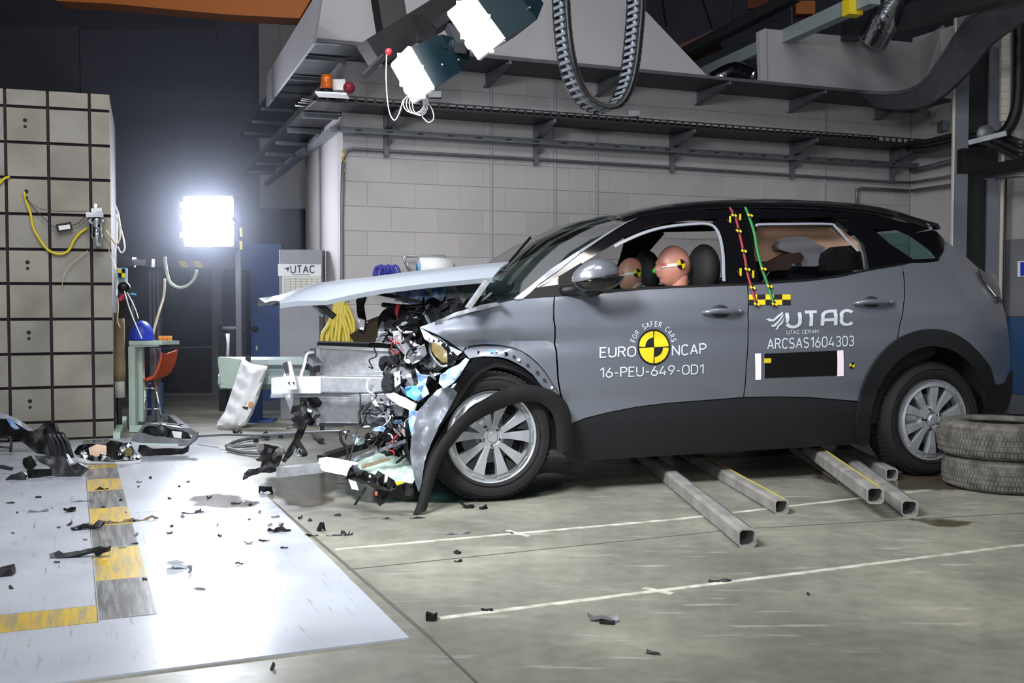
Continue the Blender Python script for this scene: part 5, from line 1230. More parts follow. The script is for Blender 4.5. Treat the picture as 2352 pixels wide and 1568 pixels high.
mk('leg_brace', B().tube([pt_(330, 890, CY - .15), pt_(360, 892, CY - .15)], .008, 6), 'chrome', ch, True); mk('leg_brace', B().tube([pt_(330, 940, CY - .17), pt_(372, 938, CY - .17)], .009, 6), 'chrome', ch, True)
mk('blue_bin', B().box(Vector((pt_(348, 930, 9.1).x, 9.1, .16)), (.16, .16, .32)), 'blue', None, label='dark blue bin behind the orange chair', cat='bin')
# metal frame base on floor, red strap
fb = empty('frame_base', tuple(fl(350, 985)), 0, 'grey flat steel frame lying at the foot of the barrier with a red strap', 'frame')
for (a, b, m_) in (((284, 962), (392, 958), 'galv'), ((296, 972), (420, 982), 'galv'), ((300, 984), (340, 984), 'mint'), ((392, 958), (430, 990), 'galv'), ((285, 962), (268, 1000), 'mint')):
    A_ = fl(*a, z=.03); B__ = fl(*b, z=.03); mk('frame_bar', B().beam(A_, B__, .05, .05), m_, fb)
mk('red_strap', B().beam(fl(336, 974, .07), fl(362, 974, .07), .05, .012), 'red', fb)

# ================================================================ mesh gate, floodlight, cabinets, guard rail
gt = empty('mesh_gate', tuple(Vector((pt_(370, 905, 11.5).x, 11.5, 0))), 0, 'dark wire mesh gate with grey steel frame behind the table', 'gate')
GY = 11.5
mat('gate_back', (50, 50, 60), .8); mat('frame_grey', (98, 98, 106), .6)
for (a, b, w) in (((370, 905), (492, 905), .03), ((370, 618), (370, 905), .02), ((492, 610), (492, 905), .035), ((370, 800), (492, 796), .02)): mk('gate_frame', B().beam(pt_(*a, GY), pt_(*b, GY), w, w, (0, 1, 0) if a[0] == b[0] else (0, 0, 1)), 'frame_grey', gt)
ms = B()
for k in range(30): x = 372 + k * 4.1; ms.beam(pt_(x, 612, GY + .02), pt_(x, 903, GY + .02), .006, .006, (0, 1, 0))
for k in range(60): y = 612 + k * 4.9; ms.beam(pt_(372, y, GY + .03), pt_(491, y, GY + .03), .006, .006)
mk('wire_mesh', ms, 'dark', gt, kind='stuff')
mk('gate_post', B().beam(pt_(505, 600, GY), Vector((pt_(505, 600, GY).x, GY, 0)), .12, .1, (0, 1, 0)), 'frame_grey', gt)
mk('gate_header', B().beam(pt_(280, 600, GY - .1), pt_(560, 608, GY - .1), .1, .10), 'frame_grey', gt)
for x in (424, 458):
    mk('warning_stripe', B().prism([pt_(x - 14, 600, GY - .16), pt_(x, 600, GY - .16), pt_(x + 10, 614, GY - .16), pt_(x - 6, 614, GY - .16)], (0, .01, 0)), 'yellow', gt)
cl = empty('pipe_clamp', tuple(pt_(310, 602, 9.0)), 0, 'grey steel coupling arm beside the barrier at lamp height', 'bracket')
mk('block', B().beam(pt_(276, 600, 9.0), pt_(308, 602, 9.0), .10, .085), 'galv', cl); mk('rod', B().beam(pt_(308, 602, 9.0), pt_(345, 604, 9.0), .05, .05), 'steel', cl); mk('end_nut', B().beam(pt_(338, 603, 9.0), pt_(352, 604, 9.0), .08, .07), 'galv', cl)
for x in (345, 354, 363): mk('vertical_bar', B().beam(pt_(x, 622, 10.2), Vector((pt_(x, 622, 10.2).x, 10.2, 0)), .022, .022, (0, 1, 0)), 'galv', None, label='thin grey upright bar of the rack left of the mesh gate, %s' % {345: 'nearest the barrier', 354: 'middle of three', 363: 'nearest the gate'}[x], cat='bar', group='upright bars beside the gate')
# back floodlight
fd = empty('floodlight', tuple(pt_(475, 506, 9.6)), 0, 'blazing white square floodlight in front of the dark far wall', 'floodlight')
FY = 9.6; a = pt_(424, 560, FY); b = pt_(528, 455, FY); mid = (a + b) / 2
mk('housing', B().box(mid + Vector((0, .16, 0)), (b.x - a.x + .05, .26, b.z - a.z + .05)), 'black', fd)
mk('lamp_glass', ([(a.x, FY, a.z), (b.x, FY, a.z), (b.x, FY, b.z), (a.x, FY, b.z)], [[0, 1, 2, 3]]), 'flood_face', fd)
for (x, y) in ((418, 470), (418, 498), (418, 540)): mk('hinge', B().box(pt_(x, y, FY + .02), (.03, .04, .05)), 'steel', fd)
mk('lamp_yoke', B().tube([pt_(534, 500, FY), pt_(545, 520, FY + .1), pt_(545, 580, FY + .2)], .02, 8), 'black', fd, True); mk('lamp_pole', B().beam(pt_(548, 575, FY + .2), Vector((pt_(548, 575, FY + .2).x, FY + .2, 0)), .05, .05, (0, 1, 0)), 'frame_grey', fd)
for y in (535, 565): mk('yellow_band', B().beam(pt_(553, y - 12, FY + .1), pt_(554, y + 8, FY + .1), .02, .02, (0, 1, 0)), 'yellow', fd)
# blue wall panel, dark unit, grey cabinet
bp_ = mk('blue_partition', B().prism([Vector((pt_(556, 800, 10.9).x, 10.9, 0)), Vector((pt_(648, 800, 10.9).x, 10.9, 0)), Vector((pt_(648, 800, 10.9).x, 11.0, 0)), Vector((pt_(556, 800, 10.9).x, 11.0, 0))], (0, 0, pt_(600, 560, 10.9).z)), 'blue_wall', None, label='tall blue sheet partition behind the guard rail', cat='partition')
dk = mk('blue_cabinet', B().prism([Vector((pt_(510, 800, 10.7).x, 10.7, 0)), Vector((pt_(566, 800, 10.7).x, 10.7, 0)), Vector((pt_(566, 800, 10.7).x, 10.95, 0)), Vector((pt_(510, 800, 10.7).x, 10.95, 0))], (0, 0, pt_(520, 620, 10.7).z)), 'dark_wall', None, label='dark narrow cabinet beside the blue partition', cat='cabinet')
mk('door_knob', B().ell(pt_(586, 755, 10.88), (.035, .03, .03), 12, 8), 'black', bp_, True, label='round black knob')
mk('wall_hook', B().ell(pt_(590, 800, 10.88), (.012, .02, .03), 10, 8), 'white', bp_, True, label='small white hook')
vz = empty('bench_vice', tuple(pt_(520, 755, 9.9)), 0, 'dark bench vice with a pale handle above the guard rail end', 'vice')
mk('jaw', B().box(pt_(510, 755, 9.9), (.06, .1, .07)), 'black', vz); mk('screw', B().tube([pt_(512, 754, 9.85), pt_(560, 754, 9.85)], .02, 10), 'frame_grey', vz, True); mk('handle', B().tube([pt_(523, 766, 9.8), pt_(524, 790, 9.8), pt_(523, 818, 9.8)], [.02, .014, .018], 10), 'white', vz, True); mk('stand', B().beam(pt_(512, 768, 9.9), Vector((pt_(512, 768, 9.9).x, 9.9, 0)), .07, .07, (0, 1, 0)), 'black', vz)
mat('cab_grey', (138, 140, 146), .55)
KY = 9.2
kx0 = pt_(641, 600, KY).x; kx1 = pt_(740, 600, KY).x; kz = pt_(690, 573, KY).z
kb = empty('grey_cabinet', ((kx0 + kx1) / 2, KY, 0), 0, 'plain grey cabinet with a wall calendar, behind the guard rail', 'cabinet')
o = mk('body', B().prism([(kx0, KY, 0.0), (kx1, KY, 0), (kx1, KY + .16, 0), (kx0, KY + .16, 0)], (0, 0, kz)), 'cab_grey', kb); bevel(o, .004, 1)
cal = empty('wall_calendar', tuple(pt_(685, 680, KY - .01)), 0, 'white calendar sheet hung on the grey cabinet', 'calendar')
mk('header_card', B().prism([pt_(638, 606, KY - .02), pt_(738, 607, KY - .02), pt_(738, 634, KY - .02), pt_(639, 634, KY - .02)], (0, .006, 0)), 'white_cloth', cal)
mk('sheet', B().prism([pt_(648, 634, KY - .015), pt_(737, 634, KY - .015), pt_(737, 690, KY - .015), pt_(648, 690, KY - .015)], (0, .006, 0)), 'tape', cal)
gr_ = B()
for k in range(7): gr_.beam(pt_(654 + k * 12.5, 638, KY - .022), pt_(654 + k * 12.5, 688, KY - .022), .0015, .0015)
for k in range(9): gr_.beam(pt_(652, 640 + k * 6, KY - .022), pt_(733, 640 + k * 6, KY - .022), .0015, .0015)
mk('printed_grid', gr_, 'grey_plastic', cal)
v, f = textmesh('UTAC', 1, 'LEFT', .02); w_ = max(p.x for p in v)
p0 = pt_(667, 627, KY - .025); sc_ = (pt_(724, 627, KY).x - p0.x) / w_
mk('lettering', ([(p0.x + p.x * sc_, KY - .027, p0.z + p.y * sc_) for p in v], f), 'dark', cal)
mk('emblem_swoosh', B().prism([pt_(652, 616, KY - .025), pt_(665, 613, KY - .025), pt_(661, 624, KY - .025), pt_(659, 618, KY - .025)], (0, .004, 0)), 'dark', cal)
mk('subtitle', B().beam(pt_(670, 630, KY - .025), pt_(712, 630, KY - .025), .003, .004), 'grey_plastic', cal)
# guard rail
GRY = 8.95
grl = empty('guard_rail', (pt_(610, 850, GRY).x, GRY, 0), 0, 'pale corrugated steel guard rail on blue posts behind the white sack', 'guard rail')
prof_ = [(820, 0), (826, .05), (836, .06), (846, .0), (852, -.0), (862, .05), (880, .06), (893, .0)]
mat('rail_green', (150, 164, 166), .5, metal=.2, var=.12, scale=4)
rows = []
for (px, dY) in ((505, 0), (560, 0), (620, .0), (680, .02), (740, .05), (810, .08), (880, .1)):
    rows.append([pt_(px, y, GRY) + Vector((0, dY - d * 1.0, 0)) for (y, d) in prof_])
o = mk('rail_beam', B().grid(rows), 'rail_green', grl); solid(o, .008, 0)
mk('rail_end', B().prism([pt_(500, 820, GRY - .06), pt_(515, 820, GRY - .07), pt_(552, 825, GRY - .07), pt_(545, 893, GRY - .07), pt_(506, 890, GRY - .06)], (0, .012, 0)), 'mint', grl)
for x in (586, 760): a = pt_(x, 850, GRY + .1); mk('rail_post', B().beam(a + Z * .1, Vector((a.x, a.y, 0)), .10, .10, (0, 1, 0)), 'blue', grl)
mk('rail_bracket', B().box(pt_(570, 826, GRY - .06), (.04, .03, .06)), 'dark', grl)
mk('base_plate', B().box(Vector((pt_(590, 970, GRY).x, GRY + .1, .01)), (.26, .2, .02)), 'blue', grl)
# white sack leaning on the rail
sk_ = [(556, 822), (548, 850), (538, 880), (528, 910), (516, 945), (500, 968), (497, 980), (515, 986), (545, 985), (566, 975), (580, 950), (595, 910), (606, 870), (615, 840), (600, 838), (580, 836)]
v, f = fill(sk_, 7); P = []
for (x, y) in v:
    d = min(1, edist(sk_, x, y) / 22); t = (985 - y) / 160; Yb = 8.50 + .30 * t
    P.append(pY(x, y, Yb - .11 * math.sqrt(d) + .012 * math.sin(x * .21 + y * .09) + .010 * math.sin(y * .17 - x * .1)))
sack = mk('white_sack', (P, f), 'white_cloth', None, True, label='white plastic sack leaning against the guard rail', cat='sack'); solid(sack, .01, 1)
v, f = fill(sk_, 16); mk('sack_back', ([pY(x, y, 8.53 + .30 * (985 - y) / 160) for x, y in v], f), 'white_cloth', sack, True)
for (a, b, m_) in (((558, 920), (566, 930), 'orange_text'), ((572, 922), (580, 934), 'orange_text'), ((556, 933), (570, 938), 'dark')): 
    t = (985 - a[1]) / 160; mk('printed_mark', B().prism([pY(a[0], a[1], 8.39 + .3 * t), pY(b[0], a[1] + 2, 8.39 + .3 * t), pY(b[0] - 2, b[1] + 2, 8.39 + .3 * t), pY(a[0] - 2, b[1], 8.39 + .3 * t)], (0, .01, 0)), m_, sack)
# yellow hoses on the wall behind, towel rack, blue reel, red hose
hs = empty('yellow_hoses', tuple(wallpt(775, 760, .3)), 0, 'bundle of yellow hoses hanging on the wall behind the bonnet', 'hose')
for k, (x0, x1, y1) in enumerate(((770, 740, 800), (775, 752, 812), (780, 768, 818), (786, 778, 810), (790, 800, 790), (782, 796, 806), (772, 762, 790))):
    hp = [pt_(x0, 690, 8.3), pt_(x0 - 4, 715, 8.28), pt_((x0 + x1) / 2, 745, 8.25), pt_(x1, y1 - 30, 8.2), pt_(x1 + 2, y1, 8.2), pt_(x1 + 10, y1 - 4, 8.22), pt_(x1 + 12, y1 - 50, 8.25), pt_(x0 + 6, 700, 8.3)]
    mk('hose_loop', B().tube(hp, .016, 7, sub=4), 'yellow_hose', hs, True)
mk('hose_bracket', B().beam(pt_(740, 690, 8.35), pt_(800, 690, 8.35), .04, .04), 'galv', hs); mk('hose_stand', B().beam(pt_(738, 690, 8.35), Vector((pt_(738, 690, 8.35).x, 8.35, 0)), .03, .03, (0, 1, 0)), 'dark', hs)
rk = empty('paper_towel_holder', tuple(wallpt(975, 605, .1)), 0, 'wall bracket holding a big white paper roll behind the bonnet', 'holder')
def wp(x, y, o_=.1): return wallpt(x, y, o_)
for pp in (((938, 618), (926, 592), (932, 588), (1020, 588), (1036, 614)), ((940, 622), (934, 600)), ((1012, 612), (1034, 616))): mk('holder_frame', B().tube([wp(x, y, .16) for x, y in pp], .012, 8), 'steel', rk, True)
mk('paper_roll', B().lathe([(.015, 0), (.085, 0), (.085, .27), (.015, .27)], wp(962, 614, .14), T, (0, 0, 1), 28, True), 'white', rk, True); mk('roll_core', B().lathe([(.0, -.01), (.035, -.01), (.035, .01), (0, .01)], wp(961, 614, .14), T, (0, 0, 1), 20, True), 'cyan', rk, True)
bh_ = empty('blue_hose_coil', tuple(wp(890, 625, .1)), 0, 'coil of dark blue hose hung on the wall above the bonnet', 'hose')
for k in range(6):
    c = wp(868 + k * 8, 632, .14); rr = .07 + .01 * (k % 2)
    mk('hose_turn', B().tube([c + (T * .25 - N).normalized() * 0 + Vector((math.cos(a) * rr * .45, 0, math.sin(a) * rr)) for a in [2 * math.pi * i / 16 for i in range(17)]], .011, 7), 'blue_hose', bh_, True)
# ================================================================ CABLE TRAYS, PIPES, WALL SHEETS
def tr(s, off, z): return C0 + T * s - N * off + Z * z
def sp_(px, py, off=0): return pP(px, py, C1 - T * off, T)      # right side wall
ZU = wallpt(1640, 213).z; ZL = wallpt(1640, 316).z; DU, DL = .53, .40; DUL, DLL = .37, .31
ut = empty('cable_tray', tuple(tr(2, .25, ZU)), 0, 'wide upper grey sheet cable tray on triangular brackets along the block wall', 'cable tray')
mk('tray_floor', B().prism([tr(-.36, 0, ZU), tr(LW, 0, ZU), tr(LW, DU, ZU), tr(-.36, DU, ZU)], (0, 0, -.006)), 'tray', ut)
mk('tray_lip', B().prism([tr(-.37, DU, ZU - .006), tr(LW, DU, ZU - .006), tr(LW, DU, ZU + .025), tr(-.37, DU, ZU + .025)], tuple(N * .01)), 'tray', ut)
def bracket(par, s, z, D, drop, m='galv', hang=0):
    mk('wall_bracket', B().prism([tr(s, .0, z - .008), tr(s, D, z - .008), tr(s, D, z - .03), tr(s, 0, z - drop)], tuple(T * .02)), m, par)
    mk('bracket_flange', B().beam(tr(s + .0, .0, z - drop), tr(s, D, z - .03), .05, .006), m, par)
    if hang: mk('wall_strut', B().prism([tr(s - .02, .012, z), tr(s + .02, .012, z), tr(s + .02, .012, z - hang), tr(s - .02, .012, z - hang)], tuple(-N * .03)), m, par)
def s_at(px, py, off=0): return (pP(px, py, C0 - N * off, N) - C0).dot(T)
for px in (1115, 1370, 1600, 1812, 2010): bracket(ut, s_at(px, 210), ZU, DU, .13)
lt = empty('cable_tray', tuple(tr(2, .25, ZL)), 0, 'lower dark slotted cable tray full of black cables on the block wall', 'cable tray')
mk('tray_floor', B().prism([tr(-.3, 0, ZL), tr(LW, 0, ZL), tr(LW, DL, ZL), tr(-.3, DL, ZL)], (0, 0, -.005)), 'dark', lt)
mk('tray_lip', B().prism([tr(-.3, DL, ZL), tr(LW, DL, ZL), tr(LW, DL, ZL + .012), tr(-.3, DL, ZL + .012)], tuple(N * .008)), 'dark', lt); mk('tray_lip', B().prism([tr(-.3, DL, ZL + .045), tr(LW, DL, ZL + .045), tr(LW, DL, ZL + .055), tr(-.3, DL, ZL + .055)], tuple(N * .008)), 'dark', lt)
rg_ = bpy.data.meshes.new('tray_rung'); qq = B().beam((0, 0, .0), (0, 0, .05), .018, .01, (0, 1, 0)); rg_.from_pydata([tuple(v) for v in qq.v], [], qq.f); rg_.materials.append(M['dark'])
for k in range(int((LW + .29) / .075)):
    o = bpy.data.objects.new('tray_rung', rg_); COL.objects.link(o); o.parent = lt; P_ = tr(-.29 + k * .075, DL, ZL); o.location = WM[lt].inverted() @ P_; o.rotation_euler = (0, 0, TH)
for k, (o_, r_) in enumerate(((.10, .025), (.20, .02), (.30, .022), (.36, .015))): mk('cable_run', B().tube([tr(-.4 + i * .5, o_ + .02 * math.sin(i + k), ZL + .025) for i in range(int(LW / .5) + 1)], r_, 7, sub=3), 'black', lt, True)
for px in (885, 1228, 1540, 1815, 2045): bracket(lt, s_at(px, 320), ZL, DL, .15, 'galv', ZL - wallpt(1228, 362).z + .06)
for px, y in ((1000, 218), (1455, 262)): mk('joint_box', B().box(wallpt(px, y, .3), (.10, .06, .05)), 'galv', lt)
ZR = wallpt(1640, 355).z
rl = empty('strut_rail', tuple(tr(2, .1, ZR)), 0, 'thin perforated steel strut rail running below the two cable trays', 'rail')
mk('channel', B().beam(tr(-.05, .09, ZR), tr(LW, .09, ZR), .05, .045), 'galv', rl)
for s in range(22): mk('slot', B().box(tr(.1 + s * .26, .116, ZR), (.05, .006, .012), Matrix.Rotation(TH, 3, 'Z')), 'dark', rl)
for px in (885, 1228, 1540, 1815, 2045): s = s_at(px, 345); mk('support', B().prism([tr(s, 0, ZR - .03), tr(s, .14, ZR - .03), tr(s, 0, ZR - .13)], tuple(T * .015)), 'galv', rl)
zc = wallpt(1228, 365).z; zc2 = wallpt(1505, 382).z
mk('conduit', B().tube([wallpt(786, 372, .03), wallpt(796, 345, .03), wallpt(812, 342, .03), wallpt(1228, 365, .03), wallpt(1505, 381.5, .03), wallpt(1820, 402, .03), wallpt(2040, 417, .03), wallpt(2088, 419, .03)], .012, 8), 'galv', None, True, label='thin straight steel conduit just below the strut rail', cat='pipe')
mk('conduit', B().tube([wallpt(1968, 478, .03), wallpt(1968, 434, .03), wallpt(1980, 432, .03), wallpt(2086, 438, .03)], .016, 8), 'galv', None, True, label='bent steel conduit dropping behind the rear of the roof', cat='pipe')
# the same runs turning along the left return, going away from the camera
def tl(t, off, z): return C0 + NL * t - TL * off + Z * z
le = empty('cable_tray', tuple(tl(1, .3, ZU)), 0, 'upper cable tray turned the corner, running away into the dark on the left', 'cable tray')
mk('tray_floor', B().prism([tl(-DU, -.0, ZU), tl(-DU, DUL, ZU), tl(4.4, DUL, ZU), tl(4.4, 0, ZU)], (0, 0, .006)), 'tray', le); mk('tray_lip', B().prism([tl(-DU, DUL, ZU - .006), tl(4.4, DUL, ZU - .006), tl(4.4, DUL, ZU + .03), tl(-DU, DUL, ZU + .03)], tuple(T * .01)), 'tray', le)
for k in range(6): t = -.1 + k * .8; mk('cross_arm', B().beam(tl(t, 0, ZU - .03), tl(t, DUL, ZU - .03), .04, .03), 'galv', le)
l2 = empty('cable_tray', tuple(tl(1, .3, ZL)), 0, 'lower slotted cable tray round the corner on the left return', 'cable tray')
mk('tray_floor', B().prism([tl(-DL, 0, ZL), tl(-DL, DLL, ZL), tl(4.6, DLL, ZL), tl(4.6, 0, ZL)], (0, 0, .005)), 'dark', l2)
for k in range(62):
    o = bpy.data.objects.new('tray_rung', rg_); COL.objects.link(o); o.parent = l2; o.location = WM[l2].inverted() @ tl(-.38 + k * .08, DLL, ZL); o.rotation_euler = (0, 0, R(20.1) + math.pi / 2)
mk('tray_lip', B().prism([tl(-DL, DLL, ZL + .045), tl(4.6, DLL, ZL + .045), tl(4.6, DLL, ZL + .052), tl(-DL, DLL, ZL + .052)], tuple(T * .008)), 'dark', l2)
for k in range(6): t = .1 + k * .8; mk('cross_arm', B().beam(tl(t, 0, ZL - .03), tl(t, DLL, ZL - .03), .04, .035), 'galv', l2)
l3 = empty('strut_rail', tuple(tl(1, .1, ZR)), 0, 'strut rail on the left return wall under the slotted tray', 'rail')
mk('channel', B().beam(tl(-.09, .09, ZR), tl(4.2, .09, ZR), .05, .045), 'galv', l3)
mk('wall_shelf', B().prism([tl(-.0, 0, ZR + .02), tl(1.8, 0, ZR + .02), tl(1.8, 0, ZR + .12), tl(0, 0, ZR + .12)], tuple(-T * .02)), 'panel_white', l3)
mk('yellow_marker_tape', B().tube([pP(786 + (k % 2) * 5, 346 + k * 9, C0 - N * .03, N) for k in range(8)], .012, 6), 'yellow_hose', None, True, label='yellowish tape wound round the pipe at the wall corner', cat='tape')
mk('corner_pipe', B().tube([wallpt(788, 372, .03), wallpt(784, 500, .03), wallpt(785, 640, .03), wallpt(785, 700, .03)], .016, 8), 'grey_plastic', None, True, label='thin grey pipe down the outer corner of the block wall', cat='pipe')
# white sheets above the trays
def wsheet(name, pp, off, m, t, **kw):
    return mk(name, B().prism([wallpt(x, y, off) for x, y in pp], tuple(N * t)), m, None, **kw)
wsheet('hood_sheet', [(720, 99), (720, -60), (1440, -60), (1465, 6), (1630, 180), (1500, 170), (1200, 139), (905, 113)], .50, 'panel_white', .02, label='large off-white sloping hood sheet above the upper cable tray', cat='hood')
PL0 = tl(0, .395, 0)
mk('sloping_hood_sheet', B().prism([pP(x, y, PL0, TL) for x, y in ((719, 100), (611, 246), (613, 172), (719, -2), (740, -40))], tuple(TL * .02)), 'panel_white', None, label='off-white sheet running back along the left side of the hood', cat='hood')
fp_ = empty('wall_sheet', tuple(wallpt(1900, 200, .3)), 0, 'long off-white panel standing on the cable tray at the right', 'panel')
mk('sheet', B().prism([wallpt(1760, 66, .42), wallpt(2112, 99, .42), wallpt(2112, 226, .42), wallpt(1762, 196, .42)], tuple(N * .03)), 'panel_white', fp_)
mk('edge_flange', B().prism([wallpt(1744, 72, .44), wallpt(1760, 64, .44), wallpt(1762, 196, .44), wallpt(1748, 196, .44)], tuple(N * .05)), 'panel_white', fp_)
mk('return_sheet', B().prism([wallpt(2112, 99, .42), wallpt(2168, 57, .36), wallpt(2186, 92, .36), wallpt(2166, 130, .4), wallpt(2128, 190, .42), wallpt(2112, 220, .42)], tuple(N * .02)), 'panel_white', fp_)
# block wall stops under the roof structure on the right: dark roof gear above it
# ================================================================ ROOF GEAR
mat('orange_dim', (104, 52, 34), .6); mat('orange_dim2', (170, 96, 40), .6)
mk('roof_beam', B().beam(pY(1600, 178, 11.5), pY(2010, -8, 8.5), .10, .12), 'rail_green', None, label='pale diagonal roof beam above the long white panel', cat='beam')
mk('roof_beam', B().beam(pY(1500, 160, 12), pY(1830, -12, 9.5), .10, .10), 'dark', None, label='dark diagonal roof beam behind the hood point', cat='beam')
mk('roof_beam', B().beam(pY(1950, 75, 10), pY(2352, -30, 7.5), .16, .16), 'dark', None, label='dark diagonal beam over the silver duct end', cat='beam')
mk('roof_beam', B().beam(pY(1830, 140, 11.2), pY(2360, -60, 8.2), .10, .12), 'tray', None, label='slim grey roof beam passing behind the silver duct', cat='beam')
mk('yellow_band', B().beam(pY(1950, 22, 8.75), pY(1966, 14, 8.66), .13, .13), 'yellow', None, label='yellow band wrapped on the pale diagonal roof beam', cat='band')
q = B().tube([pY(2005, 92, 9.2), pY(2022, 60, 9.1), pY(2042, 15, 9.0), pY(2075, -40, 8.9)], .13, 20, sub=6)
mk('foil_duct', q, 'foil', None, True, label='crinkled silver foil duct rising behind the long white panel', cat='duct')
mk('foil_duct', B().tube([pY(1640, 188, 10.6), pY(1690, 165, 10.5), pY(1745, 178, 10.3)], .10, 16, sub=5), 'foil', None, True, label='low silver foil duct between hood point and white panel', cat='duct')
mk('crane_trolley', B().beam(pY(1540, 140, 13.2), pY(1650, 90, 13.0), .3, .18), 'orange_dim', None, label='dim orange-red crane girder piece in the roof', cat='crane')
ct = empty('crane_hoist', tuple(pY(1800, 20, 12.5)), 0, 'orange hoist parts at the upper edge of the roof', 'crane')
mk('hoist_box', B().box(pY(1845, 22, 12.5), (.22, .2, .15)), 'orange_dim2', ct); mk('hoist_beam', B().beam(pY(1725, 10, 12.9), pY(1815, -10, 12.6), .2, .16), 'orange_dim', ct); mk('hoist_wire', B().tube([pY(1818, -10, 12.4), pY(1820, 70, 12.4)], .02, 6), 'dark', ct)
mk('crane_girder', B().prism([pY(120, -30, 11), pY(730, -30, 11), pY(688, 42, 11), (pY(520, 33, 11)), pY(250, 8, 11), pY(130, 2, 11)], (0, .3, 0)), 'orange_crane', None, label='orange crane girder at the top left of the hall', cat='crane')
for k, (x0, y0, x1, y1) in enumerate(((1520, -10, 1530, 60), (1610, -10, 1640, 80), (1690, -10, 1680, 50))):
    mk('roof_wire', B().tube([pY(x0, y0, 13), pY(x1, y1, 13)], .012, 5), 'black', None, label='thin black roof wire, %s' % ['nearest the cable chain', 'the middle of three', 'nearest the orange hoist'][k], cat='wire', group='roof wires')
# ================================================================ RIGHT COLUMN, SIDE WALL
co = empty('steel_column', tuple(sp_(2240, 900, .2)), 0, 'grey steel H column in the right corner', 'column')
CY_ = sp_(2300, 700, .05).y - .15
def cbox(name, x0, x1, Y, m, par, d=.03, z1=5.0, **kw):
    a = pY(x0, 700, Y); b = pY(x1, 700, Y); return mk(name, B().prism([(a.x, Y, 0), (b.x, Y, 0), (b.x, Y + d, 0), (a.x, Y + d, 0)], (0, 0, z1)), m, par, **kw)
mat('column_grey', (112, 118, 128), .5, metal=.2, var=.1, scale=3)
mat('cream', (190, 188, 176), .6)
cbox('flange', 2186, 2218, CY_, 'column_grey', co); cbox('web', 2218, 2264, CY_ + .14, 'dark', co); cbox('flange', 2264, 2290, CY_ - .02, 'column_grey', co); cbox('edge_strip', 2183, 2187, CY_ - .01, 'tape', co)  # dark web colour stands in for the shade between the flanges
mk('cream_pipe', B().tube([(pY(2297, 700, CY_).x, CY_, 0), (pY(2297, 700, CY_).x, CY_, 4)], .018, 8), 'cream', None, True, label='slim cream pipe beside the steel column', cat='pipe')
mk('cream_pipe', B().tube([(pY(2306, 700, CY_).x, CY_, 0), (pY(2306, 700, CY_).x, CY_, 2.3)], .008, 8), 'dark', None, True, label='thin dark wire pipe right of the cream pipe', cat='pipe')
lad = empty('cable_ladder', tuple(pY(2308, 180, CY_ - .3)), 0, 'cream toothed vertical strip hanging by the column', 'strip')
for k in range(13): mk('segment', B().box(pY(2308, 66 + k * 17, CY_ - .3), (.075, .04, .062)), 'cream', lad)
mk('black_cable', B().tube([pY(2340, -20, CY_ - .4), pY(2340, 150, CY_ - .4), pY(2336, 240, CY_ - .4), pY(2322, 285, CY_ - .4), pY(2300, 312, CY_ - .4)], .05, 10, sub=6), 'black', None, True, label='thick black cable bundle dropping along the right frame edge', cat='cable')
dt = empty('diagonal_tray', tuple(pY(2200, 130, 9.4)), 0, 'broad dark grey cable tray bending up beside the column', 'cable tray')
L_ = [(1975, 212), (2063, 213), (2120, 190), (2164, 132), (2200, 76), (2240, 30), (2360, -30)]; R_ = [(2010, 246), (2085, 250), (2138, 238), (2191, 200), (2240, 150), (2290, 90), (2400, 20)]
rows = [[pY(a[0], a[1], 9.9 - .25 * i), pY(b[0], b[1], 10.0 - .25 * i)] for i, (a, b) in enumerate(zip(catmull([Vector((x, y, 0)) for x, y in L_], 4), catmull([Vector((x, y, 0)) for x, y in R_], 4)))]
rows = [[pY(a.x, a.y, 9.9 - .06 * i), pY((a.x + b.x) / 2, (a.y + b.y) / 2, 9.95 - .06 * i), pY(b.x, b.y, 10.0 - .06 * i)] for i, (a, b) in enumerate(zip(catmull([Vector((x, y, 0)) for x, y in L_], 4), catmull([Vector((x, y, 0)) for x, y in R_], 4)))]
o = mk('tray_sheet', B().grid(rows), 'tray', dt, True); solid(o, .02, 0)
mk('tray_rail', B().tube([r[0] for r in rows], .018, 6), 'tray', dt, True); mk('tray_rail', B().tube([r[2] for r in rows], .014, 6), 'dark', dt, True)
for k in range(8): mk('slot', B().beam(pY(2150 + k * 4.2, 196 - k * 9, 9.55 - .03 * k), pY(2168 + k * 4.2, 190 - k * 9, 9.55 - .03 * k), .008, .012), 'black', dt)
mk('wall_bracket', B().tube([pY(2085, 240, 10.2), pY(2110, 248, 10.1), pY(2135, 260, 10.0)], .02, 6), 'galv', dt)
# cable clutter on the side wall
cc = empty('cable_loom', tuple(sp_(2200, 310, .3)), 0, 'thick black cable loom running from the lower tray to the column', 'cable')
for k in range(5): mk('strand', B().tube([sp_(2085, 330 + 3 * k, .25), sp_(2130, 326 + 4 * k, .3), sp_(2190, 312 + 5 * k, .35), sp_(2260, 302 + 6 * k, .4), sp_(2352, 330 + 10 * k, .4)], .03, 8, sub=5), 'black' if k % 2 else 'dark', cc, True)
mk('round_cover', B().lathe([(0, 0), (.07, 0), (.07, .03)], pY(2266, 306, 8.7), (0, 1, 0), (0, 0, 1), 20), 'galv', cc, True); mk('clamp_bar', B().beam(pY(2225, 328, 8.75), pY(2312, 306, 8.6), .03, .04), 'galv', cc)
mk('junction', B().box(pY(2245, 370, 8.9), (.3, .1, .2)), 'black', cc); mk('duct_box', B().beam(pY(2265, 395, 8.8), pY(2380, 372, 8.4), .1, .10), 'black', cc)
mk('wall_socket', B().box(sp_(2165, 290, .05), (.05, .14, .10)), 'column_grey', None, label='small grey box on the right side wall above the loom', cat='box')
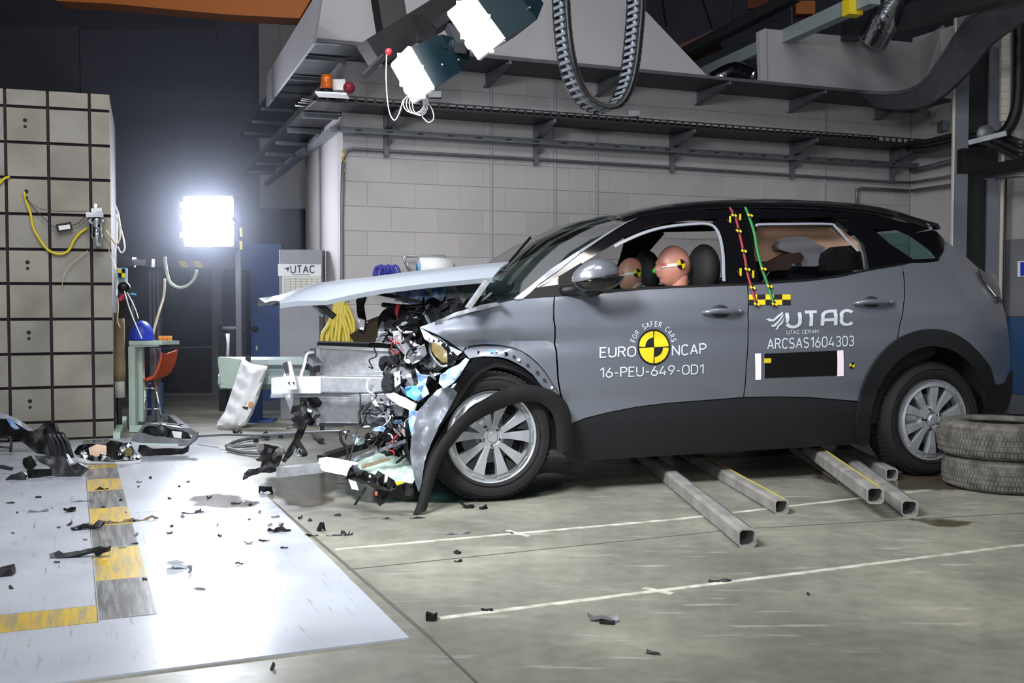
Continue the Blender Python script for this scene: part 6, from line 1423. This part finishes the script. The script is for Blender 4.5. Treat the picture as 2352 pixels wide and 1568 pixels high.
mk('conduit', B().tube([sp_(2092, 392, .08), sp_(2140, 381, .08), sp_(2240, 356, .08)], .022, 8), 'galv', None, True, label='upper steel pipe on the right side wall', cat='pipe')
mk('conduit', B().tube([sp_(2092, 419, .05), sp_(2150, 410, .05), sp_(2230, 396, .05)], .012, 8), 'galv', None, True, label='middle thin steel pipe on the right side wall', cat='pipe')
mk('conduit', B().tube([sp_(2092, 438, .06), sp_(2180, 426, .06), sp_(2280, 408, .25), sp_(2360, 402, .25)], .016, 8), 'galv', None, True, label='lowest steel pipe on the right side wall', cat='pipe')
# low blue dado, grey door on the side wall
ws_ = bpy.data.objects['wall_right']
def sbox(name, x0, x1, y0, y1, m, off=.02, par=ws_, **kw):
    return mk(name, B().prism([sp_(x0, y0, 0), sp_(x1, y0, 0), sp_(x1, y1, 0), sp_(x0, y1, 0)], tuple(-T * off)), m, par, **kw)
za, zb_ = sp_(2330, 905, 0).z, sp_(2330, 728, 0).z
mat('dado_blue', (48, 84, 128), .6, var=.1, scale=3); mat('door_grey', (112, 114, 122), .6)
mk('dado_panel', B().prism([C1 - N * .1 + Z * za, C1 - N * 5 + Z * za, C1 - N * 5 + Z * zb_, C1 - N * .1 + Z * zb_], tuple(-T * .012)), 'dado_blue', ws_)
mk('skirting', B().prism([C1 - N * .1, C1 - N * 5, C1 - N * 5 + Z * (za - .01), C1 - N * .1 + Z * (za - .01)], tuple(-T * .02)), 'column_grey', ws_)
zd = sp_(2330, 550, 0).z; nd = (sp_(2308, 600, 0) - C1).dot(-N)
mk('door_1', B().prism([C1 - N * nd + Z * (zb_ + .01), C1 - N * (nd + 1.0) + Z * (zb_ + .01), C1 - N * (nd + 1.0) + Z * zd, C1 - N * nd + Z * zd], tuple(-T * .03)), 'door_grey', None, kind='structure')
mk('door_sign', B().prism([sp_(2338, 600, .035), sp_(2362, 598, .035), sp_(2362, 634, .035), sp_(2338, 636, .035)], tuple(-T * .005)), 'white', None, label='white notice with a blue field on the grey door', cat='sign')
mk('sign_field', B().prism([sp_(2344, 602, .042), sp_(2362, 601, .042), sp_(2362, 632, .042), sp_(2344, 633, .042)], tuple(-T * .003)), 'blue_plastic', bpy.data.objects['door_sign'])
# ================================================================ CABLE CHAIN
kc = empty('cable_chain', tuple(pY(1370, 130, 5.6)), 0, 'long black plastic cable chain hanging in a U above the car', 'cable chain')
path = catmull([pY(x, y, 5.6) for x, y in ((1287, -40), (1290, 30), (1295, 90), (1304, 145), (1318, 190), (1340, 228), (1368, 246), (1392, 250), (1415, 240), (1435, 205), (1448, 150), (1455, 90), (1460, 30), (1462, -40))], 12)
D_ = Vector((-.052, .10, .0)); Ls = [0]
for a, b in zip(path, path[1:]): Ls.append(Ls[-1] + (b - a).length)
nl = int(Ls[-1] / .036)
def along(t):
    i = min(len(Ls) - 2, max(0, int(np.searchsorted(Ls, t)) - 1)); u = (t - Ls[i]) / (Ls[i + 1] - Ls[i]); return path[i].lerp(path[i + 1], u)
for k in range(nl):
    a = along(k * .036 + .002); b = along(k * .036 + .034); d = (b - a).normalized(); q = B(); nr = d.cross(D_).normalized()
    q.beam(a + D_ * .5, b + D_ * .5, .012, .040, nr)
    c = (a + b) / 2; lk = mk('chain_link', q, 'dark' if k % 2 else 'black', kc); mk('link_plate', B().beam(a - D_ * .5, b - D_ * .5, .012, .040, nr), 'dark', lk)
    for sg in (1, -1): mk('link_bar', B().beam(c + D_ * .48 + nr * .016 * sg, c - D_ * .48 + nr * .016 * sg, .016, .005, nr), 'column_grey', lk)
mk('inner_cable', B().tube([p for p in path[::3]], .012, 7, sub=2), 'galv', kc, True); mk('side_band', B().tube([p + D_ * -.5 for p in path[::3]], .014, 6, sub=2), 'black', kc, True)
# ================================================================ OVERHEAD LAMPS
def lamphead(name, quad, ref, n_, label, depth, m='lamp_face'):
    n_ = Vector(n_).normalized(); P0 = pY(*ref)
    c = [pP(x, y, P0, n_) for x, y in quad]; ce = sum(c, Vector()) / 4
    root = empty(name, tuple(ce), 0, label, 'lamp', 'overhead film lamps')
    f = B().add([p + n_ * .012 for p in c], [[0, 1, 2, 3]]); o = mk('lamp_glass', f, m, root)
    if o.data.polygons[0].normal.dot(n_) < 0: o.data.flip_normals()
    b = B().hexa([ce + (p - ce) * 1.06 - n_ * .0 for p in c] + [ce + (p - ce) * .97 - n_ * depth * .62 for p in c]); fixn(mk('housing', b, 'teal_lamp', root))
    b = B().hexa([ce + (p - ce) * .97 - n_ * depth * .62 for p in c] + [ce + (p - ce) * .45 - n_ * depth for p in c]); fixn(mk('rear_cone', b, 'teal_lamp', root))
    for i in range(4):
        a, b2 = c[i], c[(i + 1) % 4]; mk('front_rim', B().beam(ce + (a - ce) * 1.06 + n_ * .006, ce + (b2 - ce) * 1.06 + n_ * .006, .014, .014), 'bright_metal', root)
        mm = a.lerp(b2, .5); mk('glass_clip', B().box(ce + (mm - ce) * 1.12 + n_ * .01, (.02, .02, .02)), 'bright_metal', root)
    l = c[3].lerp(c[0], .35); h = ce + (l - ce) * 1.28
    mk('lamp_handle', B().tube([ce + (c[3].lerp(c[0], .2) - ce) * 1.06, h + (c[3] - c[0]) * -.08, h + (c[3] - c[0]) * .08, ce + (c[3].lerp(c[0], .55) - ce) * 1.06], .008, 6, sub=3), 'white', root, True)
    for k in range(3): mk('rivet', B().ell(ce - n_ * depth * (.3 + .2 * k) + Vector((.03 * k, -.09, -.03)), (.006, .006, .006), 8, 6), 'chrome', root)
    return root, ce, n_
nL = (-.62, -.62, -.48)
r1, c1_, _ = lamphead('film_lamp_head', [(906, 150), (943, 112), (994, 200), (952, 230)], (950, 172, 4.9), nL, 'lower glowing overhead lamp head with dark teal housing', .34)
r2, c2_, _ = lamphead('film_lamp_head', [(1036, 32), (1086, -8), (1156, 88), (1102, 130)], (1096, 60, 4.7), nL, 'upper glowing overhead lamp head with dark teal housing', .40)
ar = empty('lamp_boom', tuple(pY(1000, 50, 5.3)), 0, 'black steel boom carrying the two overhead lamp heads', 'boom')
mk('main_beam', B().beam(pY(848, 128, 5.25), pY(1180, -80, 5.6), .16, .14), 'black', ar); mk('down_post', B().beam(pY(880, -60, 5.5), pY(905, 90, 5.35), .14, .10), 'black', ar)
mk('tip_arm', B().beam(pY(880, 130, 5.2), pY(836, 176, 5.1), .03, .025), 'dark', ar); mk('cross_arm', B().beam(pY(960, 45, 5.2), pY(1010, 120, 4.95), .06, .05), 'black', ar); mk('cross_arm', B().beam(pY(960, 90, 5.3), pY(1080, 10, 5.1), .05, .05), 'black', ar)
mk('cross_arm', B().beam(pY(1035, 60, 5.2), pY(1060, 110, 4.98), .05, .05), 'dark', ar); mk('clamp_plate', B().beam(pY(1000, 110, 5.15), pY(1060, 118, 5.05), .12, .08), 'teal_lamp', ar)
mk('red_knob', B().ell(pY(893, 119, 5.1), (.018, .018, .018), 12, 8), 'red', ar, True)
mk('pull_wire', B().tube([pY(888, 124, 5.1), pY(887, 180, 5.1), pY(890, 230, 5.1), pY(896, 262, 5.1), pY(906, 276, 5.1), pY(916, 262, 5.1), pY(926, 230, 5.1)], .0028, 6, sub=5), 'white', None, True, label='thin white wire hanging in a loop left of the lower lamp', cat='wire')
wl = empty('wire_coil', tuple(pY(950, 245, 5.0)), 0, 'loose coil of thin white wire hanging under the lower lamp', 'wire')
for k in range(4): mk('wire_turn', B().tube([pY(950 + 5 * k + (24 - 2 * k) * math.cos(a), 238 + (22 + 2 * k) * math.sin(a), 5.0 + .01 * k) for a in [2 * math.pi * i / 14 for i in range(15)]], .0024, 5), 'white', wl, True)
mk('wire_turn', B().tube([pY(x, y, 5.0) for x, y in ((975, 225), (992, 250), (996, 272), (984, 281), (970, 268))], .0024, 5, sub=5), 'white', wl, True)
# beacon
bc = empty('warning_beacon', tuple(pY(750, 208, 8.0)), 0, 'orange rotating beacon standing on the tray corner', 'beacon')
mk('dome', B().lathe([(0, .0), (.036, -.004), (.043, -.03), (.046, -.115), (.0, -.115)], pY(750, 171, 8.0), (0, 0, 1), (1, 0, 0), 24), 'orange_lamp', bc, True); mk('dome_base', B().lathe([(0, .0), (.048, .0), (.05, -.025), (0, -.025)], pY(750, 205, 8.0), (0, 0, 1), (1, 0, 0), 24), 'black', bc, True); mk('shelf', B().beam(pY(728, 216, 8.0), pY(800, 220, 8.0), .16, .015), 'white', bc)
mk('alarm_bell', B().lathe([(0, -.04), (.03, -.035), (.043, 0), (.043, .02), (0, .02)], pY(801, 201, 8.0), (0, 1, 0), (0, 0, 1), 24), 'maroon', None, True, label='round dark red bell beside the orange beacon', cat='bell')
mk('white_box', B().box(pY(780, 196, 8.1), (.09, .06, .08)), 'white', None, label='small white box between beacon and bell', cat='box')
# ================================================================ SQUARE TUBES, OLD TYRES
mat('tube_mat', (150, 147, 143), .55, metal=.25, rgb2=(124, 122, 119), scale=9, detail=8, bump=.1, bscale=30)
def sqtube(name, near, far, z0, w, lab, ext=0, stripe=None):
    a = fl(*near, z=z0); b = fl(*far, z=z0); d = (b - a).normalized(); b = b + d * ext; s = Vector((d.y, -d.x, 0)); r = w / 2; ch_ = w * .16
    oc = [(-r + ch_, 0), (r - ch_, 0), (r, ch_), (r, w - ch_), (r - ch_, w), (-r + ch_, w), (-r, w - ch_), (-r, ch_)]
    def ring(p, k=1): return [p + s * x * k + Z * ((y - r) * k + r) for x, y in oc]
    root = empty(name, tuple(a), 0, lab, 'tube', 'loose square steel tubes under the car')
    q = B(); k_ = .80; R4 = ring(a) + ring(b) + ring(a, k_) + ring(b, k_); q.v = R4; 
    for i in range(8):
        j = (i + 1) % 8; q.f += [[i, j, 8 + j, 8 + i], [16 + j, 16 + i, 24 + i, 24 + j], [j, i, 16 + i, 16 + j], [8 + i, 8 + j, 24 + j, 24 + i]]
    o = mk('shell', q, 'tube_mat', root); fixn(o)
    q = B().prism([p + d * .12 for p in ring(a, k_ * .98)], tuple(d * .01)); mk('shade_plug', q, 'black_soft', root)  # black plug painting in the shade inside the open end
    q = B();
    for i in (5,): q.beam(a + d * .01 + Z * (w + .001) + s * (r * .5), a + d * (b - a).length * .9 + Z * (w + .001) + s * (r * .5), .008, .003)
    mk('yellow_streak' if stripe else 'rolled_edge', q, stripe or 'galv', root)
sqtube('square_tube', (1716, 1257), (1500, 1078), .0, .080, 'longest loose square tube, its open end nearest the camera', .6)
sqtube('square_tube', (1795, 1181), (1610, 1072), .0, .072, 'square tube with a yellow streak, second from the front wheel', .6, 'yellow_hose')
sqtube('square_tube', (2089, 1186), (1965, 1090), .0, .080, 'square tube ending by the small olive puddle', .5)
sqtube('square_tube', (2010, 1157), (1880, 1060), .082, .080, 'square tube lying on top of its neighbour, yellow streaked', .3, 'yellow_hose')
sqtube('square_tube', (1937, 1112), (1850, 1055), .0, .070, 'short dark square tube end left of the stacked tubes', .3)
sqtube('square_tube', (2048, 1103), (1960, 1055), .0, .070, 'thin square tube end nearest the rear wheel', .3)
def oldtyre(c, r, w, lab, m='rubber_old'):
    c = Vector(c); root = empty('old_tyre', tuple(c), 0, lab, 'tyre', 'old tyres by the rear wheel'); hw = w / 2
    q = B().lathe([(r * .60, -hw * .75), (r * .66, -hw), (r * .86, -hw * 1.0), (r * .97, -hw * .80), (r, -hw * .35), (r, hw * .35), (r * .97, hw * .80), (r * .86, hw), (r * .66, hw), (r * .60, hw * .75), (r * .64, hw * .7), (r * .92, hw * .6), (r * .92, -hw * .6), (r * .64, -hw * .7)], c + Z * hw, (0, 0, 1), (1, 0, 0), 72, True)
    o = mk('carcass', q, m, root, True)
    t = B()
    for k in range(100):
        for row in range(5):
            a = 2 * math.pi * (k + .5 * (row % 2)) / 100; d = Vector((math.cos(a), math.sin(a), 0)); tg_ = Vector((-d.y, d.x, 0)); z = hw + (row - 2) * w * .155; rr = r - (.006 if abs(row - 2) == 2 else 0)
            p = c + d * rr + Z * z; t.hexa([p - tg_ * r * .021 - Z * w * .06, p + tg_ * r * .021 - Z * w * .06, p + tg_ * r * .021 - Z * w * .06 + d * .004, p - tg_ * r * .021 - Z * w * .06 + d * .004, p - tg_ * r * .021 + Z * w * .06, p + tg_ * r * .021 + Z * w * .06, p + tg_ * r * .021 + Z * w * .06 + d * .004, p - tg_ * r * .021 + Z * w * .06 + d * .004])
    mk('tread', t, m, root, kind='stuff')
oldtyre((2.735, 5.86, .001), .315, .175, 'lower dusty old tyre of the pair beside the rear wheel')
oldtyre((2.72, 5.87, .177), .325, .195, 'upper dusty old tyre of the pair beside the rear wheel')
oldtyre((3.62, 7.5, .001), .32, .20, 'dark old tyre farther back at the right frame edge', 'rubber')
# ================================================================ DEBRIS
def part_sheet(name, pp, Y, m, par, amp=.01, step=8, thick=.008, tilt=(0, 0), lab=None):
    o = sheet(name, pp, Y, m, par, amp, step, thick, tilt)
    if lab: o['label'] = lab
    return o
def fY(y): return fl(1176, y).y
w1 = empty('bumper_wreck', tuple(fl(120, 1060)), 0, 'big black crumpled bumper chunk lying in front of the barrier', 'car debris')
part_sheet('black_shell', [(50, 1012), (78, 990), (108, 973), (128, 972), (133, 992), (120, 1002), (150, 1040), (120, 1048), (85, 1040), (70, 1030)], fY(1062) , 'black', w1, .012, 9, .03, (0, -.15))
part_sheet('ribbed_panel', [(103, 1000), (128, 990), (148, 994), (160, 1018), (170, 1050), (150, 1054), (118, 1048)], fY(1072), 'black', w1, .004, 10, .02, (0, -.1))
for k in range(4): mk('rib', B().tube([pY(112 + k * 10, 998, fY(1074)), pY(124 + k * 11, 1020, fY(1074)), pY(128 + k * 12, 1048, fY(1074))], .006, 6, sub=3), 'dark', w1, True)
part_sheet('grey_bracket', [(78, 1046), (150, 1050), (160, 1070), (140, 1098), (124, 1092), (112, 1070), (92, 1062)], fY(1094), 'dark', w1, .012, 8, .012, (0, -.2))
part_sheet('grey_bracket', [(56, 1052), (72, 1046), (82, 1068), (74, 1078), (60, 1076), (54, 1064)], fY(1086), 'black', w1, .012, 8, .02)
part_sheet('torn_bar', [(10, 1105), (24, 1092), (52, 1082), (62, 1090), (60, 1100), (36, 1108), (22, 1102)], fY(1104), 'dark', w1, .01, 8, .02); part_sheet('torn_bar', [(62, 1078), (118, 1076), (120, 1092), (66, 1098)], fY(1100), 'black', w1, .01, 9, .01)
part_sheet('torn_bar', [(150, 1076), (180, 1062), (206, 1076), (190, 1090), (160, 1098), (145, 1094)], fY(1096), 'dark', w1, .014, 8, .015); part_sheet('bright_tab', [(152, 1042), (157, 1043), (169, 1062), (162, 1065)], fY(1080), 'white', w1, .002, 8, .006); mk('green_clip', B().ell(pY(95, 1058, fY(1084)), (.010, .008, .010), 10, 6), 'green_bright', w1, True)
ptube('strut', [(155, 1070, fY(1092)), (168, 1082, fY(1092)), (205, 1072, fY(1092))], .007, 'grey_plastic', w1)
w2 = empty('wing_fragment', tuple(fl(20, 1040)), 0, 'torn silver-edged body panel at the left frame edge before the barrier', 'car debris')
part_sheet('dark_inner', [(-40, 960), (20, 960), (45, 968), (74, 990), (62, 1012), (20, 1006), (-40, 1004)], fY(1042), 'black', w2, .012, 10, .02)
part_sheet('silver_skin', [(-40, 948), (10, 950), (36, 960), (56, 972), (74, 988), (68, 990), (40, 974), (20, 962), (-40, 958)], fY(1044), 'paint_lit', w2, .006, 10, .015); part_sheet('white_tab', [(16, 962), (28, 968), (44, 984), (36, 986), (24, 976)], fY(1046), 'bluewhite', w2, .004, 8, .01)
w2b = empty('grille_fragment', tuple(fl(15, 1050)), 0, 'small dark grille frame lying under the torn silver panel', 'car debris')
for pp in ([(0, 1004), (24, 1004), (26, 1020), (24, 1038)], [(-20, 1024), (28, 1028)], [(-20, 1010), (10, 1012), (20, 1008)]): mk('grille_bar', B().tube([pY(x, y, fY(1048)) for x, y in pp], .008, 6), 'dark', w2b, True)
part_sheet('grille_plate', [(-20, 1068), (8, 1068), (32, 1074), (28, 1080), (0, 1076), (-20, 1090)], fY(1092), 'dark', w2b, .006, 8, .012)
w3 = empty('headlamp_wreck', tuple(fl(240, 1060)), 0, 'smashed chrome headlamp unit lying at the head of the yellow and black strip', 'car debris')
part_sheet('chrome_bowl', [(172, 1040), (182, 1024), (215, 1019), (250, 1020), (248, 1040), (240, 1056), (210, 1060), (186, 1056)], fY(1063), 'chrome', w3, .014, 7, .02, (0, -.1)); part_sheet('lamp_lens', [(204, 1028), (222, 1020), (248, 1024), (244, 1044), (222, 1054), (208, 1046)], fY(1064), 'skin_light', w3, .008, 7, .01)
part_sheet('chrome_insert', [(246, 1024), (262, 1016), (300, 1018), (312, 1040), (322, 1056), (290, 1058), (258, 1056), (250, 1044)], fY(1062), 'foil', w3, .016, 6, .02, (0, -.1)); part_sheet('black_frame', [(245, 1018), (256, 1010), (276, 1014), (270, 1028), (256, 1040), (262, 1052), (250, 1050), (246, 1036)], fY(1064), 'black', w3, .008, 7, .012)
part_sheet('gold_reflector', [(286, 1030), (302, 1028), (304, 1044), (290, 1048)], fY(1066), 'gold', w3, .006, 6, .01); part_sheet('lower_strip', [(178, 1050), (215, 1060), (260, 1062), (325, 1056), (322, 1062), (260, 1067), (210, 1066), (180, 1058)], fY(1066), 'bright_metal', w3, .004, 8, .01)
for k in range(14): 
    x = rw.uniform(185, 320); y = rw.uniform(1026, 1058); s_ = rw.uniform(4, 9); part_sheet('chrome_shard', [(x - s_, y), (x - s_ * .2, y - s_ * .7), (x + s_, y - s_ * .1), (x + s_ * .3, y + s_ * .6)], fY(1064), rw.choice(['chrome', 'black', 'white', 'bright_metal', 'dark']), w3, .01, 6, .008)
w4 = empty('fog_lamp_surround', tuple(fl(380, 1045)), 0, 'grey hollow lamp bezel frame lying behind the chrome headlamp wreck', 'car debris')
BYd = fY(1045)
mat('bezel_grey', (92, 96, 100), .35, coat=.3)
part_sheet('frame_skin', [(300, 1012), (318, 990), (322, 996), (360, 1002), (410, 1008), (438, 1010), (446, 996), (455, 992), (452, 1008), (432, 1024), (400, 1022), (340, 1018)], BYd - .05, 'bezel_grey', w4, .004, 9, .02, (0, -.1)); part_sheet('frame_skin', [(318, 992), (330, 974), (345, 971), (400, 978), (440, 986), (456, 994), (446, 1002), (430, 990), (390, 982), (346, 976), (334, 980), (324, 994)], BYd + .02, 'bezel_grey', w4, .004, 8, .02)
part_sheet('dark_inside', [(326, 992), (338, 976), (380, 981), (430, 992), (440, 1008), (400, 1006), (350, 1000)], BYd + .06, 'black', w4, .008, 10, .01); mk('lamp_socket', B().lathe([(0, 0), (.03, 0), (.045, .03), (.045, .06)], pY(368, 990, BYd - .02), (0, 1, 0), (0, 0, 1), 18), 'dark', w4, True)
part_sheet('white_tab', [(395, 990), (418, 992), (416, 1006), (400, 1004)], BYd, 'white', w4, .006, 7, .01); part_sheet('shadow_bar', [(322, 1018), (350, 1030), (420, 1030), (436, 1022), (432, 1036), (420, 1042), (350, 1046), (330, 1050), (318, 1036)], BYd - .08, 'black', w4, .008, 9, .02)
mk('light_strip', B().beam(pY(308, 1019, BYd - .1), pY(410, 1021, BYd - .1), .01, .012), 'mint', w4)
# single pieces on the floor
def chip(px, py, L, Wd, H, ang, m, label, name='plastic_shard', group=None, cat='car debris', n=7, seed=0, bend=0):
    r = random.Random(seed * 31 + int(px)); c = fl(px, py); on = UV(c); zb = .0075 if (on[0] < uR and vN < on[1] < vF) else 0
    pts = []
    for j in range(n):
        a = 2 * math.pi * j / n; u = math.cos(a) * L / 2 * r.uniform(.75, 1.1); v = math.sin(a) * Wd / 2 * r.uniform(.6, 1.1) + bend * (u / L * 2) ** 2
        pts.append((u * math.cos(ang) - v * math.sin(ang), u * math.sin(ang) + v * math.cos(ang)))
    v, f = fill(pts, max(.01, min(L, Wd) / 2.2), jit=.2)
    P = [(x, y, zb + .001 + H * max(0, .5 + .5 * math.sin(x * 60 / (L * 8) + y * 90 + seed)) * r.uniform(.4, 1)) for x, y in v]; k = len(P)
    P2 = [(x, y, max(zb, z - .004 - .25 * H)) for x, y, z in P]
    ed = {}
    for q in f:
        for i in range(3):
            e = (q[i], q[(i + 1) % 3]); ed[e] = 1
    F_ = [list(q) for q in f] + [[i + k for i in q][::-1] for q in f] + [[b, a, a + k, b + k] for (a, b) in ed if (b, a) not in ed]
    o = mk(name, (P + P2, F_), m, None, local=True, label=label, cat=cat, group=group); o.location = (c.x, c.y, 0); WM[o] = Matrix.Translation((c.x, c.y, 0)); return o
s = empty('torn_bar', tuple(fl(180, 1275)), 0, 'long dark plastic bar lying across the edge of the yellow and black strip', 'car debris')
YB = fY(1283)
part_sheet('bar', [(114, 1276), (122, 1272), (138, 1266), (150, 1272), (180, 1266), (212, 1260), (216, 1266), (180, 1276), (148, 1282), (130, 1292), (126, 1288)], YB, 'dark', s, .004, 8, .03, (.0, -.1)); part_sheet('bar_end', [(210, 1262), (234, 1256), (250, 1255), (250, 1266), (238, 1268), (226, 1277), (220, 1268)], YB, 'black', s, .004, 8, .03)
chip(10, 1322, .10, .12, .05, .4, 'black', 'black hooked plastic piece at the left frame edge on the white plate', seed=2)
chip(205, 1217, .16, .05, .04, .5, 'black', 'black torn bracket on the left edge of the painted strip', seed=3)
chip(270, 1204, .34, .014, .02, .55, 'brown', 'long thin brownish sliver across the painted strip', seed=4)
chip(160, 1178, .07, .05, .035, 1.0, 'black', 'small black pointed shard left of the painted strip above the torn bracket', seed=5)
o = chip(412, 1305, .10, .09, .03, .2, 'lens', 'clear crumpled lens piece in the middle of the white plate', name='lens_fragment', seed=6); 
mk('clear_rim', B().tube([pY(x, y, fY(1318)) for x, y in ((434, 1298), (438, 1308), (430, 1318), (414, 1322), (404, 1320))], .006, 6, sub=4), 'grey_plastic', o, True)
mk('clear_loop', B().tube([pY(x, y, fY(1306)) for x, y in ((392, 1296), (400, 1292), (412, 1296), (430, 1296), (432, 1306), (418, 1310), (404, 1306), (394, 1302))], .005, 6, sub=4), 'lens', o, True)
chip(640, 1224, .10, .04, .035, .2, 'black', 'black twisted strip near the right edge of the white plate', seed=7)
chip(738, 1218, .05, .05, .06, .2, 'black', 'small black clump standing just outside the plate edge', seed=8)
chip(712, 1231, .09, .02, .012, .3, 'black', 'thin black sliver at the plate edge beside the black clump', seed=9); chip(796, 1229, .06, .025, .03, .3, 'dark', 'dark folded chip right of the black clump on concrete', seed=10); chip(768, 1230, .07, .012, .01, .1, 'dark', 'thin dark strip between the black clump and the folded chip', seed=20)
chip(1052, 1226, .13, .03, .012, .3, 'grey_plastic', 'flat grey sliver on the concrete below the front wheel', seed=11)
chip(1074, 1166, .08, .05, .045, .2, 'black', 'black lump of plastic below the front tyre, the larger of two', seed=12); chip(1110, 1169, .05, .03, .03, .2, 'black', 'smaller black chip below the front tyre', seed=13)
chip(962, 1190, .09, .02, .008, .2, 'black', 'flat black scrap at the tip of the hanging arch trim', seed=14)
chip(990, 1422, .045, .06, .045, .3, 'black', 'small black lump beside the lower painted line start', seed=15)
o = chip(1390, 1426, .12, .05, .03, -.1, 'grey_plastic', 'grey ribbed plastic piece lying alone on the front concrete', seed=16); mk('black_half', B().beam(pY(1378, 1428, fY(1430)), pY(1412, 1431, fY(1432)), .03, .012), 'black', o)
chip(1650, 1336, .10, .035, .012, .1, 'dark', 'dark oval chip on the lower painted line', seed=17); chip(1052, 1290, .04, .02, .012, 0, 'black', 'tiny dark chip alone between the painted lines', seed=18)
chip(450, 1181, .14, .02, .01, .38, 'dark', 'thin dark flat strip on the white plate below the splash', seed=19); chip(232, 1127, .08, .02, .015, .4, 'black', 'thin black strip at the top left edge of the painted strip', seed=21)
chip(190, 1154, .10, .02, .01, .4, 'grey_plastic', 'grey thin sliver left of the painted strip near its top', seed=22); chip(88, 1178, .12, .02, .012, .3, 'grey_plastic', 'grey curled sliver on the far left plate', seed=23)
chip(545, 995, .08, .06, .04, .2, 'black', 'small black crumb pile in front of the white sack', seed=24); chip(610, 1135, .10, .10, .05, .2, 'black', 'dark wet lump at the plate corner by the brown puddle', seed=25)
# scraps that nothing tells apart
rd = random.Random(5); spots = [(88, 1145), (26, 1158), (40, 1181), (120, 1170), (30, 1228), (134, 1215), (160, 1208), (196, 1243), (238, 1168), (278, 1152), (290, 1180), (304, 1200), (312, 1232), (310, 1252), (282, 1261), (26, 1355), (320, 1110), (318, 1120), (390, 1228), (394, 1212), (460, 1357), (500, 1210), (505, 1235), (570, 1252), (572, 1197), (620, 1211), (634, 1190), (600, 1246), (653, 1262), (550, 1300), (455, 1178), (345, 1101), (432, 1109), (412, 1120), (390, 1148), (480, 1147), (540, 1160), (560, 1155), (596, 1180), (575, 1163), (130, 1296), (610, 1246), (690, 1190), (775, 1184), (888, 1190), (1050, 1270), (1176, 1225), (1500, 1500), (1856, 1365), (1120, 1402), (625, 1535), (645, 1208), (712, 1196), (420, 1190), (333, 1335)]
zone = {}
for i, (x, y) in enumerate(spots):
    onp = x < 460 + (y - 1011) * 1.16
    zn = ('on the left white plate', 'from the left frame edge') if onp and x < 211 else ('on the painted strip', 'from its left edge') if onp and x < 285 + (y - 1070) * .24 else ('on the right white plate, far half', 'from the strip') if onp and y < 1195 else ('on the right white plate, near half', 'from the strip') if onp else ('on the bare concrete', 'from the plate side')
    zone.setdefault(zn, []).append((x, i))
crumb = {}
ORD = 'first second third fourth fifth sixth seventh eighth ninth tenth eleventh twelfth thirteenth fourteenth fifteenth sixteenth seventeenth eighteenth nineteenth twentieth'.split()
for (za_, zb2), L_ in zone.items():
    for k, (x, i) in enumerate(sorted(L_)): crumb[i] = 'tiny dark plastic crumb %s, %s %s' % (za_, ORD[k], zb2)
for i, (x, y) in enumerate(spots):
    L = rd.uniform(.02, .055); onp = x < 460 + (y - 1011) * 1.16
    chip(x, y, L, L * rd.uniform(.3, .8), rd.uniform(.006, .018), rd.uniform(0, 3), rd.choice(['black', 'dark', 'dark', 'grey_plastic']), crumb[i], name='plastic_crumb', group='tiny crumbs on the white plates' if onp else 'tiny crumbs on the concrete', n=6, seed=i)
# long thin trim strips left of the nose
tr1 = mk('trim_strip', B().tube([pY(x, y, Yq) for x, y, Yq in ((455, 1002, 7.6), (520, 998, 7.4), (600, 999, 7.0), (700, 993, 6.6), (800, 990, 6.2))], .009, 6, sub=4), 'grey_plastic', None, True, label='long thin grey trim strip on the concrete leading to the radiator', cat='car debris')
g2 = empty('grille_surround', tuple(fl(600, 1030)), 0, 'flattened grey grille surround lying behind the black bumper corner', 'car debris')
for pp in ([(520, 1024), (545, 1012), (590, 1004), (640, 1000), (690, 997)], [(520, 1026), (560, 1024), (600, 1022), (640, 1026), (650, 1034)], [(522, 1030), (560, 1038), (600, 1040)]): mk('frame_strip', B().tube([fl(x, y, .02) for x, y in pp], .014, 6, sub=4), 'grey_plastic', g2, True)
for x, y in ((588, 1010), (612, 1002), (645, 1000)): mk('clip', B().box(fl(x, y, .02), (.03, .03, .03)), 'black', g2)
part_sheet('fin', [(598, 1000), (612, 988), (620, 1004), (608, 1007)], fY(1010), 'dark', g2, .002, 8, .008); mk('loose_arm', B().beam(fl(720, 995, .03), fl(738, 1010, .03), .04, .02), 'dark', g2)
# added scatter volume standing in for lens bloom round the floodlight
hz = bpy.data.materials.new('bloom_volume'); hz.use_nodes = True; nt = hz.node_tree; nt.nodes.clear(); oo = nt.nodes.new('ShaderNodeOutputMaterial'); vs = nt.nodes.new('ShaderNodeVolumeScatter'); vs.inputs['Density'].default_value = .045; vs.inputs['Color'].default_value = (.75, .82, 1, 1); vs.inputs['Anisotropy'].default_value = .5
nt.links.new(vs.outputs[0], oo.inputs['Volume']); M['bloom_volume'] = hz
mk('bloom_volume', B().hexa([Vector(q) for q in ((-6.5, 8.7, .02), (-1.75, 8.7, .02), (-2.4, 13.6, .02), (-7.5, 13.6, .02), (-6.5, 8.7, 5), (-1.75, 8.7, 5), (-2.4, 13.6, 5), (-7.5, 13.6, 5))]), 'bloom_volume', None, label='added bluish volume standing in for lens bloom round the back floodlight', cat='bloom_volume', kind='stuff')
